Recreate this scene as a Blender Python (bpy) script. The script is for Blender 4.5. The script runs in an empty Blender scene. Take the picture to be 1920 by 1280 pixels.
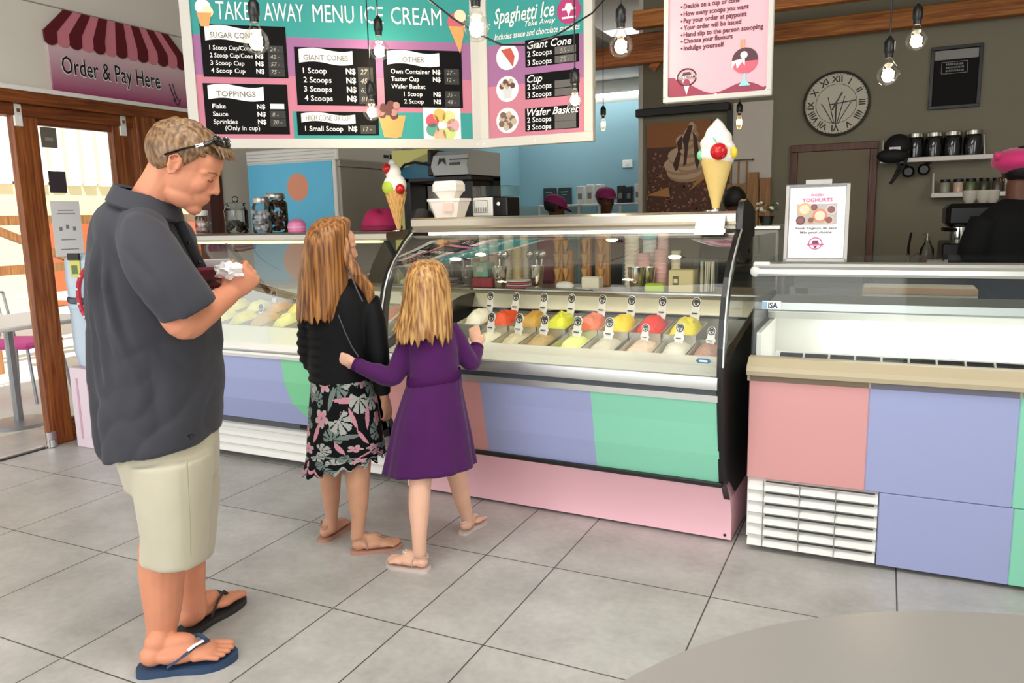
import bpy, math, random
import numpy as np
from mathutils import noise as mnoise, Vector

random.seed(7)
S = bpy.context.scene
COL = S.collection
PI = math.pi

# ------------------------------------------------------------------ camera
FPX, PITCH, ROLL, CAMH, HEAD = 1450.0, .1605, -.0221, 1.3565, -.46
def _basis():
    f = np.array([0, math.cos(PITCH), -math.sin(PITCH)]); r = np.array([1., 0, 0]); u = np.cross(r, f)
    c, s = math.cos(ROLL), math.sin(ROLL)
    r, u = c*r+s*u, -s*r+c*u
    c, s = math.cos(HEAD), math.sin(HEAD)
    M = np.array([[c, s, 0], [-s, c, 0], [0, 0, 1]])
    return M@r, M@u, M@f
CR, CU, CF = _basis()
CC = np.array([0, 0, CAMH])
from mathutils import Matrix
cam = bpy.data.cameras.new('camera'); camo = bpy.data.objects.new('camera', cam); COL.objects.link(camo)
cam.sensor_width = 36; cam.lens = FPX/1920*36; cam.clip_start = .02; cam.clip_end = 200
camo.matrix_world = Matrix(((CR[0], CU[0], -CF[0], 0), (CR[1], CU[1], -CF[1], 0), (CR[2], CU[2], -CF[2], CAMH), (0, 0, 0, 1)))
S.camera = camo

# ------------------------------------------------------------------ view, world, light
S.view_settings.view_transform = 'Standard'; S.view_settings.look = 'None'
S.view_settings.gamma = 1; S.view_settings.use_curve_mapping = False
S.view_settings.exposure = 0.64
w = bpy.data.worlds.new('world'); S.world = w; w.use_nodes = True
w.node_tree.nodes['Background'].inputs[0].default_value = (.9, .95, 1, 1)
w.node_tree.nodes['Background'].inputs[1].default_value = .72

def light(kind, loc, energy, color=(1, 1, 1), size=.1, aim=None, sy=None, name='light'):
    l = bpy.data.lights.new(name, kind); l.energy = energy; l.color = color
    o = bpy.data.objects.new(name, l); COL.objects.link(o); o.location = loc
    if kind == 'AREA':
        l.size = size
        if sy: l.shape = 'RECTANGLE'; l.size_y = sy
    elif kind == 'POINT': l.shadow_soft_size = size
    elif kind == 'SUN': l.angle = size
    if aim is not None:
        o.rotation_euler = (Vector(aim)-Vector(loc)).to_track_quat('-Z', 'Y').to_euler()
    return o
# daylight: sun on the patio outside the glass doors, big glazed front behind the viewer; side and ceiling fills are added
light('SUN', (6, -3, 20), 3.6, (1, .96, .9), .02, aim=(-6, 4, 0), name='sun')
light('AREA', (3.1, 1.4, 2.4), 42, (1, 1, 1), 2.4, aim=(-4.6, 2.6, 1.6), sy=1.8, name='side_fill')  # added fill to brighten the door wall, no window stands here
light('AREA', (-2.4, -2.4, 1.9), 78, (1, 1, 1), 5.5, aim=(-2.6, 3.2, .4), sy=2.6, name='shopfront_daylight')
light('AREA', (-1.0, 1.2, 3.25), 44, (1, .99, .96), 3.0, aim=(-1.2, 1.6, 0), sy=1.0, name='ceiling_fill')  # added fill that lifts the floor, the ceiling has no such fitting

def ray(x, y): return CR*(x-960)/FPX+CU*(640-y)/FPX+CF
def pz(x, y, z=0.): d = ray(x, y); return CC+d*(z-CAMH)/d[2]
def py(x, y, Y): d = ray(x, y); return CC+d*Y/d[1]
def pX(x, y, X): d = ray(x, y); return CC+d*X/d[0]
HN = np.array([CF[0], CF[1], 0]); HN /= np.linalg.norm(HN)       # horizontal heading
E1 = np.array([HN[1], -HN[0], 0])                               # to the viewer's right
UP = np.array([0, 0, 1.])
def ph(x, y, hd): d = ray(x, y); return CC+d*hd/(d@HN)            # point at horizontal distance hd

# ------------------------------------------------------------------ materials
def lin(c):
    if isinstance(c, str):
        c = [int(c[i:i+2], 16)/255 for i in (0, 2, 4)]
    return tuple(x/12.92 if x <= .04045 else ((x+.055)/1.055)**2.4 for x in c)+(1,)
MATS = {}
def mat(name, color, rough=.5, metal=0, spec=.5, emit=0, bump=0, bscale=200, var=0, vscale=6, coat=0, sheen=0, stretch=None, ecol=None):
    if name in MATS: return MATS[name]
    m = bpy.data.materials.new(name); m.use_nodes = True; MATS[name] = m
    nt = m.node_tree; b = nt.nodes['Principled BSDF']; c = lin(color)
    b.inputs['Base Color'].default_value = c; b.inputs['Roughness'].default_value = rough
    b.inputs['Metallic'].default_value = metal; b.inputs['Specular IOR Level'].default_value = spec
    if coat: b.inputs['Coat Weight'].default_value = coat
    if sheen: b.inputs['Sheen Weight'].default_value = sheen
    if emit:
        b.inputs['Emission Color'].default_value = lin(ecol) if ecol else c; b.inputs['Emission Strength'].default_value = emit
    def texco(scale):
        tc = nt.nodes.new('ShaderNodeTexCoord'); n = nt.nodes.new('ShaderNodeTexNoise'); n.inputs['Scale'].default_value = scale
        n.inputs['Detail'].default_value = 3
        if stretch:
            mp = nt.nodes.new('ShaderNodeMapping'); mp.inputs['Scale'].default_value = stretch
            nt.links.new(tc.outputs['Object'], mp.inputs[0]); nt.links.new(mp.outputs[0], n.inputs[0])
        else: nt.links.new(tc.outputs['Object'], n.inputs[0])
        return n
    if var:
        n = texco(vscale); r = nt.nodes.new('ShaderNodeMapRange')
        r.inputs[1].default_value = .3; r.inputs[2].default_value = .7; r.inputs[3].default_value = 1-var; r.inputs[4].default_value = 1+var
        v = nt.nodes.new('ShaderNodeVectorMath'); v.operation = 'SCALE'; v.inputs[0].default_value = c[:3]
        nt.links.new(n.outputs[0], r.inputs[0]); nt.links.new(r.outputs[0], v.inputs['Scale']); nt.links.new(v.outputs[0], b.inputs['Base Color'])
    if bump:
        n = texco(bscale); bp = nt.nodes.new('ShaderNodeBump'); bp.inputs['Strength'].default_value = bump; bp.inputs['Distance'].default_value = .01
        nt.links.new(n.outputs[0], bp.inputs['Height']); nt.links.new(bp.outputs[0], b.inputs['Normal'])
    return m
def glass(name, tint=(.97, .99, .98), gloss=1.0, ior=1.45):
    """thin pane: transparent with a fresnel reflection"""
    if name in MATS: return MATS[name]
    m = bpy.data.materials.new(name); m.use_nodes = True; MATS[name] = m
    nt = m.node_tree; nt.nodes.clear(); N = nt.nodes.new
    o = N('ShaderNodeOutputMaterial'); t = N('ShaderNodeBsdfTransparent'); g = N('ShaderNodeBsdfGlossy'); x = N('ShaderNodeMixShader')
    f = N('ShaderNodeFresnel'); f.inputs[0].default_value = ior
    mu = N('ShaderNodeMath'); mu.operation = 'MULTIPLY'; mu.inputs[1].default_value = gloss
    t.inputs[0].default_value = tint+(1,); g.inputs['Roughness'].default_value = .02
    L = nt.links.new
    L(f.outputs[0], mu.inputs[0]); L(mu.outputs[0], x.inputs[0]); L(t.outputs[0], x.inputs[1]); L(g.outputs[0], x.inputs[2]); L(x.outputs[0], o.inputs[0])
    return m

# ------------------------------------------------------------------ mesh builder
def rotz(a): c, s = math.cos(a), math.sin(a); return np.array([[c, -s, 0], [s, c, 0], [0, 0, 1.]])
def roty(a): c, s = math.cos(a), math.sin(a); return np.array([[c, 0, s], [0, 1, 0], [-s, 0, c]])
def rotx(a): c, s = math.cos(a), math.sin(a); return np.array([[1, 0, 0], [0, c, -s], [0, s, c]])
def norm(v): v = np.asarray(v, float); return v/(np.linalg.norm(v)+1e-12)
def A(*p): return np.array(p, float)

class Frame:                       # local frame: world = o + R p
    def __init__(s, o=(0, 0, 0), R=None): s.o = A(*o); s.R = np.eye(3) if R is None else R
    def w(s, p): return s.o+np.asarray(p, float)@s.R.T
    def l(s, p): return (np.asarray(p, float)-s.o)@s.R
WORLD = Frame()

class MB:
    def __init__(s, fr=None): s.v = []; s.f = []; s.m = []; s.sm = []; s.n = 0; s.fr = fr
    def add(s, v, f, m, smooth=False):
        v = np.asarray(v, float).reshape(-1, 3)
        if s.fr is not None: v = s.fr.w(v)
        s.v.append(v); n = s.n
        for q in f: s.f.append([i+n for i in q]); s.m.append(m); s.sm.append(smooth)
        s.n += len(v); return s
    def box(s, a, b, m, bev=0., R=None, c=None):
        a = np.minimum(a, b).astype(float) if not np.isscalar(a) else a; b = np.maximum(a, b).astype(float)
        if bev <= 0:
            v = A(*[(x, y, z) for x in (a[0], b[0]) for y in (a[1], b[1]) for z in (a[2], b[2])])
            f = [(0, 1, 3, 2), (4, 6, 7, 5), (0, 4, 5, 1), (2, 3, 7, 6), (0, 2, 6, 4), (1, 5, 7, 3)]
        else:
            h = (b-a)/2; cc = (a+b)/2; e = min(bev, h.min()*.95); v = []; ix = {}
            for sx in (-1, 1):
                for sy in (-1, 1):
                    for sz in (-1, 1):
                        for k in range(3):
                            p = h-e; p[k] = h[k]; ix[(sx, sy, sz, k)] = len(v); v.append(cc+p*A(sx, sy, sz))
            f = []
            for k in range(3):
                i, j = [q for q in range(3) if q != k]
                for sg in (-1, 1):
                    q = []
                    for si, sj in ((-1, -1), (1, -1), (1, 1), (-1, 1)):
                        t = [0]*3; t[k] = sg; t[i] = si; t[j] = sj; q.append(ix[tuple(t)+(k,)])
                    f.append(q)
            for k in range(3):
                i, j = [q for q in range(3) if q != k]
                for si in (-1, 1):
                    for sj in (-1, 1):
                        t0 = [0]*3; t0[i] = si; t0[j] = sj; t1 = list(t0); t0[k] = -1; t1[k] = 1
                        f.append([ix[tuple(t0)+(i,)], ix[tuple(t1)+(i,)], ix[tuple(t1)+(j,)], ix[tuple(t0)+(j,)]])
            for sx in (-1, 1):
                for sy in (-1, 1):
                    for sz in (-1, 1): f.append([ix[(sx, sy, sz, k)] for k in range(3)])
        v = np.array(v, float)
        if R is not None:
            cc = (np.array(a)+b)/2 if c is None else A(*c); v = cc+(v-cc)@R.T
        return s.add(v, f, m)
    def cbox(s, c, size, m, bev=0., R=None):
        c = A(*c); h = A(*size)/2; return s.box(c-h, c+h, m, bev, R)
    def rings(s, R_, m, cap=True, smooth=True, closed=True):
        R_ = [np.asarray(r, float) for r in R_]; n = len(R_[0]); f = []
        for i in range(len(R_)-1):
            for j in range(n if closed else n-1):
                a, b = i*n+j, i*n+(j+1) % n; f.append((a, b, b+n, a+n))
        v = np.concatenate(R_)
        if cap and closed:
            f.append(tuple(range(n-1, -1, -1))); k = (len(R_)-1)*n; f.append(tuple(range(k, k+n)))
        return s.add(v, f, m, smooth)
    def tube(s, pts, r, m, n=10, round_=False, cap=True, flat=None, up=None):
        """round-section tube through pts; r scalar, list, or list of (a,b); round_ adds domed ends"""
        P = [A(*p) for p in pts]; K = len(P)
        rr = [(x, x) if np.isscalar(x) else tuple(x) for x in (r if isinstance(r, (list, tuple)) else [r]*K)]
        T = [norm(P[min(i+1, K-1)]-P[max(i-1, 0)]) for i in range(K)]
        u = A(*up) if up is not None else (A(0, 0, 1) if abs(T[0][2]) < .9 else A(1, 0, 0))
        out = []
        for i in range(K):
            u = norm(u-T[i]*(u@T[i])); b = np.cross(T[i], u)
            out.append((P[i], u, b, rr[i], T[i]))
        ang = np.arange(n)*2*PI/n; R_ = []
        def ring(p, u, b, ra, rb): return p+np.outer(np.cos(ang)*ra, u)+np.outer(np.sin(ang)*rb, b)
        if round_:
            p, u, b, q, t = out[0]
            for k in (80, 55, 28): k = math.radians(k); R_.append(ring(p-t*math.sin(k)*min(q), u, b, q[0]*math.cos(k), q[1]*math.cos(k)))
        for p, u, b, q, t in out: R_.append(ring(p, u, b, *q))
        if round_:
            p, u, b, q, t = out[-1]
            for k in (28, 55, 80): k = math.radians(k); R_.append(ring(p+t*math.sin(k)*min(q), u, b, q[0]*math.cos(k), q[1]*math.cos(k)))
        return s.rings(R_, m, cap)
    def lathe(s, prof, c, m, n=24, R=None, cap=True):
        ang = np.arange(n)*2*PI/n; c = A(*c); R_ = []
        for r, z in prof:
            q = np.stack([np.cos(ang)*max(r, 1e-4), np.sin(ang)*max(r, 1e-4), np.full(n, z)], -1)
            if R is not None: q = q@R.T
            R_.append(c+q)
        return s.rings(R_, m, cap)
    def ell(s, c, rad, m, R=None, nu=16, nv=10):
        pr = [(math.sin(PI*k/nv), -math.cos(PI*k/nv)) for k in range(nv+1)]
        pr[0] = (.02, pr[0][1]); pr[-1] = (.02, pr[-1][1])
        ang = np.arange(nu)*2*PI/nu; R_ = []
        for r, z in pr:
            q = np.stack([np.cos(ang)*r*rad[0], np.sin(ang)*r*rad[1], np.full(nu, z*rad[2])], -1)
            if R is not None: q = q@R.T
            R_.append(A(*c)+q)
        return s.rings(R_, m, True)
    def prism(s, poly, o, u, v, th, m, smooth=False):
        """poly in (u,v) plane at o, thickness th along u x v"""
        o, u, v = A(*o), A(*u), A(*v); w_ = np.cross(u, v); w_ = norm(w_)*th
        q = np.array([o+u*a+v*b for a, b in poly]); n = len(q)
        f = [tuple(range(n-1, -1, -1)), tuple(range(n, 2*n))]+[(i, (i+1) % n, (i+1) % n+n, i+n) for i in range(n)]
        s.add(np.concatenate([q, q+w_]), f, m, False)
        return s
    def disc(s, o, u, v, r, m, n=28, th=.001, rv=None):
        return s.prism([(math.cos(2*PI*k/n)*r, math.sin(2*PI*k/n)*(rv or r)) for k in range(n)], o, u, v, th, m)
    def quad(s, o, u, v, a0, b0, a1, b1, th, m): return s.prism([(a0, b0), (a1, b0), (a1, b1), (a0, b1)], o, u, v, th, m)
    def strip(s, prof, x0, x1, m, smooth=False, closed=False, nx=1):
        """profile of (y,z) swept along x"""
        xs = np.linspace(x0, x1, nx+1)
        n = len(prof); v = [(x, y, z) for x in xs for y, z in prof]; f = []
        for i in range(nx):
            for j in range(n if closed else n-1):
                a, b = i*n+j, i*n+(j+1) % n; f.append((a, b, b+n, a+n))
        if closed: f += [tuple(range(n-1, -1, -1)), tuple(range(nx*n, nx*n+n))]
        return s.add(v, f, m, smooth)
    def text(s, t, o, u, v, size, m, align='LEFT', shear=0, bold=0, th=.0015, sx=1., width=None):
        V, F = text_geo(t, shear, bold)
        if not len(V): return s
        V = V.copy(); V[:, :2] *= size; V[:, 0] *= sx
        wd = V[:, 0].max()-V[:, 0].min()
        if width: V[:, 0] *= width/wd; wd = width
        V[:, 0] -= V[:, 0].min()
        if align == 'CENTER': V[:, 0] -= wd/2
        if align == 'RIGHT': V[:, 0] -= wd
        o, u, v = A(*o), norm(u), norm(v); w_ = norm(np.cross(u, v))
        s.add(o+np.outer(V[:, 0], u)+np.outer(V[:, 1], v)+w_*th, F, m); return s
    def build(s, name, parent=None, at=None, auto=35, **tags):
        v = np.concatenate(s.v) if s.v else np.zeros((0, 3))
        me = bpy.data.meshes.new(name); o = bpy.data.objects.new(name, me); COL.objects.link(o)
        if parent is not None:
            v = FR[parent.name].l(v); o.parent = parent; FR[o.name] = FR[parent.name]
        else:
            b = at if at is not None else A(*((v.min(0)[:2]+v.max(0)[:2])/2), v[:, 2].min())
            fr = Frame(b); v = fr.l(v); o.location = b; FR[o.name] = fr
        me.from_pydata(v.tolist(), [], s.f)
        slots = []
        for x in s.m:
            if x not in slots: slots.append(x)
        for x in slots: me.materials.append(x)
        me.polygons.foreach_set('material_index', [slots.index(x) for x in s.m])
        me.polygons.foreach_set('use_smooth', s.sm)
        me.update()
        if any(s.sm) and auto: me.set_sharp_from_angle(angle=math.radians(auto))
        for k, x in tags.items(): o[k] = x
        return o
FR = {}
_TG = {}
def text_geo(t, shear, bold):
    k = (t, shear, bold)
    if k in _TG: return _TG[k]
    c = bpy.data.curves.new('t', 'FONT'); c.body = t; c.size = 1; c.shear = shear; c.offset = bold; c.resolution_u = 2; c.fill_mode = 'FRONT'
    o = bpy.data.objects.new('t', c); COL.objects.link(o)
    dg = bpy.context.evaluated_depsgraph_get(); me = bpy.data.meshes.new_from_object(o.evaluated_get(dg))
    V = np.array([x.co[:] for x in me.vertices]).reshape(-1, 3); F = [tuple(p.vertices) for p in me.polygons]
    bpy.data.objects.remove(o); bpy.data.curves.remove(c); bpy.data.meshes.remove(me)
    _TG[k] = (V, F); return V, F
def thing(name, label, cat, loc=(0, 0, 0), rz=0., group=None, kind=None):
    o = bpy.data.objects.new(name, None); COL.objects.link(o); o.empty_display_size = .05
    o.location = loc; o.rotation_euler = (0, 0, rz); FR[o.name] = Frame(loc, rotz(rz))
    if kind: o['kind'] = kind
    else: o['label'] = label; o['category'] = cat
    if group: o['group'] = group
    return o
def tag(o, label, cat, group=None):
    o['label'] = label; o['category'] = cat
    if group: o['group'] = group
    return o
def kids(o): return [c for c in bpy.data.objects if c.parent is o]
def dup(root, loc, rz=None, label=None, group=None, scale=None):
    ch = {}
    r = root.copy(); COL.objects.link(r); r.location = loc
    if rz is not None: r.rotation_euler = (0, 0, rz)
    if label: r['label'] = label
    if group: r['group'] = group
    if scale: r.scale = (scale,)*3 if np.isscalar(scale) else scale
    for c in kids(root):
        d = c.copy(); COL.objects.link(d); d.parent = r
        for g in kids(c):
            e = g.copy(); COL.objects.link(e); e.parent = d
    return r
def lf(o): return FR[o.name]
def remesh(mb, voxel, smooth=4, fac=.5):
    """weld all pieces of mb into one continuous surface; returns (verts, faces)"""
    o = mb.build('weld'); md = o.modifiers.new('r', 'REMESH'); md.mode = 'VOXEL'; md.voxel_size = voxel
    if smooth:
        sm = o.modifiers.new('s', 'SMOOTH'); sm.iterations = smooth; sm.factor = fac
    dg = bpy.context.evaluated_depsgraph_get(); me = bpy.data.meshes.new_from_object(o.evaluated_get(dg))
    n = len(me.vertices); v = np.empty(n*3); me.vertices.foreach_get('co', v); v = v.reshape(-1, 3)+np.array(o.location)
    f = [tuple(p.vertices) for p in me.polygons]
    old = o.data; bpy.data.objects.remove(o); bpy.data.meshes.remove(old); bpy.data.meshes.remove(me)
    return v, f
# ================================================================== SETTING
def node_floor():
    m = bpy.data.materials.new('floor_tiles'); m.use_nodes = True; nt = m.node_tree; b = nt.nodes['Principled BSDF']; N = nt.nodes.new; L = nt.links.new
    tc = N('ShaderNodeTexCoord'); mp = N('ShaderNodeMapping'); L(tc.outputs['Object'], mp.inputs[0])
    o = pz(906, 1209); a = .012
    # tile frame: u along the counter, v away
    mp.vector_type = 'TEXTURE'; mp.inputs['Location'].default_value = (o[0], o[1], 0); mp.inputs['Rotation'].default_value = (0, 0, a)
    sp = N('ShaderNodeSeparateXYZ'); L(mp.outputs[0], sp.inputs[0])
    def M(op, x, y=None, z=None):
        n = N('ShaderNodeMath'); n.operation = op
        for i, q in enumerate((x, y, z)):
            if q is None: continue
            if isinstance(q, (int, float)): n.inputs[i].default_value = q
            else: L(q, n.inputs[i])
        return n.outputs[0]
    G = .0032
    def line(c):       # distance to nearest multiple of .6
        t = M('MULTIPLY_ADD', c, 1/.6, .5); t = M('FRACT', t); t = M('SUBTRACT', t, .5); t = M('ABSOLUTE', t); return M('MULTIPLY', t, .6)
    du, dv = line(sp.outputs[0]), line(sp.outputs[1])
    dx = M('ABSOLUTE', M('ADD', sp.outputs[0], .3))
    d = M('MINIMUM', M('MINIMUM', du, dv), dx)
    g = N('ShaderNodeMapRange'); g.inputs[1].default_value = G*.55; g.inputs[2].default_value = G*1.1; L(d, g.inputs[0])
    n1 = N('ShaderNodeTexNoise'); n1.inputs['Scale'].default_value = 3.2; n1.inputs['Detail'].default_value = 8; n1.inputs['Roughness'].default_value = .65; L(tc.outputs['Object'], n1.inputs[0])
    n2 = N('ShaderNodeTexNoise'); n2.inputs['Scale'].default_value = 34; n2.inputs['Detail'].default_value = 4; L(tc.outputs['Object'], n2.inputs[0])
    mixn = M('ADD', M('MULTIPLY', n1.outputs[0], .75), M('MULTIPLY', n2.outputs[0], .25))
    cr = N('ShaderNodeValToRGB'); L(mixn, cr.inputs[0]); e = cr.color_ramp.elements
    e[0].position = .3; e[0].color = lin('9d9a95'); e[1].position = .7; e[1].color = lin('c8c5c0')
    # each tile a touch lighter or darker
    wn = N('ShaderNodeTexWhiteNoise'); wn.noise_dimensions = '2D'
    cb = N('ShaderNodeCombineXYZ'); L(M('FLOOR', M('MULTIPLY', sp.outputs[0], 1/.6)), cb.inputs[0]); L(M('FLOOR', M('MULTIPLY', sp.outputs[1], 1/.6)), cb.inputs[1]); L(cb.outputs[0], wn.inputs[0])
    sc = N('ShaderNodeVectorMath'); sc.operation = 'SCALE'; L(cr.outputs[0], sc.inputs[0]); L(M('MULTIPLY_ADD', wn.outputs[0], .08, .96), sc.inputs['Scale'])
    mx = N('ShaderNodeMix'); mx.data_type = 'RGBA'; L(g.outputs[0], mx.inputs[0]); mx.inputs[6].default_value = lin('4d4a46'); L(sc.outputs[0], mx.inputs[7]); L(mx.outputs[2], b.inputs['Base Color'])
    b.inputs['Roughness'].default_value = .38; L(M('MULTIPLY_ADD', n2.outputs[0], .2, .26), b.inputs['Roughness'])
    b.inputs['Specular IOR Level'].default_value = .4
    bp = N('ShaderNodeBump'); bp.inputs['Strength'].default_value = .15; bp.inputs['Distance'].default_value = .003; L(g.outputs[0], bp.inputs['Height']); L(bp.outputs[0], b.inputs['Normal'])
    return m
def wood(name, c1, c2, axis='Z', rough=.45):
    if name in MATS: return MATS[name]
    m = bpy.data.materials.new(name); m.use_nodes = True; MATS[name] = m; nt = m.node_tree; b = nt.nodes['Principled BSDF']; N = nt.nodes.new; L = nt.links.new
    tc = N('ShaderNodeTexCoord'); mp = N('ShaderNodeMapping'); s = {'X': (.7, 14, 14), 'Y': (14, .7, 14), 'Z': (14, 14, .7)}[axis]; mp.inputs['Scale'].default_value = s
    n = N('ShaderNodeTexNoise'); n.inputs['Scale'].default_value = 3; n.inputs['Detail'].default_value = 5; n.inputs['Distortion'].default_value = 1.2
    cr = N('ShaderNodeValToRGB'); e = cr.color_ramp.elements; e[0].position = .35; e[0].color = lin(c1); e[1].position = .68; e[1].color = lin(c2)
    L(tc.outputs['Object'], mp.inputs[0]); L(mp.outputs[0], n.inputs[0]); L(n.outputs[0], cr.inputs[0]); L(cr.outputs[0], b.inputs['Base Color'])
    b.inputs['Roughness'].default_value = rough; return m

M_floor = node_floor()
M_wallL = mat('paint_warm_grey', 'dcd5ca', .8, var=.03, vscale=2)
M_wallB = mat('paint_olive_grey', '88826f', .85, var=.04, vscale=2)
M_blue = mat('paint_blue', '86abb5', .8, var=.03, vscale=2)
M_ceil = mat('ceiling_board', 'b9b5ab', .9)
M_wood = wood('varnished_timber', '6b2f10', 'a55f2a', 'Z')
M_woodY = wood('varnished_timber_rail', '5f2a0f', '94501f', 'Y')
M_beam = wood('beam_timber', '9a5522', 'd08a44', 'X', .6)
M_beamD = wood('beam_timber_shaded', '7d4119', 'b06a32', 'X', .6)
M_white = mat('white_paint', 'efeae2', .45)
M_wplas = mat('white_plastic', 'f1efe9', .35)
M_black = mat('black_plastic', '0c0c0d', .35)
M_blackm = mat('black_matte', '121212', .7)
M_steel = mat('brushed_steel', 'c9c2b4', .28, 1, bump=.05, bscale=90, stretch=(1, 40, 40))
M_chrome = mat('chrome', 'dcdcd8', .12, 1)
M_alu = mat('satin_aluminium', 'd8dad6', .34, .85)
M_pink = mat('panel_pink', 'db9d9b', .42)
M_lilac = mat('panel_lilac', '9fa7d0', .42)
M_mint = mat('panel_mint', '8ad4b5', .42)
M_glass = glass('pane_glass')
M_glassG = glass('case_glass', (.97, .99, .98), .45)
M_grey = mat('grey_plastic', '8b8a86', .5)
M_paper = mat('paper_white', 'f3efee', .6)

mb = MB(); mb.box((-5.2, -2.5, -.05), (3.2, 8.3, 0), M_floor); mb.build('floor', at=A(0, 0, 0), kind='structure')
mb = MB(); mb.box((-4.95, -2.5, 3.3), (3.2, 8.3, 3.36), M_ceil); mb.build('ceiling', kind='structure')
XL = -4.62
mb = MB(); mb.box((3.2, -2.5, 0), (3.36, 8.3, 3.3), M_wallL); mb.build('wall_light_block', kind='structure')  # unseen wall, added to block sky light on the freezer side
mb = MB(); mb.box((XL-.16, -2.5, 2.16), (XL, 4.41, 3.3), M_wallL); mb.box((XL-.16, 4.41, 0), (XL, 5.75, 3.3), M_wallL); mb.box((XL-.16, -2.5, 0), (XL, .4, 2.16), M_wallL)
mb.box((XL, 2.2, 2.655), (XL+.004, 4.6, 2.662), mat('wall_joint', '9a948b', .9))
mb.build('wall_left', kind='structure')
mb = MB(); mb.box((-2.16, 7.2, 0), (3.2, 7.36, 3.3), M_wallB); mb.box((-2.2, 7.19, 0), (-2.16, 7.6, 3.3), M_wallL); mb.build('wall_back', kind='structure')
mb = MB(); mb.box((-3.95, 8.1, 0), (-2.16, 8.2, 2.72), M_blue); mb.box((-3.97, 5.75, 0), (-3.87, 8.1, 2.72), M_blue); mb.box((-4.78, 5.65, 0), (-3.87, 5.75, 3.3), M_wallL)
mb.box((-2.2, 7.36, 0), (-2.16, 8.1, 2.72), M_blue)
mb.build('wall_kitchen', kind='structure')
mb = MB(); mb.box((-4.0, 5.75, 2.72), (-2.16, 8.2, 2.78), M_ceil); mb.build('ceiling_kitchen', kind='structure')
mb = MB(); mb.strip([(8.1, 2.72), (8.1, 2.52), (8.06, 2.54), (8.0, 2.60), (7.96, 2.68), (7.95, 2.72)], -3.87, -2.2, M_white, True, True); mb.build('trim_1', kind='structure')
# roof timbers in view over the back wall and over the kitchen opening
def beam(n, x0, x1, y, z0, z1, d, m):
    mb = MB(); mb.box((x0, y, z0), (x1, y+d, z1), m, .006); mb.build(n, kind='structure')
beam('trim_2', -1.95, 3.1, 7.02, 2.74, 2.88, .1, M_beam)
beam('trim_3', -1.95, 3.1, 6.2, 2.80, 2.93, .1, M_beam)
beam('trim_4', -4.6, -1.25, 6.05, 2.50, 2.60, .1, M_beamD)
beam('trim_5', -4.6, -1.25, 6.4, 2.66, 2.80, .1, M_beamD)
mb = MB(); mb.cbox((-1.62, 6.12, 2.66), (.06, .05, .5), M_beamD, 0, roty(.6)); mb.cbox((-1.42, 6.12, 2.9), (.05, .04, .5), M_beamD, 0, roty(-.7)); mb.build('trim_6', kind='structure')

# ---- glazed patio door in the wall opening
dr = thing('door_1', None, None, (XL-.05, 2.9, 0), 0, kind='structure')
mb = MB(); mb.box((XL-.09, 2.9, .005), (XL-.035, 3.05, 2.06), M_wood, .004); mb.box((XL-.09, 3.55, .005), (XL-.035, 3.68, 2.06), M_wood, .004); mb.build('stile', dr)
mb = MB(); mb.box((XL-.088, 3.05, .005), (XL-.038, 3.55, .15), M_woodY, .004); mb.box((XL-.088, 3.05, 1.96), (XL-.038, 3.55, 2.06), M_woodY, .004); mb.build('rail', dr)
mb = MB(); mb.box((XL-.066, 3.04, .14), (XL-.06, 3.56, 1.97), M_glass); mb.build('pane', dr)
for yy in (2.905, 3.60):
    mb = MB(); mb.box((XL-.035, yy, 1.94), (XL-.02, yy+.05, 2.07), M_wplas, .004); mb.cbox((XL-.018, yy+.025, 2.03), (.006, .02, .02), M_chrome); mb.build('pivot_hinge', dr)
mb = MB(); mb.box((XL-.035, 2.87, .0), (XL-.015, 2.93, .1), M_chrome, .004); mb.tube([(XL-.02, 2.9, .005), (XL-.02, 2.9, .05)], .022, M_chrome, 12); mb.build('floor_hinge', dr)
df = thing('door_2', None, None, (XL-.05, 3.7, 0), 0, kind='structure')
mb = MB(); mb.box((XL-.12, 3.70, 0), (XL+.01, 3.86, 2.08), M_wood, .004); mb.box((XL-.12, 4.27, 0), (XL+.012, 4.41, 2.08), wood('dark_post_timber', '43190a', '6a2f14'), .004); mb.build('post', df)
mb = MB(); mb.box((XL-.1, 3.86, 0), (XL-.04, 4.27, .12), M_woodY); mb.build('rail', df)
mb = MB(); mb.box((XL-.07, 3.86, .12), (XL-.064, 4.27, 2.08), M_glass); mb.build('pane', df)
mb = MB(); mb.box((XL-.14, .4, 2.07), (XL+.015, 4.41, 2.14), M_woodY, .003); mb.box((XL-.13, .4, 2.0), (XL-.02, 4.41, 2.07), M_woodY, .003); mb.box((XL-.02, .4, 2.14), (XL+.03, 4.41, 2.165), M_white); mb.build('trim_7', kind='structure')
mb = MB(); mb.box((XL-.1, .4, 0), (XL-.03, 2.87, .006), M_black); mb.box((XL-.085, .4, .006), (XL-.05, 2.87, .012), M_alu); mb.build('trim_8', kind='structure')

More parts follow.
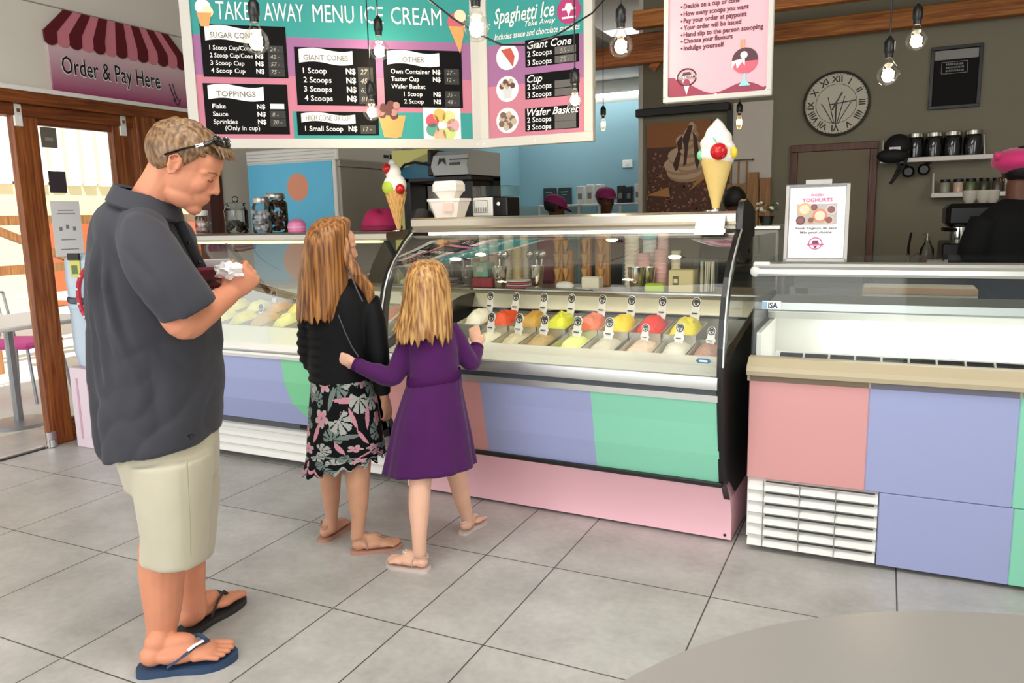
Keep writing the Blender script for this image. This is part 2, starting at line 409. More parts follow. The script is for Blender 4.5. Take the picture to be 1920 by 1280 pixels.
# ---- patio outside
M_pat = mat('patio_paving', 'd9d6cf', .6, var=.05, vscale=3)
mb = MB(); mb.box((-16, -6, -.06), (XL-.16, 16, -.02), M_pat); mb.build('patio_floor', kind='structure')
po = thing('pergola', 'brown timber pergola frame with diagonal braces outside the glass door', 'pergola', (-7.6, 4.2, -.02))
def pwood(a, b, t=.09):
    mb = MB(); a, b = A(*a), A(*b); d = norm(b-a); u = norm(np.cross(d, (1, 0, 0.01))); v = np.cross(d, u); h = t/2
    R_ = [p+np.array([u*sx*h+v*sy*h for sx, sy in ((-1, -1), (1, -1), (1, 1), (-1, 1))]) for p in (a, b)]
    mb.rings(R_, M_ptimb, True, False); return mb
M_ptimb = wood('pergola_timber', '8a5a32', 'b9824e')
for y in (2.9, 4.3, 5.9, 7.6): pwood((-7.6, y, -.02), (-7.6, y, 2.7)).build('post', po)
for z in (.95, 1.42, 2.6): pwood((-7.6, 2.0, z), (-7.6, 8.2, z)).build('rail', po)
for y in (2.9, 4.3, 5.9): pwood((-7.6, y+.05, 1.38), (-7.6, y+.95, .98), .07).build('brace', po)
hs = thing('patio_building', 'cream building with a ribbed white roof beyond the patio', 'building', (-13, 8, -.02))
mb = MB(); mb.box((-14, 0, -.02), (-13, 16, 2.1), mat('cream_render', 'f0e2b4', .9)); mb.build('wall', hs)
mb = MB(); n = 60
for i in range(n):
    y = -1+i*.3; mb.box((-13.1, y, 2.05), (-12.9, y+.22, 3.4), M_white)
mb.box((-13.2, -1, 2.05), (-13.0, 17, 3.4), M_white); mb.build('roof', hs)
mb = MB(); mb.box((-12.98, 5, 0), (-12.95, 7, 1.7), mat('orange_wall', 'd8693c', .8)); mb.box((-12.98, 8.2, 0), (-12.95, 14, 1.5), MATS['orange_wall']); mb.build('painted_panel', hs)
mb = MB(); mb.box((-9.5, 0, 3.0), (-7.7, 9, 3.05), mat('awning_cloth', 'e9c66a', .9)); ob = mb.build('awning'); tag(ob, 'pale yellow awning stretched over the patio outside the door', 'awning')
def patio_chair(x, y, rz, lab):
    t = thing('patio_chair', lab, 'chair', (x, y, -.02), rz, 'metal chairs on the patio'); fr = lf(t)
    mb = MB(fr); mb.box((-.22, -.22, .43), (.22, .22, .48), mat('pink_cushion', 'd9529a', .7), .02); mb.build('seat', t)
    mb = MB(fr); M_gm = mat('grey_metal', '9c9fa3', .4, .6)
    for sx in (-1, 1): mb.tube([(sx*.2, .2, .44), (sx*.2, .26, .85)], .012, M_gm, 8)
    mb.tube([(-.2, .26, .85), (.2, .26, .85)], .012, M_gm, 8)
    for k in range(5): mb.tube([(-.12+k*.06, .215, .5), (-.12+k*.06, .255, .84)], .006, M_gm, 6)
    mb.build('backrest', t)
    for sx in (-1, 1):
        for sy in (-1, 1): mb = MB(fr); mb.tube([(sx*.19, sy*.19, .44), (sx*.22, sy*.24, 0)], .012, M_gm, 8); mb.build('leg', t)
    return t
def patio_table(x, y, lab):
    t = thing('patio_table', lab, 'table', (x, y, -.02), 0, 'tables on the patio'); fr = lf(t)
    mb = MB(fr); mb.box((-.4, -.4, .71), (.4, .4, .74), M_wplas, .008); mb.build('table_top', t)
    mb = MB(fr); mb.tube([(0, 0, .02), (0, 0, .71)], .03, MATS['grey_metal'], 10); mb.build('pedestal', t)
    mb = MB(fr); mb.lathe([(.01, .03), (.2, .02), (.22, 0)], (0, 0, 0), MATS['grey_metal'], 20); mb.build('foot', t)
pch = patio_chair(-6.3, 3.78, PI*.62, 'metal patio chair with pink seat seen through the open doorway')
patio_chair(-5.5, 4.15, PI*.1, 'metal patio chair with pink seat behind the nearer patio table')
patio_chair(-6.55, 5.6, PI*1.2, 'metal patio chair with pink seat close to the pergola posts')
patio_table(-5.5, 3.22, 'white patio table just outside the glass door')
patio_table(-7.0, 4.85, 'white patio table farther out by the pergola')

# ---- things on the glass and on the wall
mb = MB(); mb.box((XL-.036, 3.07, 1.17), (XL-.034, 3.26, 1.51), M_paper); P = M_paper
gm = mat('grey_print', '8f8b92', .6)
for k, (z, w_) in enumerate(((1.45, .1), (1.43, .12), (1.27, .1), (1.21, .12))): mb.box((XL-.0338, 3.165-w_/2, z), (XL-.0332, 3.165+w_/2, z+.006), gm)
for k in range(3): mb.cbox((XL-.0335, 3.12+k*.045, 1.34+.012*(k == 1)), (.001, .02, .025), gm)
tag(mb.build('notice'), 'white printed notice taped on the glass door pane', 'notice')
mb = MB(); mb.box((XL-.036, 3.08, 1.56), (XL-.034, 3.19, 1.69), mat('dark_card', '3a3038', .7)); tag(mb.build('notice_card'), 'small dark card stuck on the glass above the white notice', 'card')
mb = MB(); mb.box((XL-.036, 3.06, 1.83), (XL-.034, 3.16, 1.95), mat('brown_card', '6b6252', .7)); mb.box((XL-.034, 3.085, 1.87), (XL-.0335, 3.135, 1.89), gm); tag(mb.build('notice_sign'), 'brown sign high in the corner of the glass door', 'sign')

# ---- the awning-topped wall sign
sg = thing('wall_sign', 'pink awning-shaped sign with handwritten words above the glass door', 'sign', (XL, 3.64, 2.15))
W = 1.0; y0, z0 = 3.135, 2.15
u, v, o = A(0, 1, 0), A(0, 0, 1), A(XL+.001, y0, z0)
def ramp_mat(name, c1, c2, z_a, z_b):
    m = bpy.data.materials.new(name); m.use_nodes = True; nt = m.node_tree; b = nt.nodes['Principled BSDF']; N = nt.nodes.new
    tc = N('ShaderNodeTexCoord'); sp = N('ShaderNodeSeparateXYZ'); mr = N('ShaderNodeMapRange'); mr.inputs[1].default_value = z_a; mr.inputs[2].default_value = z_b
    mx = N('ShaderNodeMix'); mx.data_type = 'RGBA'; mx.inputs[6].default_value = lin(c1); mx.inputs[7].default_value = lin(c2)
    L = nt.links.new; L(tc.outputs['Object'], sp.inputs[0]); L(sp.outputs[2], mr.inputs[0]); L(mr.outputs[0], mx.inputs[0]); L(mx.outputs[2], b.inputs['Base Color']); b.inputs['Roughness'].default_value = .4
    return m
M_sg = ramp_mat('sign_print_pink', '9c2a66', 'd8b9bf', 0, .26)
mb = MB(); mb.prism([(0.01, 0), (W, 0), (W+.01, .34), (.0, .34)], o, u, v, .012, M_sg); mb.build('board', sg)
mb = MB(); dk, lt = mat('awning_maroon', '5e0d1c', .5), mat('awning_pink', 'd47f8d', .5); n = 13
for i in range(n):
    a0, a1 = -.02+i*(W+.04)/n, -.02+(i+1)*(W+.04)/n; t0, t1 = .12+i*(W-.24)/n, .12+(i+1)*(W-.24)/n
    c, r = (a0+a1)/2, (a1-a0)/2
    poly = [(c+r*math.cos(q), .315+r*.9*math.sin(q)) for q in np.linspace(PI, 2*PI, 9)]+[(a1, .36), (t1, .5), (t0, .5), (a0, .36)]
    mb.prism(poly, o+A(.012, 0, 0), u, v, .008+.004*(i % 2 == 0), dk if i % 2 == 0 else lt)
mb.build('awning_print', sg)
mb = MB(); tk, tw = mat('ink_black', '141012', .5), M_paper
mb.text('Order & Pay Here', o+A(.0125, .07, .125), u, v, .15, tw, sx=.8, bold=.035, width=.72); mb.text('Order & Pay Here', o+A(.0135, .075, .127), u, v, .15, tk, bold=.006, width=.71)
mb.build('lettering', sg)
mb = MB(); q = [(.86, .17), (.875, .12), (.905, .06), (.885, .068), (.92, .025), (.945, .075), (.925, .065), (.9, .12), (.89, .175)]
mb.tube([o+u*a+v*b+A(.0145, 0, 0) for a, b in q], .003, tk, 6); mb.build('arrow', sg)

# ---- fridge in the back corner
fg = thing('upright_fridge', 'tall upright fridge with a blue printed side and grey steel doors behind the far counter', 'fridge', (-4.0, 4.5, 0)); fx0, fx1, fy0, fy1 = -4.44, -3.6, 4.5, 5.25
M_fblue = mat('fridge_blue_print', '6fd0f8', .35)
mb = MB(); mb.box((fx0, fy0, .08), (fx1, fy1, 1.78), M_wplas, .006); mb.box((fx0+.02, fy0+.02, 0), (fx1-.02, fy1-.02, .08), M_black); mb.build('cabinet', fg)
mb = MB(); mb.box((fx0, fy0-.005, 1.78), (fx1+.03, fy1, 1.88), M_wplas, .008)
for k in range(3): mb.box((fx0+.01, fy0-.008, 1.80+k*.025), (fx1, fy0-.004, 1.803+k*.025), M_alu)
mb.build('top_panel', fg)
mb = MB(); mb.box((fx0+.012, fy0-.006, .1), (fx1-.03, fy0, 1.775), M_fblue); mb.disc((-3.95, fy0-.0065, 1.60), (1, 0, 0), (0, 0, 1), .1, mat('print_peach', 'f0a184', .4)); mb.disc((-3.99, fy0-.0065, 1.06), (1, 0, 0), (0, 0, 1), .14, MATS['print_peach']); mb.build('printed_panel', fg)
M_fst = mat('fridge_steel', 'b8b0a6', .45, .3)
mb = MB(); mb.box((fx1, fy0+.02, .1), (fx1+.025, fy1-.01, 1.73), M_fst, .004); mb.box((fx1, fy0+.02, 1.735), (fx1+.025, fy1-.01, 1.78), M_fst, .003); mb.build('door', fg)
mb = MB(); mb.box((fx1+.025, fy1-.12, 1.80), (fx1+.035, fy1-.03, 1.85), M_black); mb.box((fx1+.028, fy1-.2, 1.82), (fx1+.034, fy1-.14, 1.845), M_black); mb.build('control_panel', fg)
# ---- back wall things
mb = MB(); dx0, dx1 = -.845, -.165; M_dw = wood('door_frame_timber', '4b2512', '74401f')
d3 = thing('door_3', None, None, (-.5, 7.2, 0), kind='structure')
for a, b in (((dx0, 7.16, 0), (dx0+.06, 7.2, 1.84)), ((dx1-.06, 7.16, 0), (dx1, 7.2, 1.84)), ((dx0, 7.16, 1.84), (dx1, 7.2, 1.9))): mb.box(a, b, M_dw, .004)
mb.build('door_frame', d3)
mb = MB(); mb.box((dx0+.06, 7.175, 0), (dx1-.06, 7.2, 1.84), mat('door_khaki', '7c705a', .6)); mb.build('door_leaf', d3)
cl = thing('wall_clock', 'round cream wall clock with roman numerals above the khaki door', 'clock', (-.5, 7.2, 2.22))
cc = A(-.5, 7.199, 2.22); r = .262; u, v = A(1, 0, 0), A(0, 0, 1)
M_cf = mat('clock_face', 'd6d0be', .6); M_ink = mat('clock_ink', '3a352d', .6)
mb = MB(); mb.lathe([(r-.02, 0), (r, 0), (r, .03), (r-.012, .034), (r-.02, .028)], cc, M_ink, 48, rotx(PI/2), False); mb.build('rim', cl)
mb = MB(); mb.lathe([(.001, .024), (r-.015, .024), (r-.015, .0)], cc, M_cf, 48, rotx(PI/2)); mb.build('dial', cl)
mb = MB(); cf = cc+A(0, -.026, 0)
for k, t in enumerate('XII I II III IIII V VI VII VIII IX X XI'.split()):
    a = -k*PI/6; c_, s_ = math.cos(a), math.sin(a); uu, vv = u*c_+v*s_, -u*s_+v*c_
    mb.text(t, cf+vv*(r*.66), uu, vv, .07, M_ink, 'CENTER', bold=.02)
for k in range(60):
    a = k*PI/30; d = u*math.sin(a)+v*math.cos(a); mb.disc(cf+d*(r*.9), u, v, .004, M_ink, 6, .0006)
for rr in (r*.93, r*.6):
    q = [cf+u*rr*math.cos(t)+v*rr*math.sin(t) for t in np.linspace(0, 2*PI, 49)]; mb.tube(q, .0016, M_ink, 4)
for ang in (.3, 1.0, 2.14, 2.84): mb.tube([cf+v*-.16+u*.02*math.cos(ang), cf+A(math.cos(ang)*.08, 0, -.07+math.sin(ang)*.05), cf+A(math.cos(ang)*.12, 0, -.02+math.sin(ang)*.09)], .003, M_ink, 4)
mb.tube([cf-v*.17, cf+v*.02], .005, M_ink, 5)
mb.build('numerals', cl)
mb = MB(); h = cf+A(0, -.004, 0); mb.tube([h-u*.05-v*.005, h+u*.15+v*.018], .004, M_black, 6); mb.tube([h-u*.03-v*.05, h+u*.045+v*.09], .005, M_black, 6); mb.lathe([(.01, 0), (.01, .008)], h, M_black, 12, rotx(PI/2)); mb.build('hands', cl)
# black framed board
Pa, Pb = py(1747, 83, 7.19), py(1836, 200, 7.19)
pf = thing('framed_board', 'black framed board with a small white box of words on the grey wall', 'framed board', (Pa[0]/2+Pb[0]/2, 7.2, Pb[2])); x0, x1, z0, z1 = Pa[0], Pb[0], Pb[2], Pa[2]-.03
mb = MB()
for a, b in (((x0, 7.165, z0), (x1, 7.2, z0+.025)), ((x0, 7.165, z1-.025), (x1, 7.2, z1)), ((x0, 7.165, z0+.025), (x0+.025, 7.2, z1-.025)), ((x1-.025, 7.165, z0+.025), (x1, 7.2, z1-.025))): mb.box(a, b, M_black, .002)
mb.build('frame', pf)
mb = MB(); mb.box((x0+.02, 7.18, z0+.02), (x1-.02, 7.2, z1-.02), mat('chalkboard', '171413', .7, spec=.2)); mb.box((x0+.028, 7.178, z1-.1), (x1-.028, 7.181, z1-.03), mat('frame_mount_grey', '8f8f88', .5)); mb.build('panel', pf)
mb = MB(); xm = (x0+x1)/2-.01; zc = z0+.31
for a, b in (((-.09, -.045), (.09, -.041)), ((-.09, .041), (.09, .045)), ((-.09, -.045), (-.086, .045)), ((.086, -.045), (.09, .045))): mb.box((xm+a[0], 7.177, zc+a[1]), (xm+b[0], 7.18, zc+b[1]), M_grey)
rq = random.Random(5)
for k in range(3):
    x = xm-.06
    while x < xm+.06: ww = .004+.008*rq.random(); mb.box((x, 7.177, zc+.018-k*.024), (x+ww, 7.18, zc+.032-k*.024), M_grey); x += ww+.004
mb.build('lettering', pf)
# shelves
def shelf(px0, px1, py_, d, lab, y1=7.2):
    a, b = py(px0, py_, y1-d), py(px1, py_-9*(px1-px0)/200, y1-d)
    t = thing('wall_shelf', lab, 'shelf', ((a[0]+b[0])/2, y1, a[2]-.035)); z = a[2]
    mb = MB(); mb.box((a[0], y1-d, z-.035), (b[0], y1, z), M_white, .003); mb.build('board', t)
    for x in (a[0]+.02, b[0]-.05):
        mb = MB(); mb.prism([(0, 0), (d*.9, 0), (0, .16)], (x, y1, z), (0, -1, 0), (0, 0, 1), .012, M_white); mb.build('bracket', t)
    return a[0], b[0], z
s1 = shelf(1650, 1863, 298, .2, 'upper white shelf carrying four dark steel-lidded jars')
s2 = shelf(1746, 1905, 362, .2, 'lower white shelf carrying small spice jars')
M_dgl = mat('dark_jar_glass', '17161a', .08, 0, .8); M_lid = mat('lid_steel', 'b8b4aa', .3, .9)
def canister(x, lab):
    t = thing('storage_jar', lab, 'jar', (x, 7.09, s1[2]), 0, 'dark jars on the upper shelf'); fr = lf(t)
    mb = MB(fr); mb.lathe([(.05, 0), (.062, .005), (.064, .03), (.064, .13), (.058, .15), (.05, .155)], (0, 0, 0), M_dgl, 24); mb.build('body', t)
    mb = MB(fr); mb.lathe([(.052, .155), (.06, .157), (.06, .185), (.05, .19), (.002, .19)], (0, 0, 0), M_lid, 24); mb.build('lid', t)
    return t
j0 = None
for k, px in enumerate((1715, 1750, 1785, 1823)):
    x = py(px, 285, 7.09)[0]; lab = 'dark jar with steel lid, '+('beside the black apron on the shelf', 'second from the black apron', 'third from the black apron', 'farthest from the black apron')[k]
    if j0 is None: j0 = canister(x, lab)
    else: dup(j0, (x, 7.09, s1[2]), 0, lab)
ca = thing('hanging_apron', 'black cap and apron straps hung over the end of the upper shelf', 'apron', (py(1685, 300, 7.05)[0], 7.05, s1[2]-.15)); ax = py(1682, 300, 7.05)[0]; z = s1[2]
mb = MB(); mb.ell((ax, 7.03, z+.09), (.1, .08, .1), M_blackm); mb.ell((ax-.03, 6.98, z+.02), (.12, .06, .06), M_blackm); mb.build('cloth', ca)
mb = MB(); mb.tube([(ax-.06, 6.97, z+.05), (ax+.02, 6.965, z-.06), (ax-.02, 6.965, z-.17)], .012, M_blackm, 6); mb.tube([(ax+.08, 6.97, z+.05), (ax+.05, 6.965, z-.07), (ax-.04, 6.965, z-.2)], .012, M_blackm, 6); mb.build('straps', ca)
mb = MB(); mb.box((ax-.06, 6.945, z+.06), (ax+.02, 6.95, z+.085), M_paper); mb.build('patch', ca)
for k, (px, yy, lab) in enumerate(((1703, 322, 'round black handle hanging under the upper shelf, nearer the door'), (1732, 318, 'round black handle hanging under the upper shelf, nearer the spice shelf'))):
    p = py(px, yy, 7.1); t = thing('portafilter', lab, 'portafilter', p, 0, 'portafilters under the shelf'); fr = lf(t)
    mb = MB(fr); mb.lathe([(.03, -.04), (.045, -.02), (.045, .02), (.03, .04)], (0, 0, 0), M_black, 16, rotx(PI/2)); mb.build('basket', t)
    mb = MB(fr); mb.tube([(0, 0, .03), (.05*(k*2-1), .07, .07)], .014, M_black, 8); mb.build('handle', t)
sj = None
for k, px in enumerate((1772, 1797, 1820, 1845, 1870)):
    x = py(px, 345, 7.1)[0]; lab = 'small glass spice jar with black lid, '+('nearest the shelf end', 'holding something pale', 'in the middle of its row', 'fourth from the shelf end', "nearest the magenta cap")[k]
    t = thing('spice_jar', lab, 'jar', (x, 7.1, s2[2]), 0, 'spice jars on the lower shelf'); fr = lf(t)
    mb = MB(fr); mb.lathe([(.03, 0), (.034, .004), (.034, .075), (.03, .082)], (0, 0, 0), mat('spice_%d' % k, ('9c9a86', 'd8b8a6', '6a7a50', '4c4a36', '5b5148')[k], .2), 16); mb.build('body', t)
    mb = MB(fr); mb.lathe([(.034, .082), (.035, .105), (.002, .106)], (0, 0, 0), M_black, 16); mb.build('lid', t)
mb = MB(); mb.box((s1[1]-.07, 7.08, s1[2]), (s1[1]-.067, 7.1, s1[2]+.001), M_white)
# black rail + poster + utensils
a, b = py(1192, 212, 7.12), py(1368, 200, 7.12)
mb = MB(); mb.box((a[0], 7.1, a[2]-.04), (b[0], 7.19, a[2]+.03), M_black, .006); tag(mb.build('roller_blind'), 'black blind casing on the wall above the coffee poster', 'blind')
mb = MB(); mb.box((b[0]-.02, 7.12, 1.2), (b[0]+.03, 7.2, a[2]-.04), M_black); mb.box((b[0]+.03, 7.14, 0), (b[0]+.36, 7.2, a[2]+.02), M_wallL); mb.build('wall_niche', kind='structure')
a, b = py(1212, 232, 7.15), py(1330, 394, 7.15)
ps = thing('coffee_poster', 'brown poster of iced coffee, cones and coffee beans on the wall', 'poster', ((a[0]+b[0])/2, 7.19, b[2]-.2)); x0, x1, zt, zb = a[0], b[0], a[2], b[2]-.2
M_pb = mat('poster_brown', '5a3420', .5); bm_ = mat('bean_brown', '8a4f35', .5); cr_ = mat('poster_cream', 'd6b597', .5); co = mat('poster_cone', 'c98a52', .5); ch_ = mat('poster_choc', '4a2413', .5); wd = mat('poster_wood', 'a0622f', .5)
mb = MB(); mb.box((x0, 7.17, zb), (x1, 7.19, zt), M_pb); mb.build('sheet', ps)
mb = MB(); o = A(x0, 7.169, zb); W, Hh = x1-x0, zt-zb; u, v = A(1, 0, 0), A(0, 0, 1)
mb.quad(o, u, v, .0, Hh*.78, W, Hh, .0006, wd)
rr = random.Random(3)
for i in range(260):
    x, y = rr.random()*W, Hh*.03+rr.random()*Hh*.7
    if y > Hh*.45 and x > W*.3: continue
    a = rr.random()*3; mb.disc(o+u*x+v*y+A(0, -.0008, 0), u*math.cos(a)+v*math.sin(a), -u*math.sin(a)+v*math.cos(a), .014, bm_ if i % 3 else mat('bean_light', 'b07a5e', .5), 8, .0006, .009)
ly = [(.60, .56, .30, .085), (.52, .62, .26, .08), (.66, .64, .25, .085), (.58, .70, .26, .085), (.66, .77, .2, .075), (.6, .83, .15, .065), (.68, .89, .1, .06), (.7, .95, .05, .045)]
cr2 = mat('poster_cream_shade', 'b8946f', .5)
for k, (x, y, rx, ry) in enumerate(ly):
    mb.disc(o+u*(W*(x+.03))+v*(Hh*(y-.02))+A(0, -.0012-k*.0003, 0), u, v, W*rx, cr2, 20, .0002, Hh*ry); mb.disc(o+u*(W*x)+v*(Hh*y)+A(0, -.00135-k*.0003, 0), u, v, W*rx*.94, cr_, 20, .0002, Hh*ry*.9)
for q in ([(.42, .62), (.5, .74), (.55, .72), (.5, .58), (.46, .56)], [(.56, .84), (.66, .96), (.72, .96), (.66, .8), (.63, .62), (.58, .6), (.6, .76)], [(.72, .9), (.78, .86), (.84, .66), (.8, .56), (.76, .64), (.74, .78)], [(.48, .82), (.56, .88), (.56, .76), (.5, .72)]): mb.prism([(W*p_, Hh*q_) for p_, q_ in q], o+A(0, -.0045, 0), u, v, .0004, ch_)
mb.prism([(W*.68, Hh*.38), (W*.95, Hh*.6), (W*1.0, Hh*.52)], o+A(0, -.0024, 0), u, v, .0006, co); mb.prism([(.0, Hh*.35), (W*.35, Hh*.42), (W*.38, Hh*.33)], o+A(0, -.0024, 0), u, v, .0006, co)
mb.build('print', ps)
M_spoon = wood('utensil_wood', '8a5a2c', 'c08a4a')
ur = py(1388, 300, 7.1)
rk = thing('utensil_rail', 'thin rail on the pale wall with wooden utensils below it', 'rail', (ur[0], 7.14, ur[2]))
mb = MB(); mb.tube([(ur[0]-.12, 7.1, ur[2]), (ur[0]+.12, 7.1, ur[2])], .006, M_chrome, 8); mb.box((ur[0]-.11, 7.1, ur[2]-.01), (ur[0]-.1, 7.14, ur[2]+.01), M_chrome); mb.box((ur[0]+.1, 7.1, ur[2]-.01), (ur[0]+.11, 7.14, ur[2]+.01), M_chrome); mb.build('bar', rk)
for k in range(3):
    x = ur[0]-.08+k*.07; t = thing('wooden_spatula', 'wooden spatula on the utensil rail, '+('nearest the coffee poster', 'between the other two', 'farthest from the poster')[k], 'spatula', (x, 7.09, ur[2]-.3), 0, 'wooden spatulas on the rail'); fr = lf(t)
    mb = MB(fr); mb.box((-.008, -.006, .1), (.008, .006, .29), M_spoon, .003); mb.build('handle', t)
    mb = MB(fr); mb.box((-.028, -.005, -.1), (.028, .005, .1), M_spoon, .004); mb.build('blade', t)
cb = py(1412, 345, 7.08)
for k in range(2):
    mb = MB(); mb.box((cb[0]-.05+k*.1, 7.06+k*.03, .93), (cb[0]+.05+k*.1, 7.08+k*.03, cb[2]+.1-k*.05), M_spoon, .006); tag(mb.build('chopping_board'), 'upright wooden chopping board at the wall below the spatulas, '+('taller one', 'shorter one')[k], 'chopping board', 'chopping boards by the wall')
# switches
def plate(px, yy, Y, lab, w_=.075, h_=.09):
    p = py(px, yy, Y); t = thing('wall_switch', lab, 'switch', p); fr = lf(t)
    mb = MB(fr); mb.box((-w_/2, -.012, -h_/2), (w_/2, 0, h_/2), M_wplas, .004); mb.build('plate', t)
    mb = MB(fr); mb.box((-.012, -.018, -.02), (.012, -.012, .02), M_white, .003); mb.build('rocker', t)
plate(1177, 307, 8.1, 'white switch on the blue kitchen wall', .11, .08)
plate(1424, 230, 7.2, 'white wall socket on the olive wall near the pale niche', .05, .12)
mb = MB(); p = py(1424, 180, 7.15); tl = py(1155, 140, 7.85)
ft = thing('tube_light', 'bright white tube lamp at the cornice over the blue kitchen', 'lamp', (-2.75, 7.9, 2.58))
mb = MB(); mb.box((-3.8, 7.88, 2.585), (-2.25, 7.94, 2.63), M_wplas); mb.build('batten', ft)
mb = MB(); light('AREA', (-3.0, 7.6, 2.55), 4, (.95, 1, 1), 1.4, aim=(-3.0, 7.4, 0), sy=.1, name='tube_lamp_light'); mb.tube([(-3.78, 7.89, 2.565), (-2.27, 7.89, 2.565)], .016, mat('tube_lamp_glow', 'ffffff', .4, emit=9), 10); mb.build('tube', ft)
# ================================================================== DISPLAY CASES
def scallop(x0, x1, z0, z1, y, m, mb, n):
    pr = []
    h = (z1-z0)/n
    for k in range(n):
        zb = z0+k*h; pr += [(y-.018, zb), (y-.03, zb+h*.15), (y-.026, zb+h*.5), (y, zb+h*.93)]
    pr += [(y, z1), (y+.03, z1), (y+.03, z0)]
    mb.strip(pr, x0, x1, m, False, True)
M_glow = mat('case_lamp', 'fff3c8', .4, emit=6)
M_glowW = mat('freezer_lamp', 'ffffff', .4, emit=4.0)
M_inner = mat('case_liner', 'efece4', .3)
M_innerS = mat('case_steel', 'd5d0c2', .3, .6)
M_brownshelf = mat('worktop_brown', '8d7a5c', .4)
M_tan = mat('freezer_sill', 'bfb192', .45)
M_label = mat('sticker_blue', '2b6f93', .4)

# ---------------- centre gelato case
cc_ = thing('gelato_display_case', 'curved-glass gelato case with lilac and mint front above a pink base', 'display case', (-.549, 3.11, 0), -.022); CF_ = lf(cc_)
cx = lambda px, y, Y: CF_.l(py(px, y, Y))[0]
W = 1.6; D = .98
prof = [(-.14, .302), (-.19, .545), (-.217, .687), (-.218, .78), (-.215, .85), (-.197, .957), (-.17, 1.04), (-.132, 1.111), (-.085, 1.165), (-.036, 1.206), (.015, 1.25), (.068, 1.285)]
mb = MB(CF_); mb.strip([(0, .012), (0, .12), (-.035, .2), (-.105, .285), (-.06, .285), (.06, .2), (D, .2), (D, .012)], -W-.02, 0, mat('base_pink', 'ffcbd5', .45), False, True)
mb.tube([(-.025, -.004, .03), (-.025, .001, .03)], .006, M_black, 8); mb.build('base', cc_)
for x in (-.04, -W+.02):
    for y in (.05, D-.05): mb = MB(CF_); mb.tube([(x, y, 0), (x, y, .012)], .02, M_black, 10); mb.build('foot', cc_)
# bottom black moulding + printed front panel
mb = MB(CF_); mb.box((-W+.01, -.15, .283), (-.01, -.1, .303), M_black, .004); mb.build('black_moulding', cc_)
p1, p2 = cx(899, 770, 2.92), cx(1108, 790, 2.92)
pf_ = [(-.135, .302), (-.165, .42), (-.186, .545), (-.208, .642), (-.17, .642), (-.12, .302)]
mb = MB(CF_); mb.strip(pf_, p2+.0, -.02, M_mint, False, True); mb.strip(pf_, p1, p2, M_lilac, False, True); mb.strip(pf_, -W+.02, p1, M_pink, False, True); mb.build('front_panel', cc_)
mb = MB(CF_); mb.strip([(-.212, .642), (-.214, .668), (-.17, .668), (-.17, .642)], -W+.02, -.02, M_alu, False, True); mb.strip([(-.2, .668), (-.2, .692), (-.15, .692), (-.15, .668)], -W+.02, -.02, mat('groove_grey', '4c5258', .4), False, True)
mb.strip([(-.222, .692), (-.226, .712), (-.222, .74), (-.19, .742), (-.19, .692)], -W+.02, -.02, M_alu, True, True); mb.build('bumper_rail', cc_)
# glass
gp = [(y+.004, z) for y, z in prof if z > .73]; gp = [(-.216, .74)]+gp
mb = MB(CF_); gi = [(y+.007, z) for y, z in gp]; mb.strip(gp+gi[::-1], -W+.025, -.025, M_glassG, True, True); mb.build('curved_glass', cc_)
# end panels
for nm, x0, x1 in (('end', -.024, 0.), ('end', -W, -W+.024)):
    mb = MB(CF_); low = [(-.04, .2), (-.105, .285)]+[q for q in prof if q[1] < .79]+[(D*.55, .93), (D, .96), (D, .2)]
    mb.prism([(y, z) for y, z in low][::-1], (x1, 0, 0), (0, 1, 0), (0, 0, 1), x0-x1, M_black)
    fr_ = [q for q in prof if q[1] > .77]; inn = [(y+.05, z-.006) for y, z in fr_]
    k = len(fr_)
    for i in range(k-1): mb.prism([fr_[i], fr_[i+1], inn[i+1], inn[i]][::-1], (x1, 0, 0), (0, 1, 0), (0, 0, 1), x0-x1, M_black)
    top = [(.03, 1.20), (.068, 1.285), (.085, 1.36), (.11, 1.395), (.17, 1.405), (.26, 1.385), (.34, 1.36), (.34, 1.25), (.3, 1.25), (.14, 1.15)]
    mb.prism(top[::-1], (x1, 0, 0), (0, 1, 0), (0, 0, 1), x0-x1, M_black)
    for i in range(k-1): mb.tube([(x1+.0, fr_[i][0]-.003, fr_[i][1]), (x1+.0, fr_[i+1][0]-.003, fr_[i+1][1])], .004, M_alu, 6)
    mb.build('end_frame', cc_)
    mb = MB(CF_); mb.prism([(-.17, .79), (-.15, .957), (-.08, 1.111), (.03, 1.2), (.14, 1.15), (.3, 1.25), (D, 1.25), (D, .96), (D*.55, .93)][::-1], (x1-.009, 0, 0), (0, 1, 0), (0, 0, 1), -.005, M_glassG); mb.build('end_glass', cc_)
# top shelf
mb = MB(CF_); mb.strip([(.066, 1.288), (.060, 1.300), (.072, 1.308), (.062, 1.318), (.060, 1.348), (.072, 1.358), (.5, 1.358), (.5, 1.286)], -W+.024, -.024, M_steel, False, True); mb.build('top_shelf', cc_)
mb = MB(CF_); mb.tube([(-W+.08, .13, 1.279), (-.08, .13, 1.279)], .007, M_glow, 8); mb.build('lamp_tube', cc_)
light('AREA', CF_.w(A(-W/2, .14, 1.26)), 1.0, (1, .95, .8), 1.45, aim=CF_.w(A(-W/2, .34, .5)), sy=.03, name='case_lamp_light')
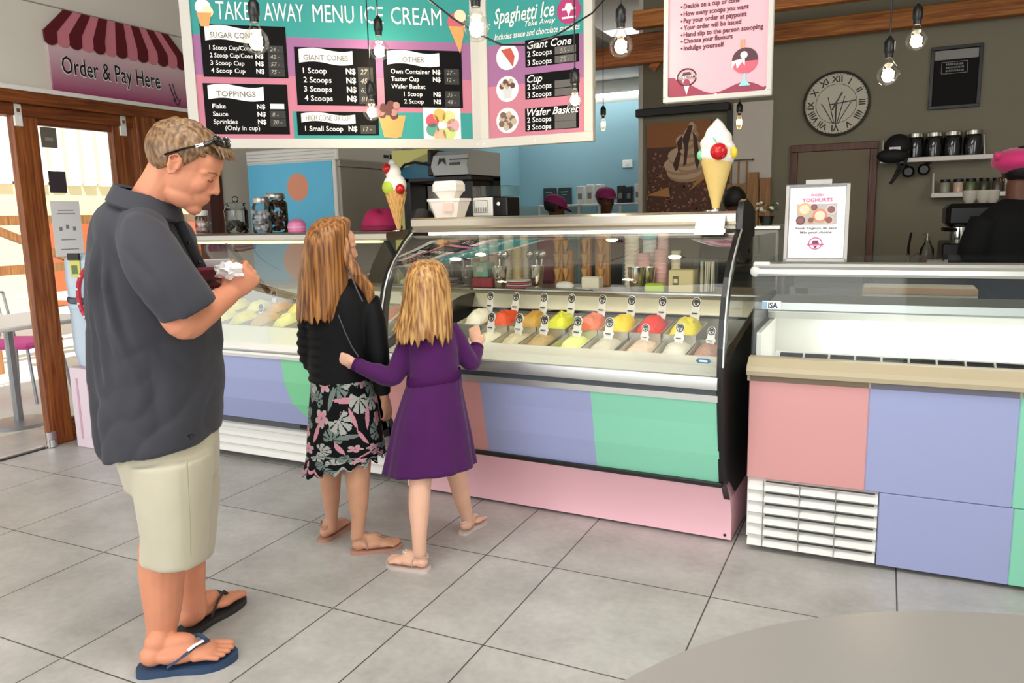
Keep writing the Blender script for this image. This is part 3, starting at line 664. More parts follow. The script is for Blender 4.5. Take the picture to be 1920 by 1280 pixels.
# inside: front steel ledge, tub deck, rear riser, rear worktop
mb = MB(CF_); mb.strip([(-.2, .742), (-.12, .762), (.06, .768), (.06, .74), (-.19, .73)], -W+.026, -.026, M_inner, False, True); mb.build('front_ledge', cc_)
deck = lambda y: .765+(y-.06)*.155
mb = MB(CF_); mb.strip([(.06, .62), (.62, .70), (.62, .60), (.06, .60)], -W+.026, -.026, M_innerS, False, True); mb.strip([(.62, .70), (.62, .865), (.66, .945), (.68, .945), (.68, .70)], -W+.026, -.026, M_innerS, False, True)
mb.strip([(.60, .852), (.60, .862), (.63, .862), (.63, .852)], -W+.026, -.026, M_black, False, True); mb.build('well', cc_)
mb = MB(CF_); mb.strip([(.655, .925), (.655, .952), (1.1, .957), (1.1, .925)], -W-.16, -.026, M_brownshelf, False, True); mb.build('rear_worktop', cc_)
mb = MB(CF_); mb.box((-W+.026, .64, .957), (-.026, .65, .964), M_alu); mb.build('worktop_rail', cc_)
mb = MB(CF_); o = CF_.l(py(1312, 672, 2.905)); mb.prism([(-.03, 0), (-.02, .009), (.02, .009), (.03, 0), (.02, -.009), (-.02, -.009)], (-.075, -.2145, .800), (1, 0, .0), (0, .05, 1), .001, M_label); mb.box((-.09, -.2162, .7965), (-.06, -.2152, .8035), M_paper); mb.build('maker_sticker', cc_)
# QR card: blank plate hung from the shelf
p = CF_.l(py(1333, 430, 3.17)); mb = MB(CF_); mb.box((p[0]-.058, .035, 1.262), (p[0]+.058, .04, 1.345), M_paper, 0, rotx(-.45)); ob = mb.build('code_card'); tag(ob, 'white square card tilted on the shelf edge of the curved-glass case', 'card')

# ---- gelato tubs and tags
def gel_mat(n, c): return mat('gelato_'+n, c, .45, bump=.5, bscale=60, var=.06, vscale=20)
def heap(fr, rx, ry, h, seed, m, ny=9, peak=.15):
    mb = MB(fr); n = 22; R_ = []
    for k in range(ny+1):
        t = k/ny; r = (1-t**1.8)**.5
        q = []
        for j in range(n):
            a = 2*PI*j/n; f = 1+.16*mnoise.noise(Vector((math.cos(a)*1.6+seed*3.1, math.sin(a)*1.6, t*3)))
            q.append((math.copysign(abs(math.cos(a))**.7, math.cos(a))*rx*r*f, math.copysign(abs(math.sin(a))**.7, math.sin(a))*ry*r*f+peak*t*ry, h*t*(1+.15*mnoise.noise(Vector((a, seed, t*5))))))
        R_.append(q)
    return mb.rings(R_, m)
def tub(case, fr, x, y, z, col, lab, seed, grp, h=.07, w=.15, d=.23, til=-.15):
    o = fr.w(A(x, y, z)); t = thing('gelato_tub', lab, 'ice cream tub', o, -.022, grp); f = Frame(o, rotz(-.022)@rotx(.15)); FR[t.name] = f; t.rotation_euler = (.15, 0, -.022)
    mb = MB(f); hw, hd = w/2, d/2; e = .003
    mb.box((-hw, -hd, -.12), (hw, hd, -.118), M_innerS)
    for a, b in (((-hw, -hd, -.12), (-hw+e, hd, 0)), ((hw-e, -hd, -.12), (hw, hd, 0)), ((-hw, -hd, -.12), (hw, -hd+e, 0)), ((-hw, hd-e, -.12), (hw, hd, 0))): mb.box(a, b, M_innerS)
    mb.build('pan', t)
    heap(Frame(f.w(A(0, 0, -.06)), f.R), hw*.97, hd*.96, .06+h, seed, gel_mat(col, col)).build('gelato', t)
    return t
M_tag = mat('tag_white', 'efebe6', .45)
def flavour_tag(o, rz, lab, grp, s=1.):
    t = thing('flavour_tag', lab, 'flavour tag', o, rz, grp); f = lf(t); o0 = A(0, 0, 0); u, v = A(1, 0, 0), A(0, .18, .984)
    q = [(-.022, 0), (.022, 0), (.024, .022), (.03, .034), (.022, .046), (.022, .06)]
    r = .025; q += [(r*math.cos(a), .083+r*math.sin(a)) for a in np.linspace(-.7, PI+.7, 16)]+[(-.022, .06), (-.022, .046), (-.03, .034), (-.024, .022)]
    mb = MB(f); mb.prism([(a*s, b*s) for a, b in q], o0, u, v, -.003, M_tag); mb.build('plate', t)
    mb = MB(f); n_ = np.cross(u, v)
    ring = [o0+u*(.019*s*math.cos(a))+v*((.083+.019*math.sin(a))*s)+n_*.0015 for a in np.linspace(0, 2*PI, 25)]; mb.tube(ring, .0026*s, M_ink, 5)
    mb.prism([(-.015*s, .082*s), (.015*s, .082*s), (.009*s, .096*s), (-.009*s, .096*s)], o0+n_*.0005, u, v, .001, M_ink); mb.prism([(-.009*s, .08*s), (.009*s, .08*s), (0, .066*s)], o0+n_*.0005, u, v, .001, M_ink); mb.box((-.014*s, -.002, .03*s), (.014*s, .002, .034*s), M_ink)
    mb.build('emblem', t); return t
backc = [('f2ecd8', 'white'), ('e2532c', 'orange-red'), ('c89a4a', 'caramel brown'), ('dfe04a', 'lime yellow'), ('ea7a55', 'coral'), ('f4d21c', 'bright yellow'), ('e8301f', 'strawberry red'), ('f2dc3c', 'lemon yellow')]
tagx = [918, 966, 1019, 1071, 1129, 1184, 1242, 1305]
grpB, grpF = 'gelato tubs in the back row of the curved-glass case', 'gelato tubs in the front row of the curved-glass case'
TAG0 = None
def put_tag(o, rz, lab, grp, s=1.):
    global TAG0
    if TAG0 is None: TAG0 = flavour_tag(o, rz, lab, grp, 1.); return
    dup(TAG0, o, rz, lab, grp, None if s == 1 else s)
for k, ((c, n_), tx) in enumerate(zip(backc, tagx)):
    x = CF_.l(py(tx, 600, 3.6))[0]-.02; y = .38
    tub(cc_, CF_, x, y, deck(y)+.02, c, 'tub heaped with %s ice cream in the back row of the gelato case' % n_, k, grpB, .045)
    xt = CF_.l(py(tx, 596, 3.62))[0]; o = CF_.w(A(xt, .475, .858)); put_tag(o, -.3, 'white round-topped flavour tag behind the %s ice cream' % n_, 'back row flavour tags')
x = CF_.l(py(880, 600, 3.6))[0]-.07
frontc = [('f0e6cf', 'cream'), ('d8c9a8', 'vanilla beige'), ('c7a97a', 'toffee'), ('ecec8a', 'pale lime'), ('d9cdb8', 'oatmeal'), ('e6c8b0', 'blush'), ('dfd6c4', 'off white'), ('b98d7a', 'cocoa pink'), ('efe29a', 'pale lemon'), ('c9b29c', 'biscuit')]
tf = [(912, 640, 1), (965, 640, 1), (1013, 640, 1), (1076, 645, 1), (1136, 642, 1), (1205, 638, .8), (1270, 634, .9), (1330, 640, .8)]
for k in range(8):
    c, n_ = frontc[k]; x = CF_.l(py(tf[k][0], 640, 3.3))[0]; y = .17
    tub(cc_, CF_, x, y, deck(y), c, 'shallow tub of %s ice cream in the front row of the gelato case' % n_, k+20, grpF, .012)
    o = CF_.w(A(x, .2, .785)); put_tag(o, -.3, 'white flavour tag in the front row beside the %s ice cream' % n_, 'front row flavour tags', tf[k][2])

# ---- goods on the rear worktop of the centre case
ZW = .957
def at_w(px, yb, dy=.85): Y = 3.11+dy; return CF_.l(py(px, yb, Y))[0]
def put(name, lab, cat, px, dy, grp=None): t = thing(name, lab, cat, CF_.w(A(at_w(px, 530, dy), dy, ZW)), -.022, grp); return t, lf(t)
def cups(px, dy, h, r, col, lab, z=ZW, lip=True):
    t, f = put('paper_cup_stack', lab, 'stack of cups', px, dy, 'paper cup stacks behind the gelato case')
    mb = MB(f); m = mat('cup_'+col, col, .55); n = max(2, int(h/.022))
    pr = [(r*.8, 0)]
    for k in range(n): z0 = h*(k+.2)/n; pr += [(r*.9, z0), (r, z0+h*.55/n), (r*.93, z0+h*.6/n)]
    pr += [(r, h), (.001, h)]
    mb.lathe(pr, (0, 0, 0), m, 18); mb.build('cups', t); return t, f
for a in ((905, 1.02, .29, .035, 'f0ebe6', 'tall stack of white paper cups at the dark end of the rear worktop'), (922, .98, .27, .032, 'efc6c0', 'stack of pale pink paper cups beside the tall white cups'),
          (950, 1.0, .30, .032, 'ece2cc', 'stack of ivory paper cups between pink cups and tan cone sleeves'), (966, .95, .22, .032, 'dfc893', 'stack of tan cone sleeves behind the pink plates'), (980, 1.03, .31, .028, 'e6dfc6', 'slim cream stack of cups next to the tan sleeves'),
          (1183, .98, .28, .042, 'f1e5d2', 'wide stack of cream paper cups behind the steel tumbler'), (1216, 1.0, .29, .04, 'dfe6e0', 'stack of pale grey cups topped with a teal rim'), (1241, 1.02, .30, .032, 'f0cbc6', 'tall pink paper cup stack beside the teal-topped cups'),
          (1205, .9, .19, .036, 'efb9b6', 'short stack of rose pink cups behind the lime sponge'), (1237, .92, .21, .034, 'f2bdb8', 'stack of salmon pink cups next to the cream napkin box'), (1266, .97, .2, .026, 'e2d9b4', 'slim stack of yellowish cups behind the napkin box')):
    t, f = cups(*a)
    if 'teal' in a[5] and 'topped with' in a[5]:
        mb = MB(f); mb.lathe([(.041, a[2]-.03), (.043, a[2]), (.041, a[2]+.02), (.001, a[2]+.02)], (0, 0, 0), mat('cup_teal', '4fb3b5', .5), 18); mb.build('top_cup', t)
def tumbler(px, dy, h, lab, tools):
    t, f = put('steel_tumbler', lab, 'tumbler', px, dy, 'steel tumblers behind the gelato case')
    mb = MB(f); mb.lathe([(.028, 0), (.032, .01), (.045, h), (.042, h), (.029, .015), (.001, .015)], (0, 0, 0), M_chrome, 24); mb.build('cup', t)
    if tools:
        for k in range(tools):
            a = k*1.9; p = f.w(A(.014*math.cos(a), .014*math.sin(a), .02)); t2 = thing('ice_cream_scoop', ['steel scoop standing in the tumbler by the red box, upright', 'steel scoop leaning in the tumbler by the red box', 'steel scoop standing in the tumbler near the cones, upright', 'steel scoop leaning outward in the tumbler near the cones', 'steel scoop crossing behind in the tumbler near the cones'][SC[0]], 'scoop', p, a, 'scoops in the steel tumblers'); SC[0] += 1; g = lf(t2)
            mb = MB(g); mb.tube([(0, 0, 0), (.02, 0, h+.02)], .006, M_chrome, 8); mb.build('handle', t2)
            mb = MB(g); mb.ell((.024, 0, h+.045), (.022, .02, .028), M_chrome, None, 12, 8); mb.build('bowl', t2)
SC = [0]
tumbler(932, .78, .12, 'steel tumbler of scoops beside the maroon box', 2)
tumbler(1003, .86, .12, 'steel tumbler of scoops in front of the wooden cone racks', 3)
tumbler(1191, .76, .125, 'empty steel tumbler in front of the cream cup stack', 0); tumbler(1212, .84, .12, 'steel tumbler half hidden behind the lime sponge', 0)
def pbox(px, dy, w_, d_, h, col, name, lab, cat, z=0, bev=.005, deco=None):
    t, f = put(name, lab, cat, px, dy); mb = MB(f); mb.box((-w_/2, -d_/2, z), (w_/2, d_/2, z+h), mat('box_'+col, col, .5), bev); mb.build('box', t)
    if deco: mb = MB(f); deco(mb, w_, d_, h, z); mb.build('print', t)
    return t
pbox(906, .80, .13, .1, .055, '9c1f33', 'tray_box', 'maroon red box under a green box on the rear worktop', 'box')
pbox(902, .82, .10, .09, .085, '7fb39a', 'tea_box', 'small green box stacked on the maroon box', 'box', .056, .004, lambda mb, w_, d_, h, z: mb.box((-.02, -d_/2-.001, z+.03), (.02, -d_/2, z+.06), M_paper))
t, f = put('plate_stack', 'round stack of pink and white rimmed plates on the worktop', 'stack of plates', 968, .76); mb = MB(f)
for k in range(4): mb.lathe([(.05, .012*k), (.068, .012*k+.006), (.07, .012*k+.011), (.001, .012*k+.011)], (0, 0, 0), (mat('plate_pink', 'd96a7c', .4), M_wplas)[k % 2], 24)
mb.build('plates', t)
for k, (px, h, w_, lab) in enumerate(((1046, .30, .05, 'tall wooden cone rack post nearest the maroon apron'), (1062, .2, .07, 'short wooden cone stand with pale cones'), (1098, .27, .05, 'wooden cone rack in the middle of the worktop'), (1128, .29, .085, 'broad wooden cone rack at the end of the racks'))):
    t, f = put('cone_rack', lab, 'cone rack', px, .98+.03*(k % 2), 'wooden cone racks'); mb = MB(f); mb.box((-w_/2, -.02, 0), (w_/2, .02, h), M_spoon, .006); mb.build('post', t)
    mb = MB(f)
    for j in range(3): mb.lathe([(.003, .03+j*.08), (.022, .1+j*.08)], (0, -.035, 0), mat('wafer', 'cf9a55', .6), 12)
    mb.build('wafer_cones', t)
mb = MB(CF_); x = at_w(1018, 480, 1.05); mb.box((x-.06, 1.05, ZW), (x+.06, 1.09, ZW+.32), mat('maroon_cloth', '6d1230', .8), .02); tag(mb.build('folded_apron'), 'folded maroon apron behind the steel tumbler of scoops', 'apron')
t, f = put('ice_tray', 'flat steel tray holding a white scoop rest', 'tray', 1040, .76); mb = MB(f); mb.box((-.17, -.05, 0), (.2, .05, .01), M_steel, .004); mb.build('tray', t)
mb = MB(f); mb.ell((.05, 0, .02), (.055, .03, .025), M_wplas); mb.build('scoop_rest', t)
pbox(1108, .78, .1, .07, .06, 'ece3cf', 'napkin_packet', 'small cream box standing on the steel tray end', 'box', .011)
pbox(1227, .74, .1, .05, .045, 'b6cf2e', 'sponge', 'lime green sponge block in front of the pink cups', 'sponge', 0, .008)
pbox(1280, .78, .125, .1, .115, 'dccb97', 'napkin_box', 'cream napkin box with a small dark print', 'napkin box', 0, .004, lambda mb, w_, d_, h, z: (mb.box((-.04, -d_/2-.001, .04), (-.01, -d_/2, .085), mat('print_dark_olive', '6b6140', .6)), mb.box((-.035, -d_/2-.002, .05), (-.015, -d_/2-.001, .07), mat('print_pale', 'e7dcb4', .6))))
t, f = put('straw_jar', 'clear square jar of striped straws at the end of the worktop', 'jar', 1323, .8); mb = MB(f); mb.box((-.05, -.045, 0), (.05, .045, .165), M_glassG); mb.build('jar', t)
sj_ = None
for k in range(14):
    a = random.Random(k); p = f.w(A(a.uniform(-.038, .038), a.uniform(-.03, .03), .004))
    if sj_ is None:
        sj_ = thing('straw', 'thin pale straw standing in the clear square jar', 'straw', p, 0, 'straws in the square jar'); mb = MB(lf(sj_)); mb.tube([(0, 0, 0), (.004, 0, .15)], .0035, mat('straw_cream', 'e9dcc0', .5), 6); mb.build('tube', sj_)
    else: dup(sj_, p, k*1.3)

# ---------------- far (pink-louvred) case
lc = thing('ice_cream_display_case', 'white louvred ice cream case with lilac and green front behind the girls', 'display case', (-2.33, 3.2, 0), .0); LF_ = lf(lc); LW = 1.68
prL = [(-.10, .28), (-.14, .40), (-.155, .52), (-.155, .64)]
mb = MB(LF_); mb.box((-LW, .03, .05), (0, .95, .64), M_wplas); mb.build('cabinet', lc)
mb = MB(LF_); scallop(-LW, 0, .035, .235, .0, M_wplas, mb, 4); mb.build('louvre_grille', lc)
mb = MB(LF_); mb.box((-LW, -.06, .235), (0, .05, .275), mat('dark_grey', '5a5c5e', .4)); mb.box((-.52, -.065, .245), (-.35, -.06, .27), M_black); mb.build('control_strip', lc)
bx = [LF_.l(py(px, yy, 3.06))[0] for px, yy in ((530, 672), (536, 710), (548, 748), (585, 792))]
cP = [(y, z) for y, z in prL]; mb = MB(LF_); zz = [.64, .52, .40, .28]; yy_ = [-.155, -.155, -.14, -.10]
M_green = mat('panel_green', '7fce9c', .32)
for i in range(3):
    a0, a1 = bx[i], bx[i+1]
    for xa, xb, ya, yb, m in ((-LW, -LW, a0, a1, M_lilac), (a0, a1, -.3, -.3, M_green), (-.3, -.3, 0, 0, M_lilac)):
        f = [(xa, yy_[i], zz[i]), (ya, yy_[i], zz[i]), (yb, yy_[i+1], zz[i+1]), (xb, yy_[i+1], zz[i+1])]; mb.add(f+[(x, y+.12, z) for x, y, z in f], [(0, 3, 2, 1), (4, 5, 6, 7), (0, 1, 5, 4), (1, 2, 6, 5), (2, 3, 7, 6), (3, 0, 4, 7)], m)
mb.build('front_panel', lc)
mb = MB(LF_); mb.strip([(-.165, .642), (-.175, .66), (-.17, .70), (-.15, .715), (-.1, .715), (-.1, .642)], -LW, 0, M_wplas, True, True); mb.strip([(-.174, .672), (-.178, .68), (-.174, .686), (-.16, .68)], -LW, 0, M_alu, True, True); mb.build('bumper_rail', lc)
mb = MB(LF_); mb.strip([(-.15, .715), (.0, .78), (.02, .78), (.02, .70), (-.12, .66)], -LW+.02, -.02, M_inner, False, True); mb.build('front_ledge', lc)
mb = MB(LF_); mb.strip([(.02, .64), (.6, .72), (.6, .66), (.02, .6)], -LW+.02, -.02, M_innerS, False, True); mb.strip([(.6, .72), (.6, .93), (.66, .95), (.9, .95), (.9, .66), (.62, .66)], -LW+.02, -.02, M_innerS, False, True); mb.build('well', lc)
gl = [(-.148, .715), (-.13, .86), (-.09, 1.0), (-.02, 1.13), (.06, 1.22), (.1, 1.25)]; mb = MB(LF_); mb.strip(gl+[(y+.006, z) for y, z in gl][::-1], -LW+.02, -.02, M_glassG, True, True); mb.build('curved_glass', lc)
mb = MB(LF_); mb.strip([(.095, 1.247), (.085, 1.258), (.085, 1.282), (.1, 1.292), (.5, 1.292), (.5, 1.25)], -LW+.0, 0, M_steel, False, True); mb.build('top_shelf', lc)
mb = MB(LF_); mb.strip([(.094, 1.236), (.094, 1.247), (.13, 1.247), (.13, 1.236)], -LW+.05, -.05, mat('case_lamp_yellow', 'fff29a', .4, emit=2.2), False, True); mb.build('lamp_tube', lc)
light('AREA', LF_.w(A(-LW/2, .14, 1.232)), 1.3, (1, .93, .45), 1.5, aim=LF_.w(A(-LW/2, .3, .5)), sy=.03, name='case_lamp_light')
for x in (-1.12, -.012):
    mb = MB(LF_); mb.tube([(x, .1, 1.245), (x, .2, 1.13), (x, .345, .99), (x, .40, .93)], .016, mat('post_green_black', '23302a', .4), 8); mb.build('glass_support', lc)
for x in (-LW, -.02):
    mb = MB(LF_); q = prL+[(-.155, .70), (-.12, .76), (.3, .9), (.9, .95), (.9, .05), (.03, .05), (.03, .28)]; mb.prism(q[::-1], (x+.02, 0, 0), (0, 1, 0), (0, 0, 1), -.02, M_wplas); mb.build('end_panel', lc)
for x in (-LW+.1, -.05):
    mb = MB(LF_); mb.lathe([(.024, -.012), (.03, -.006), (.03, .006), (.024, .012)], (x, .1, .03), M_blackm, 16, roty(PI/2)); mb.box((x-.02, .08, .03), (x+.02, .12, .07), M_grey); mb.build('caster', lc)
lcol = ['e9e07a', 'efe79a', 'd8a04a', 'e6dc6a', 'f0e8b0', 'e2d450', 'f2ea9c', 'ece27c', 'd9b25a', 'efe79a']
lname = ['butter yellow', 'pale yellow', 'amber orange', 'mustard yellow', 'ivory', 'deep yellow', 'light primrose', 'banana yellow', 'honey', 'custard']
for k in range(10):
    row, i = divmod(k, 5); x = -1.42+i*.165+(.02 if row else 0); y = .34 if not row else .13
    tub(lc, LF_, x+(.1 if row == 0 else 0), y, .80 if row else .84, lcol[k], 'tub of %s ice cream in the %s row of the louvred case' % (lname[k], 'front' if row else 'back'), k+50, 'tubs in the louvred case', .04)
for px, yb, Y, s_, w_ in ((512, 578, 3.62, 1.05, 'back row beside the amber ice cream'), (487, 606, 3.38, 1.1, 'front row above the deep yellow ice cream'), (550, 592, 3.62, 1.0, 'back row nearest the long-haired girl'), (548, 628, 3.4, 1.1, 'front row nearest the long-haired girl')):
    o = py(px, yb, Y); put_tag(o, -.3, 'pale flavour tag in the louvred case, '+w_, 'flavour tags of the louvred case', s_)

# ---------------- near freezer counter
rc = thing('freezer_counter', 'long glass-topped freezer counter with pink, lilac and mint front', 'freezer', (-.486, 3.07, 0), .02); RF_ = lf(rc); RW = 1.75
g = [RF_.l(py(px, yy, 3.07))[0] for px, yy in ((1627, 800), (1645, 1000), (1912, 800), (1900, 1000))]
mb = MB(RF_); mb.box((0, .0, .306), (g[0], .03, .728), M_pink, .003); mb.box((g[0], 0, .306), (g[2], .03, .728), M_lilac, .003); mb.box((g[2], 0, .306), (RW, .03, .728), M_mint, .003); mb.build('front_panel', rc)
mb = MB(RF_); mb.box((g[1], .002, .018), (g[3], .03, .304), M_lilac, .003); mb.box((g[3], .002, .018), (RW, .03, .304), M_mint, .003); mb.build('lower_panel', rc)
mb = MB(RF_); mb.box((0, .03, .05), (RW, .98, .70), M_wplas); mb.build('cabinet', rc)
mb = MB(RF_); scallop(.008, g[1]-.004, .022, .302, .02, M_wplas, mb, 6)
for xx in (.065, .2, .33): mb.box((xx, -.012, .03), (xx+.003, -.003, .30), M_grey)
mb.build('louvre_grille', rc)
mb = MB(RF_)
for k in range(6): z = .022+.28/6*(k+.97); mb.box((.075, -.008, z-.004), (g[1]-.015, .0, z), mat('louvre_gap', '3b3f3e', .8))
mb.build('louvre_slots', rc)
mb = MB(RF_); mb.strip([(-.028, .728), (-.032, .745), (-.026, .762), (.02, .79), (.075, .79), (.075, .70), (0, .70), (0, .728)], -.008, RW, M_tan, False, True); mb.build('front_sill', rc)
for x in (.09, RW-.1):
    mb = MB(RF_); mb.lathe([(.02, -.012), (.026, -.006), (.026, .006), (.02, .012)], (x, .06, .026), M_blackm, 14, roty(PI/2)); mb.box((x-.015, .05, .025), (x+.015, .075, .06), M_grey); mb.build('caster', rc)
mb = MB(RF_); mb.strip([(.060, .79), (.115, 1.105), (.121, 1.105), (.066, .79)], 0, RW, M_glassG, False, True); mb.build('front_glass', rc)
mb = MB(RF_); mb.strip([(.105, 1.102), (.10, 1.112), (.108, 1.128), (.1, 1.14), (.108, 1.15), (.20, 1.152), (.20, 1.104)], -.005, RW, M_alu, False, True); mb.build('top_rail', rc)
mb = MB(RF_); mb.strip([(.2, 1.143), (.8, 1.15), (.8, 1.144), (.2, 1.137)], 0, RW, M_glassG, False, True); mb.build('top_glass', rc)
mb = MB(RF_); mb.prism([(.064, .79), (.118, 1.105), (.8, 1.14), (.8, .9), (.62, .79)][::-1], (0, 0, 0), (0, 1, 0), (0, 0, 1), -.006, M_glassG); mb.build('end_glass', rc)
mb = MB(RF_); mb.ell((-.004, .112, 1.12), (.02, .016, .022), M_wplas, None, 12, 8); mb.box((-.012, .105, 1.135), (.05, .13, 1.157), M_wplas, .004); mb.build('corner_clip', rc)
# inside
mb = MB(RF_); mb.strip([(.075, .76), (.12, .75), (.14, .66), (.56, .66), (.58, .885), (.62, .885), (.62, .62), (.08, .62)], .01, RW, M_inner, False, True); mb.box((.012, .08, .63), (.03, .6, .88), M_inner); mb.build('liner', rc)
mb = MB(RF_); mb.strip([(.50, .885), (.49, .915), (.50, .955), (.80, .96), (.8, .885)], .004, RW, M_alu, False, True); mb.strip([(.488, .918), (.487, .924), (.496, .924)], .004, RW, M_grey, False, True); mb.build('rear_ledge', rc)
mb = MB(RF_); mb.box((.30, .535, .70), (RW-.05, .56, .875), M_glowW); mb.build('light_panel', rc)
mb = MB(RF_); mb.strip([(.078, .772), (.150, .80), (.150, .79), (.09, .765)], .08, RW-.02, M_wplas, False, True)
for k in range(18):
    x0 = .1+k*.092
    for j in range(3): mb.box((x0, .0785+.018*j, .7775+.007*j), (x0+.084, .090+.018*j, .7822+.007*j), M_black, 0, rotx(.36))
mb.build('vent_grille', rc)
mb = MB(RF_); mb.strip([(.78, .96), (.79, 1.14), (.795, 1.14), (.785, .96)], .02, RW, M_glassG, False, True); mb.build('rear_glass', rc)
mb = MB(RF_); o = RF_.l(py(1445, 573, 3.13)); y = .083; zz_ = o[2]; mb.box((o[0]-.035, y, zz_-.016), (o[0]+.035, y+.001, zz_+.016), M_paper, 0, rotx(-.17)); mb.box((o[0]-.035, y-.001, zz_-.014), (o[0]-.016, y, zz_+.012), mat('sticker_pale_blue', '8fb4d6', .4), 0, rotx(-.17))
mb.text('ISA', (o[0]-.012, y-.0015, zz_-.011), (1, 0, 0), (0, .17, 1), .03, mat('sticker_navy', '1c2b4a', .4), bold=.03, width=.036)
mb.build('maker_sticker', rc)
mb = MB(); a, b = py(1617, 538, 4.12), py(1830, 600, 4.12); mb.box((a[0], 4.12, 0), (b[0], 4.34, a[2]), mat('carton_cream', 'cfc4ae', .7), .004); mb.box((a[0], 4.115, a[2]-.03), (b[0], 4.12, a[2]), mat('carton_tape', 'b98f66', .6)); tag(mb.build('storage_carton'), 'cream carton seen through the freezer glass', 'carton')
mb = MB(); p = py(1683, 560, 4.6); mb.box((-.6, 5.3, 0), (1.4, 5.7, .86), mat('back_unit', '8b8374', .7)); tag(mb.build('work_cabinet'), 'low brownish work cabinet behind the freezer counter', 'cabinet')
# ================================================================== HANGING BOARDS
M_teal = mat('print_teal', '3b9590', .6, spec=.2); M_rose = mat('print_rose', 'c27a8c', .6, spec=.2); M_mauve = mat('print_mauve', '9c6892', .6, spec=.2)
M_bk = mat('print_black', '070606', .6, spec=.12); M_bw = mat('board_white', 'cbc7bf', .6, spec=.2); M_pr = mat('print_offwhite', 'f1ece6', .5); M_prg = mat('print_grey', '57534f', .5); M_chalk = mat('chalk_grey', 'a9a498', .6); M_hd = mat('banner_grey', '77736e', .6)
corner = py(903, 278, 3.6); zb = corner[2]
def board_frame(t, fr, w_, h, m=None, bw=.045):
    m = M_bw; mb = MB(fr); mb.box((0, 0, 0), (w_, .03, h), m, .004); mb.build('board', t)
    mb = MB(fr)
    for a, b in (((0, -.012, 0), (w_, 0, bw)), ((0, -.012, h-bw), (w_, 0, h)), ((0, -.012, bw), (bw, 0, h-bw)), ((w_-bw, -.012, bw), (w_, 0, h-bw))): mb.box(a, b, m, .002)
    for x in (.02, w_/2, w_-.02):
        for z in (.02, h-.02): mb.lathe([(.004, 0), (.004, .001), (.001, .001)], (x, -.012, z), M_alu, 8, rotx(PI/2))
    mb.build('frame', t)
# board 1: its plane runs from the shared corner back towards the glass door
a1 = .707; d1 = A(math.cos(a1), math.sin(a1), 0)
def onb1(px, yy):            # board-1 plane coordinates (distance from the corner, height)
    n = A(-d1[1], d1[0], 0); d = ray(px, yy); t = ((corner-CC)@n)/(d@n); p = CC+d*t; return (p-corner)@d1, p[2]-zb
W1 = -onb1(352, 200)[0]; H1 = .92
o1 = corner-d1*W1
b1 = thing('menu_board', 'wide white-framed take-away menu board of black price panels on teal', 'menu board', o1, a1); f1 = lf(b1); board_frame(b1, f1, W1, H1)
def q1(px, yy): s_, z = onb1(px, yy); return s_+W1, z
U, V = A(1, 0, 0), A(0, 0, 1)
def rct(mb, p0, p1, y, m, q=q1):
    a, b = q(*p0), q(*p1); mb.box((a[0], y-.001, b[1]), (b[0], y, a[1]), m)
mb = MB(f1); x0, x1 = .045, W1-.045
zt_, zm, zr = q1(600, 72)[1], q1(870, 150)[1], q1(870, 212)[1]
mb.box((x0, -.002, zt_), (x1, 0, H1-.045), M_teal); mb.box((x0, -.002, zm), (x1, 0, zt_), M_mauve); mb.box((x0, -.002, zr), (x1, 0, zm), M_rose); mb.box((x0, -.002, .045), (x1, 0, zr), M_rose)
xs = q1(548, 200)[0]; mb.box((xs, -.0025, .045), (x1, -.002, zr), M_teal)
mb.build('colour_print', b1)
panels = [((374, 45), (541, 147), 'SUGAR CONES', [('1 Scoop Cup/Cone', '24 -', 1), ('2 Scoop Cup/Cone', '42 -', 1), ('3 Scoop Cup', '57 -', 1), ('4 Scoop Cup', '75 -', 1)]),
          ((380, 156), (544, 252), 'TOPPINGS', [('Flake', '', 1), ('Sauce', '8 -', 1), ('Sprinkles', '20 -', 1)]),
          ((551, 88), (708, 199), 'GIANT CONES', [('1 Scoop', '27 -', 1), ('2 Scoops', '45 -', 1), ('3 Scoops', '63 -', 1), ('4 Scoops', '81 -', 1)]),
          ((556, 209), (711, 254), 'HIGH CONE OR CUP', [('1 Small Scoop', '12 -', 1)]),
          ((717, 92), (868, 203), 'OTHER', [('Own Container', '27 -', 1), ('Taster Cup', '12 -', 1), ('Wafer Basket', None, 0), ('   1 Scoop', '35 -', 1), ('   2 Scoop', '48 -', 1)])]
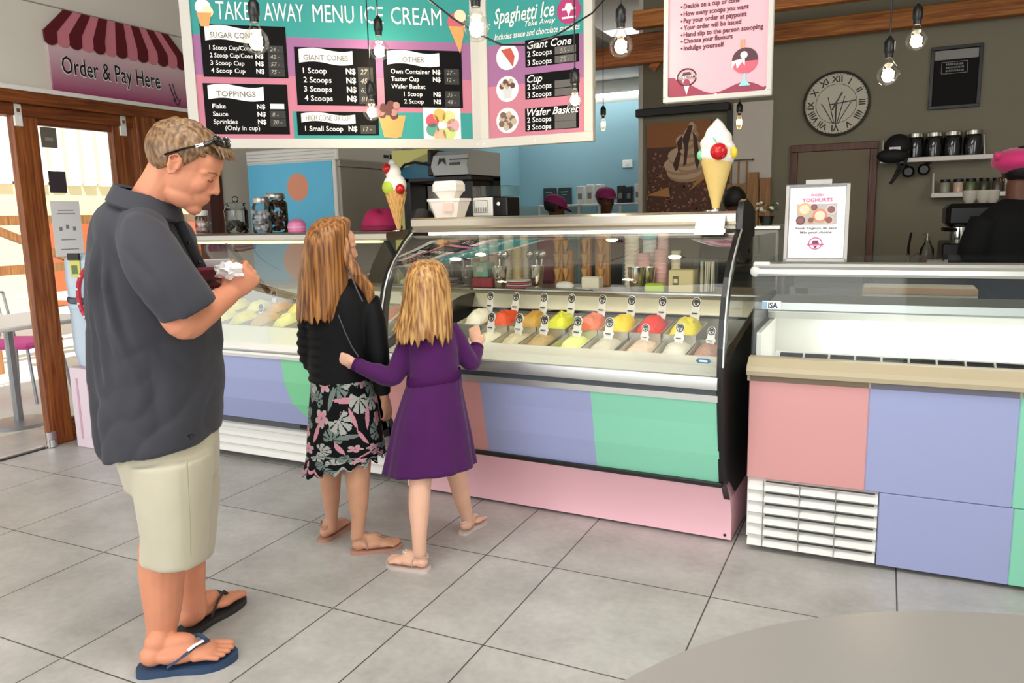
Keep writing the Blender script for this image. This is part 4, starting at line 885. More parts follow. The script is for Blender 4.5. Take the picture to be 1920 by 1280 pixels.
for (p0, p1, head, rows) in panels:
    mb = MB(f1); a, b = q1(*p0), q1(*p1); xa, xb, za, zb_ = a[0], b[0], b[1], a[1]
    hb = mb.box; ww = xb-xa
    mb.box((xa, -.004, za), (xb, -.002, zb_), M_bk)
    n = len(rows); bh = min(.075, (zb_-za)*.45)
    bp = [(xa+.02+(ww*.66)*t, zb_-.010+.008*math.sin(t*6)) for t in np.linspace(0, 1, 12)]; bp2 = [(x, z-bh*.83) for x, z in bp][::-1]
    mb.prism(bp+bp2, (0, -.004, 0), U, V, .001, M_pr); mb.text(head, (xa+.02+ww*.33, -.0052, zb_-.008-bh*.68), U, V, .036, M_hd, 'CENTER', bold=.01, width=min(ww*.55, .022*len(head)))
    top = zb_-bh-.01; rh = (top-za-(.04 if head == 'TOPPINGS' else .012))/n
    for k, (t, pr_, ns) in enumerate(rows):
        z = top-rh*(k+.80); ts = min(.085, rh*.85)
        mb.text(t, (xa+.035+(.06 if t.startswith(' ') else 0), -.0042, z), U, V, ts, M_pr, bold=.012, width=ww*.5 if len(t) > 14 else None)
        if ns: mb.text('N$', (xa+ww*.62, -.0042, z), U, V, ts, M_pr, bold=.03)
        if t == 'Flake': mb.box((xa+ww*.78, -.005, z), (xa+ww*.95, -.004, z+ts*.8), M_pr)
        elif pr_:
            mb.box((xa+ww*.77, -.0046, z-.012), (xa+ww*.96, -.004, z+ts*.9), mat('price_slate', '24211f', .6)); mb.text(pr_, (xa+ww*.8, -.0052, z), U, V, ts*.9, M_chalk, shear=.2)
    if head == 'TOPPINGS': mb.text('(Only in cup)', (xa+.085, -.0042, za+.018), U, V, .03, M_pr)
    mb.build('price_panel', b1)
mb = MB(f1); a, b = q1(402, 33), q1(829, 50); ts = .115
wds = [('TAKE', 406, 470), ('AWAY', 496, 570), ('MENU', 587, 664), ('ICE', 677, 719), ('CREAM', 733, 828)]
for t, xa, xb in wds:
    mb = MB(f1); ya = 36+(xa-406)/422*12; p, q = q1(xa, ya), q1(xb, ya); mb.text(t, (p[0], -.0035, p[1]), U, V, ts, M_pr, bold=0, width=q[0]-p[0]); mb.build('heading_word', b1)
mb = MB(f1); wf, chc = mat('print_wafer', 'd49a55', .5), mat('print_chocolate', '5b2d26', .5)
p = q1(735, 240); mb.prism([(-.065, .06), (.07, .06), (.045, -.04), (.02, -.05), (-.04, -.045)], (p[0], -.004, p[1]), U, V, .001, wf)
rr = random.Random(2)
for k in range(22): a_ = rr.random()*PI; r_ = rr.random()**.5*.06; mb.disc((p[0]+r_*math.cos(a_), -.005-k*.00005, p[1]+.055+r_*math.sin(a_)), U, V, .017, chc if k % 3 else mat('print_cocoa', 'a87a72', .5), 10)
mb.build('picture', b1); mb = MB(f1); p = q1(829, 235); mb.box((p[0]-.095, -.004, p[1]-.085), (p[0]+.095, -.003, p[1]+.085), M_pr)
for k, c in enumerate(('e8a0a8', 'e9d28a', 'd8b25a', 'd24a5c', '4f9c86', 'e8b08a', 'c5d27c')): 
    a_ = k*2*PI/7; mb.disc((p[0]+.055*math.cos(a_), -.0045, p[1]+.05*math.sin(a_)), U, V, .033, mat('scoop_'+c, c, .5), 14)
mb.build('picture', b1); mb = MB(f1); p = q1(381, 22); mb.disc((p[0], -.004, p[1]+.02), U, V, .035, M_pr, 14); mb.disc((p[0]+.02, -.0045, p[1]), U, V, .025, mat('print_vanilla', 'e8d8b0', .5), 12); mb.prism([(-.03, 0), (.035, 0), (.02, -.06), (-.015, -.06)], (p[0], -.005, p[1]-.005), U, V, .001, wf)
mb.build('picture', b1); mb = MB(f1); p = q1(855, 42); mb.disc((p[0], -.004, p[1]), U, V, .045, mat('print_berry', 'c45a66', .5), 14); mb.disc((p[0]+.02, -.0045, p[1]+.03), U, V, .03, MATS['print_vanilla'], 14); mb.prism([(-.04, 0), (.045, 0), (.015, -.13)], (p[0], -.005, p[1]-.02), U, V, .001, wf)
mb.build('picture', b1)
# board 2
pR = py(1112, 267, 3.6); W2 = pR[0]-corner[0]
b2 = thing('menu_board', 'white-framed board of three black price boxes beside round dessert pictures', 'menu board', (corner[0]+.004, 3.6, corner[2]), 0); f2 = lf(b2); board_frame(b2, f2, W2, .92)
def q2(px, yy): p = py(px, yy, 3.6)-corner; return p[0]-.004, p[2]
mb = MB(f2); zA = q2(950, 82)[1]; zB = q2(950, 160)[1]; zC = q2(950, 235)[1]
mb.box((.045, -.002, zA), (W2-.045, 0, .875), M_teal); mb.box((.045, -.002, zB), (W2-.045, 0, zA), M_mauve); mb.box((.045, -.002, .045), (W2-.045, 0, zB), M_rose); mb.build('colour_print', b2)
mb = MB(f2)
p, q = q2(927, 46), q2(1040, 26); mb.text('Spaghetti Ice', (p[0], -.0035, p[1]), U, V, .10, M_pr, shear=.3, bold=.012, width=q[0]-p[0])
mb.build('heading', b2); mb = MB(f2); p = q2(985, 50); mb.text('Take Away', (p[0], -.0035, p[1]), U, V, .036, M_pr, shear=.3, bold=.01)
mb.build('subheading', b2); mb = MB(f2); p, q = q2(928, 76), q2(1088, 53); mb.text('Includes sauce and chocolate sprinkles', (p[0], -.0035, p[1]), U, V, .042, M_pr, shear=.3, bold=.012, width=q[0]-p[0]); mb.build('caption', b2)
mb = MB(f2); p = q2(1067, 20); lg = mat('logo_magenta', 'b02468', .5); n = 36
mb.prism([((.058+.004*(k % 2))*math.cos(2*PI*k/n), (.058+.004*(k % 2))*math.sin(2*PI*k/n)) for k in range(n)], (p[0], -.004, p[1]), U, V, .001, lg)
mb.prism([(-.02, .012), (.02, .012), (.014, .032), (-.014, .032)], (p[0], -.005, p[1]), U, V, .001, M_pr); mb.prism([(-.012, .006), (.012, .006), (0, -.03)], (p[0], -.005, p[1]), U, V, .001, M_pr)
for zz_ in (.002, -.036): mb.box((p[0]-.035, -.0062, p[1]+zz_), (p[0]+.035, -.006, p[1]+zz_+.009), M_pr)
mb.build('logo', b2)
for k, (t, p0, p1, im, s1_, s2_) in enumerate((('Giant Cone', (985, 76), (1086, 126), (952, 107), '55 -', '75 -'), ('Cup', (985, 140), (1086, 186), (952, 167), '', ''), ('Wafer Basket', (985, 204), (1086, 246), (952, 226), '', ''))):
    mb = MB(f2); a = q2(p0[0], p0[1]); b = q2(p1[0], p1[1]-12); za, zb_ = q2(985, p1[1]+1)[1], a[1]; zb_ = min(zb_, za+.135)
    mb.box((a[0], -.004, za), (b[0], -.002, zb_), M_bk); hh = zb_-za; ww = b[0]-a[0]
    mb.text(t, (a[0]+.012, -.0045, za+hh*.66), U, V, .05, M_pr, shear=.3, bold=.014)
    for j, (n_, s__) in enumerate((('2 Scoops', s1_), ('3 Scoops', s2_))):
        z = za+hh*(.38-.32*j); mb.text(n_, (a[0]+.012, -.0045, z), U, V, .036, M_pr, bold=.012); mb.box((a[0]+ww*.56, -.005, z-.004), (a[0]+ww*.95, -.004, z+.03), M_prg)
        if s__: mb.text(s__, (a[0]+ww*.66, -.0055, z), U, V, .032, M_chalk, shear=.2)
    mb.build('price_panel', b2)
    mb = MB(f2); p = q2(*im); mb.disc((p[0], -.003, p[1]), U, V, .062, M_pr, 32); o = (p[0], -.0045, p[1])
    if k == 0:
        mb.prism([(-.035, .035), (.02, .04), (.04, .0), (.03, -.05), (.0, -.01)], o, U, V, .001, mat('print_strawberry', 'b8483c', .5)); mb.prism([(-.035, .035), (.0, .04), (-.01, .02)], o, U, V, -.001, wf); mb.prism([(.03, -.05), (.01, .0), (.025, .0)], o, U, V, -.001, wf)
    elif k == 1:
        mb.prism([(-.028, .005), (.028, .005), (.02, -.045), (-.02, -.045)], o, U, V, .001, mat('print_cup', 'c9c9cb', .5))
        for j in range(7): mb.disc((p[0]-.03+.01*j, -.005-.0001*j, p[1]+.014+.01*(j % 3)), U, V, .014, mat('print_latte', ('b8a48a'), .5) if j % 2 else chc, 10)
    else:
        for j in range(16): a_ = j*2.4; r_ = .01*math.sqrt(j)*1.05; mb.disc((p[0]+r_*math.cos(a_), -.005-.0001*j, p[1]+r_*.85*math.sin(a_)), U, V, .016, mat('print_latte', 'b8a48a', .5) if j % 2 else mat('print_brown', '6f5248', .5), 10)
    mb.build('picture', b2)
# pink board on chains
pa, pb = py(1244, 194, 3.3), py(1445, 178, 3.3)
W3 = math.hypot(pb[0]-pa[0], .02); b3 = thing('instruction_board', 'pink hanging board listing ordering steps beside a sundae picture', 'sign board', pa, .045); f3 = lf(b3); board_frame(b3, f3, W3, .62, None, .02)
n3 = A(-math.sin(.045), math.cos(.045), 0)
def q3(px, yy): d = ray(px, yy); t = ((pa-CC)@n3)/(d@n3); p = f3.l(CC+d*t); return p[0], p[2]
M_bp = mat('board_pink', 'e3a9b2', .45); M_mr = mat('board_maroon', '8f2440', .45)
mb = MB(f3); mb.box((.02, -.002, .02), (W3-.02, 0, .60), M_bp)
a = q3(1257, 145)[1]; wv = [(.02, .02), (W3-.02, .02), (W3-.02, .038)]+[(.02+(W3-.04)*t, .03+.034*(1-t)+.022*math.sin(9*t+.6)) for t in np.linspace(.97, .22, 16)]+[(.06, .095), (.02, .10)]
mb.prism(wv, (0, -.002, 0), U, V, .0015, M_mr); mb.prism([(.02, .60), (.02, .50), (.035, .56), (.08, .60)], (0, -.002, 0), U, V, .0015, M_mr); mb.build('colour_print', b3)
mb = MB(f3); mt = mat('board_text', '5b2030', .5)
for k, (t, yy, xe) in enumerate((('Decide on a cup or cone', 17, 1387), ('How many scoops you want', 31, 1404), ('Pay your order at paypoint', 44, 1400), ('Your order will be issued', 57, 1390), ('Hand slip to the person scooping', 70, 1431), ('Choose your flavours', 82, 1374), ('Indulge yourself', 95, 1358))):
    p, q = q3(1282, yy), q3(xe, yy-10); mb.disc((p[0]-.008, -.003, p[1]+.008), U, V, .004, mt, 8); mb.text(t, (p[0], -.003, p[1]), U, V, .026, mt, bold=.028, width=q[0]-p[0])
mb.build('lettering', b3)
mb = MB(f3); p = q3(1288, 145); mk = mat('logo_dark', '4a1f28', .5)
mb.tube([(p[0]+.038*math.cos(t), -.004, p[1]+.033*math.sin(t)) for t in np.linspace(0, 2*PI, 30)], .003, mk, 5); mb.prism([(-.022, .0), (.022, .0), (.014, .02), (-.014, .02)], (p[0], -.004, p[1]), U, V, .001, mk); mb.box((p[0]-.045, -.0055, p[1]-.006), (p[0]+.045, -.0045, p[1]+.006), M_pr); mb.text('ICE CREAM', (p[0], -.0058, p[1]-.005), U, V, .014, mk, 'CENTER', bold=.02)
mb.prism([(-.018, -.012), (.018, -.012), (0, -.07)], (p[0], -.0045, p[1]), U, V, .001, M_pr); mb.disc((p[0], -.0055, p[1]-.022), U, V, .014, M_mr, 14)
mb.build('logo', b3); mb = MB(f3); p = q3(1397, 112); mb.disc((p[0], -.004, p[1]), U, V, .05, mk, 28, .001, .046); mb.prism([(.05*math.cos(t), .046*math.sin(t)) for t in np.linspace(PI, 2*PI, 16)], (p[0], -.005, p[1]-.006), U, V, .001, mat('print_sundae', 'd9596a', .5))
mb.prism([(-.05, .0), (-.05, -.03), (-.035, -.005), (-.03, -.03), (-.01, -.004), (.0, -.02), (.0, .01)], (p[0], -.006, p[1]-.003), U, V, .001, M_pr)
for dx in (-.016, -.004): mb.box((p[0]+dx-.003, -.005, p[1]+.04), (p[0]+dx+.003, -.004, p[1]+.078), mat('print_wafer', 'd49a55', .5))
mb.disc((p[0]-.004, -.0055, p[1]+.018), U, V, .014, M_pr, 12); aq = mat('print_aqua', '8fd3d4', .5); mb.box((p[0]-.004, -.005, p[1]-.085), (p[0]+.004, -.004, p[1]-.046), aq); mb.prism([(-.024, -.10), (.024, -.10), (.006, -.08), (-.006, -.08)], (p[0], -.005, p[1]), U, V, .001, aq)
mb.build('sundae_picture', b3)
for x in (.05, W3-.05):
    mb = MB(f3); mb.tube([(x, .015, .62), (x, .015, 3.3-pa[2])], .003, M_black, 6); mb.build('hanging_wire', b3)
for t, fr, w_ in ((b1, f1, W1), (b2, f2, W2)):
    for x in (.1, w_-.1):
        mb = MB(fr); mb.tube([(x, .015, .92), (x, .015, 3.3-zb)], .003, M_black, 6); mb.build('hanging_wire', t)

# ================================================================== PENDANT BULBS
M_bulbglass = glass('bulb_glass', (1, .99, .96), .3)
M_fil = mat('filament_glow', 'fff1d2', .4, emit=38, ecol='fff0cc'); M_filw = mat('filament_warm', 'ffd27a', .4, emit=22, ecol='ffc45a')
PB = {}
def pendant(p, lab, rad=.0475, warm=False, power=1.2):
    key = (rad, warm); col = (1, .86, .62) if not warm else (1, .72, .35)
    light('POINT', A(*p)+A(0, 0, 0), power, col, .03, name='bulb_light')
    if key in PB: return dup(PB[key], p, 0, lab)
    t = thing('pendant_bulb', lab, 'pendant lamp', p, 0, 'bare pendant bulbs'); f = lf(t); r = rad
    if not warm: pr = [(.001, -r)]+[(r*math.cos(a), r*math.sin(a)) for a in np.linspace(-1.45, .9, 14)]+[(r*.42, r*1.05), (r*.33, r*1.25), (r*.3, r*1.5)]
    else: pr = [(.001, -r*1.7), (r*.5, -r*1.55), (r*.8, -r), (r*.85, -.2*r), (r*.7, r*.8), (r*.4, r*1.5)]
    mb = MB(f); mb.lathe(pr, (0, 0, 0), M_bulbglass, 24, None, False); mb.build('glass_globe', t)
    mb = MB(f); h = r*1.5
    mb.lathe([(r*.34, h-.004), (r*.36, h+.012), (r*.36, h+.012), (.018, h+.016), (.021, h+.022), (.021, h+.062), (.012, h+.075), (.005, h+.085), (.001, h+.085)], (0, 0, 0), M_black, 16); mb.build('lamp_holder', t)
    mb = MB(f); q = [(r*.45*math.cos(a*2.2), r*.45*math.sin(a*2.2), -r*.5+a*r*.25) for a in np.linspace(0, 4, 26)]; mb.tube(q, .0035 if not warm else .002, M_fil if not warm else M_filw, 6); mb.ell((0, 0, -r*.05), (r*.5, r*.5, r*.6), M_fil if not warm else M_filw, None, 12, 8); mb.build('filament', t)
    mb = MB(f); mb.tube([(0, 0, h+.08), (0, 0, 1.28)], .003, M_black, 6); mb.build('cord', t)
    PB[key] = t; return t
def bp(px, yy, wpx, w_=.095): return CC+ray(px, yy)*(FPX*w_/wpx)
for px, yy, wp, lab in ((480, 78, 48, 'bare glowing bulb hanging before the sugar-cone price panel'), (711, 95, 38, 'bare glowing bulb hanging before the middle of the wide menu board'), (893, 52, 52, 'largest bare bulb hanging in front of the corner between the two menu boards'), (1164, 86, 45, 'bare bulb hanging between the menu board and the pink board'), (1665, 140, 42, 'bare bulb hanging beside the wall clock'), (1718, 76, 40, 'bare bulb hanging highest, near the black framed board')):
    pendant(bp(px, yy, wp), lab)
pendant(py(697, 210, 3.05), 'glowing bulb low before the cupcake picture on the wide menu board', .04, False, .8)
pendant(py(1078, 188, 3.3), 'glowing bulb low before the price boxes of the smaller menu board', .035, False, .8)
pendant(py(1131, 232, 5.6), 'small warm filament bulb hanging before the blue kitchen wall', .03, True, .8)
pendant(py(1386, 228, 5.6), 'small warm filament bulb hanging behind the tall cone model', .03, True, .8)
mb = MB(); q = [py(800, -4, 2.9), py(850, 35, 2.9), py(893, 62, 2.9), py(940, 84, 2.95), py(990, 84, 3.0), py(1040, 68, 3.1), py(1110, 25, 3.3), py(1150, -20, 3.4)]
mb.tube(q, .004, M_black, 6); tag(mb.build('festoon_cable'), 'slack black cable looping across the menu boards', 'cable')

# ================================================================== ON THE COUNTERS
ZT = 1.358; ZL = 1.292
def on_c(px, Y): p = py(px, 400, Y); q = CF_.l(p); return CF_.w(A(q[0], q[1], ZT))
def on_l(px, Y): p = py(px, 430, Y); return A(p[0], Y, ZL)
M_wafer = mat('wafer_cone', 'd39b50', .6); M_cream = mat('soft_serve', 'f3efe6', .4); M_red = mat('cherry_red', 'c3161f', .2); M_lime = mat('kiwi_green', 'b7cc3a', .4)
# cone model on the near case (plain pale cone, white swirl, big cherry)
t = thing('cone_model', 'tall ice cream cone model with white swirl and red cherry on the gelato case', 'ice cream cone model', on_c(1342, 3.4)); f = lf(t)
mb = MB(f); mb.lathe([(.05, 0), (.05, .006), (.012, .01), (.012, .02), (.001, .02)], (0, 0, 0), M_chrome, 20); mb.build('stand', t)
mb = MB(f); mb.lathe([(.014, .012), (.018, .03), (.066, .21), (.07, .225), (.06, .228), (.001, .228)], (0, 0, 0), mat('cone_pale', 'e2c478', .55, bump=.3, bscale=60), 28); mb.build('cone', t)
mb = MB(f); R_ = []
for k in range(26):
    tt = k/25; z = .2+.185*tt; r = .072*(math.sin(PI*(.32+.68*tt)))**.8 if tt < 1 else .002; r = max(r, .002)
    R_.append([((r*(1+.06*math.sin(a*1+tt*22)))*math.cos(a), (r*(1+.06*math.sin(a+tt*22)))*math.sin(a), z) for a in np.arange(24)*2*PI/24])
mb.rings(R_, M_cream); mb.build('swirl', t)
mb = MB(f); mb.ell((.02, -.062, .245), (.036, .034, .036), M_red, None, 20, 12); mb.tube([(.02, -.07, .27), (.0, -.08, .3)], .003, M_green, 6); mb.build('cherry', t)
mb = MB(f); mb.ell((-.056, -.03, .235), (.022, .02, .024), M_green, None, 14, 8); mb.ell((.075, -.02, .24), (.014, .02, .024), mat('lemon', 'ecd43a', .4), None, 12, 8); mb.build('fruit_slices', t)
# cone model on the far case (hatched cone, kiwi slice and cherries, tilted)
t = thing('cone_model', 'tilted hatched cone model with kiwi slice and two cherries on the farther counter', 'ice cream cone model', on_l(748, 3.46)); f0 = lf(t); f = Frame(f0.o, rotx(-.0)@roty(-.05))
mb = MB(f); mb.lathe([(.035, 0), (.035, .005), (.01, .008), (.001, .008)], (0, 0, 0), M_chrome, 16); mb.build('stand', t)
mb = MB(f); mb.lathe([(.006, .005), (.052, .19), (.056, .21), (.001, .212)], (0, 0, 0), M_wafer, 24); mb.build('cone', t)
mb = MB(f)
for k in range(12):
    for sg in (-1, 1):
        q = [((.008+.047*s_)*math.cos(k*PI/6+sg*s_*1.1), (.008+.047*s_)*math.sin(k*PI/6+sg*s_*1.1), .01+.19*s_) for s_ in np.linspace(0, 1, 8)]; mb.tube(q, .0022, mat('wafer_ridge', 'e6bd7c', .6), 4)
mb.build('wafer_ridges', t)
mb = MB(f); mb.ell((0, 0, .24), (.062, .058, .06), M_cream, None, 18, 10); mb.ell((-.005, 0, .305), (.042, .04, .05), M_cream, None, 16, 10); mb.ell((-.008, 0, .34), (.022, .02, .035), M_cream, None, 14, 8); mb.build('swirl', t)
mb = MB(f); mb.ell((-.012, -.052, .225), (.034, .012, .034), M_lime, rotx(.15), 18, 8); mb.build('kiwi_slice', t)
for c in ((.048, -.028, .215), (-.022, -.03, .325)):
    mb = MB(f); mb.ell(c, (.025, .024, .027), M_red, None, 16, 10); mb.build('cherry', t)
# polystyrene tubs
M_foam = mat('white_foam', 'efe7dd', .7)
def tubbox(o, w0, w1, h, lab, flip=False):
    t = thing('takeaway_tub', lab, 'takeaway tub', o, -.02, 'white takeaway tubs'); f = lf(t); mb = MB(f)
    def r_(w_, z): w_ = w_/2; c = w_*.25; return [(x, y*.8, z) for x, y in ((-w_+c, -w_), (w_-c, -w_), (w_, -w_+c), (w_, w_-c), (w_-c, w_), (-w_+c, w_), (-w_, w_-c), (-w_, -w_+c))]
    rs = [r_(w0, 0), r_(w1*.95, h*.85), r_(w1, h*.86), r_(w1, h), r_(w1*.94, h*1.01)]
    if flip: rs = [r_(w0, 0), r_(w1*.92, h*.4), r_(w1, h*.42), r_(w1, h*.78), r_(w1*.86, h)]
    mb.rings(rs, M_foam, True, False); mb.build('tub', t)
    mb = MB(f); mb.box((.01, -w1*.4-.001, h*.3), (.065, -w1*.36, h*.75), mat('pink_label', 'e9c3b8', .6), 0, None) if not flip else None
    if not flip: mb.build('label_sticker', t)
    return t
p = on_c(843, 3.42); tubbox(p, .13, .19, .092, 'larger white takeaway tub on the gelato case by the coffee machine'); tubbox(p+A(.0, 0, .094), .085, .14, .085, 'smaller white takeaway tub stacked upside on the larger tub', True)
# label printer / till
t = thing('card_printer', 'white and black counter box with barcode front on the gelato case', 'counter box', on_c(933, 3.75)); f = lf(t)
mb = MB(f); mb.box((-.12, -.06, 0), (.0, .1, .10), M_wplas, .006); mb.build('white_unit', t)
mb = MB(f); mb.box((.0, -.055, 0), (.085, .1, .10), M_black, .005); mb.disc((.035, -.056, .065), U, V, .01, M_wplas, 12); mb.build('black_unit', t)
mb = MB(f); mb.box((-.122, -.05, .105), (.085, .1, .16), glass('acrylic', (.9, .95, .92), 1.2)); mb.build('clear_cover', t)
mb = MB(f)
for a, b in (((-.11, .02), (-.108, .085)), ((-.03, .02), (-.028, .085)), ((-.11, .083), (-.028, .085)), ((-.11, .02), (-.028, .022))): mb.box((a[0], -.0612, a[1]), (b[0], -.06, b[1]), M_ink)
for k in range(5): mb.box((-.1+k*.014, -.0612, .026), (-.092+k*.014, -.06, .048), M_grey)
mb.build('label_print', t)
# espresso / slush machine behind the counter
cm = thing('drinks_machine', 'large black and silver drinks machine with curved hood behind the gelato case', 'drinks machine', (-2.45, 4.33, 0)); q = lambda px, yy: py(px, yy, 4.25)
a = q(765, 300); b = q(897, 345)
x0, x1 = a[0], b[0]; f = WORLD
mb = MB(); z1 = q(840, 285)[2]; z0 = q(840, 330)[2]; xm = q(830, 300)[0]
pr = [(4.13, z0), (4.11, z0+.05), (4.13, z1-.03), (4.19, z1), (4.55, z1), (4.55, z0)]
mb.strip(pr, xm, x1, mat('hood_silver', 'ccd2d6', .4, .15), False, True); mb.build('hood', cm)
mb = MB()
mb.prism([(0, 0), (.03, .035), (.06, 0), (.045, .05), (.03, .03), (.015, .05)], (xm+.045, 4.11, z0+.055), U, (0, .1, 1), .002, M_ink)
for k, (w_, h_) in enumerate(((.13, .006), (.07, .016))): mb.box((xm+.13, 4.108, z0+.085-.03*k), (xm+.13+w_, 4.115, z0+.085-.03*k+h_), M_prg)
mb.build('emblem', cm)
mb = MB(); zl = q(800, 420)[2]; xa = q(772, 350)[0]
mb.box((xa, 4.15, z0-.04), (x1, 4.55, z0), M_black, .01); mb.box((xa, 4.15, ZL-.25), (xa+.05, 4.55, z0), M_black, .006); mb.box((q(838, 400)[0], 4.19, ZL-.25), (x1-.01, 4.55, z0), M_black, .006); mb.box((xa, 4.45, ZL-.3), (x1, 4.55, z0), M_blackm); mb.box((xa, 4.15, .95), (x1, 4.55, ZL-.25), M_black, .01); mb.build('body', cm)
mb = MB(); xs = q(762, 300)[0]; R_ = []
for k in range(9):
    tt = k/8; x = xs+(xm-xs)*tt; zz_ = z0+.01+(z1-z0-.01)*math.sin(PI/2*(.25+.75*tt))
    R_.append([(x, 4.15, z0-.01), (x, 4.13, z0+(zz_-z0)*.6), (x, 4.19, zz_), (x, 4.53, zz_), (x, 4.53, z0-.01)])
lo_ = [[r[4], r[0], r[1], (r[1][0], 4.53, r[1][2])] for r in R_]; up_ = [[(r[1][0], 4.53, r[1][2]), r[1], r[2], r[3]] for r in R_]
mb.rings(lo_, mat('machine_window', '3c7492', .12), True, False); mb.rings(up_, mat('machine_lid', 'd3d18a', .15), True, False); mb.build('window_hood', cm)
mb = MB(); mb.tube([(xs+.01, 4.13, z0+.03), (xs+.07, 4.125, z0+.075), (xs+.15, 4.12, z0+.085), (xm, 4.12, z0+.06)], .008, M_black, 8); mb.box((xm-.03, 4.115, z0-.005), (xm+.005, 4.54, z1+.01), M_black, .008); mb.build('hood_trim', cm)
mb = MB(); mb.box((xa+.055, 4.35, ZL-.2), (q(836, 400)[0], 4.44, z0-.05), M_innerS); mb.box((xa+.07, 4.3, ZL-.02), (xa+.13, 4.34, ZL+.06), mat('red_syrup', '8f2430', .4)); mb.build('dispense_bay', cm)
ye = thing('yellow_panel', 'pale yellow printed panel standing behind the farther cone model', 'panel', (q(775, 350)[0], 4.68, 0)); mb = MB(); a, b = py(738, 283, 4.7), py(822, 420, 4.7)
mb.box((a[0], 4.67, 0), (b[0], 4.70, a[2]), mat('panel_yellow', 'e7e38a', .5), .004); mb.build('sheet', ye)
# tall glass jars on the far counter
M_jg = glass('jar_glass', (.93, .96, .96), 1.3)
def bigjar(px, Y, r, h, fill, fc, lab, knob=False, lidm=None):
    t = thing('glass_jar', lab, 'jar', on_l(px, Y), 0, 'glass jars on the farther counter'); f = lf(t)
    mb = MB(f); mb.lathe([(r*.9, 0), (r, .01), (r, h*.82), (r*.8, h*.93), (r*.78, h)], (0, 0, 0), M_jg, 28, None, False); mb.lathe([(r*.9, .001), (.001, .001)], (0, 0, 0), M_jg, 28, None, False); mb.build('jar', t)
    mb = MB(f); 
    if knob: mb.lathe([(r*.86, h), (r*.88, h+.012), (r*.3, h+.02), (.001, h+.02)], (0, 0, 0), M_jg, 24, None, False); mb.ell((0, 0, h+.036), (.02, .02, .02), M_jg, None, 14, 8)
    else: mb.lathe([(r*.8, h-.01), (r*.82, h-.008), (r*.82, h+.02), (r*.78, h+.024), (.001, h+.024)], (0, 0, 0), lidm or M_lid, 24)
    mb.build('lid', t)
    rr = random.Random(int(px)); mb = MB(f)
    for k in range(int(fill*60)):
        a = rr.random()*6.28; d = r*.78*rr.random()**.5; mb.ell((d*math.cos(a), d*math.sin(a), .015+fill*h*.85*rr.random()), (.016, .016, .013), mat('jar_fill_'+fc[k % len(fc)], fc[k % len(fc)], .4), None, 8, 6)
    o = mb.build('filling', t); o['kind'] = 'stuff'
bigjar(381, 3.62, .045, .12, .6, ['d9a8a0', 'e8d8d0'], 'smallest glass jar of pale pink sweets next to the dark door post', False, M_wplas)
bigjar(445, 3.5, .07, .165, .45, ['2b2426', '1f1a1c'], 'wide glass jar with round knob lid holding dark sweets', True)
bigjar(493, 3.44, .055, .18, .7, ['b9b4b6', '7f7a7e', 'd6d2d4'], 'slim glass jar of grey and white sweets in front of the brown one')
bigjar(520, 3.58, .068, .205, .95, ['4a2c1c', '6b4630', '2a1a12'], 'tallest glass jar filled with dark brown balls')
t = thing('pink_tub', 'small rounded pink tub beside the tall glass jars', 'tub', on_l(557, 3.5)); f = lf(t); mb = MB(f); mb.lathe([(.045, 0), (.05, .004), (.053, .03), (.048, .055), (.03, .072), (.001, .078)], (0, 0, 0), mat('pink_plastic', 'e783b4', .3), 24); mb.build('tub', t); mb = MB(f); mb.lathe([(.0545, .026), (.0545, .033), (.051, .033)], (0, 0, 0), mat('pink_pale', 'f0b9d2', .3), 24); mb.build('rim', t)
t = thing('magenta_cap', 'dark magenta cap lying on the farther counter behind the hatched cone model', 'cap', on_l(715, 3.62)); f = lf(t); M_mag = mat('cap_magenta', 'a0144e', .75)
mb = MB(f); R_ = []
for k in range(9):
    a = k/8*PI/2; z = .112*math.sin(a); r = max(.115*math.cos(a)**.6, .003); R_.append([(r*math.cos(q)*(1+.05*math.sin(q*3+1)), r*.85*math.sin(q)*(1+.04*math.cos(q*5)), z*(1+.12*math.sin(q*2))) for q in np.arange(24)*2*PI/24])
mb.rings(R_, M_mag); mb.build('crown', t)
mb = MB(f); mb.lathe([(.1, .0), (.119, .004), (.12, .022), (.112, .03)], (0, 0, 0), mat('cap_band', '7c0f3c', .8), 28); mb.build('band', t)
# acrylic sign stand on the freezer
ss = py(1527, 492, 3.24); st = thing('sign_stand', 'clear acrylic stand with a white frozen-yoghurt style menu sheet on the freezer top', 'sign stand', A(ss[0], 3.24, 1.151), .0); f0 = lf(st)
st['label'] = 'clear acrylic stand with a white pink-lettered sheet on the freezer top'
f = Frame(f0.o, rotz(.03)@rotx(-.12)); w_, h_ = .232, .30
mb = MB(f); M_acr = glass('acrylic_sheet', (.9, .92, .9), 1.6, 1.5); mb.box((-w_/2, -.003, .005), (w_/2, .003, h_+.005), M_acr)
for a, b in (((-w_/2, -.004, .005), (-w_/2+.012, .004, h_)), ((w_/2-.012, -.004, .005), (w_/2, .004, h_)), ((-w_/2, -.004, .005), (w_/2, .004, .016))): mb.box(a, b, mat('acrylic_edge', 'b9b3ab', .3))
mb.box((-.045, -.003, h_), (.05, .003, h_+.022), MATS['acrylic_edge']); mb.build('sheet_holder', st)
mb = MB(f); mb.box((-w_/2+.016, -.0045, .02), (w_/2-.014, -.0035, h_-.008), M_paper); mb.build('paper', st)
mb = MB(f); mp_ = mat('print_pink', 'd65c94', .5); gy = mat('print_slate', '6b6470', .5)
mb.text('FROZEN', (0, -.005, .258), U, V, .012, mp_, 'CENTER', bold=.02); mb.text('YOGHURTS', (0, -.005, .236), U, V, .02, mp_, 'CENTER', bold=.02, width=.11)
mb.box((-.073, -.0052, .148), (.073, -.0045, .228), mat('print_photo_grey', 'b9b2ae', .5))
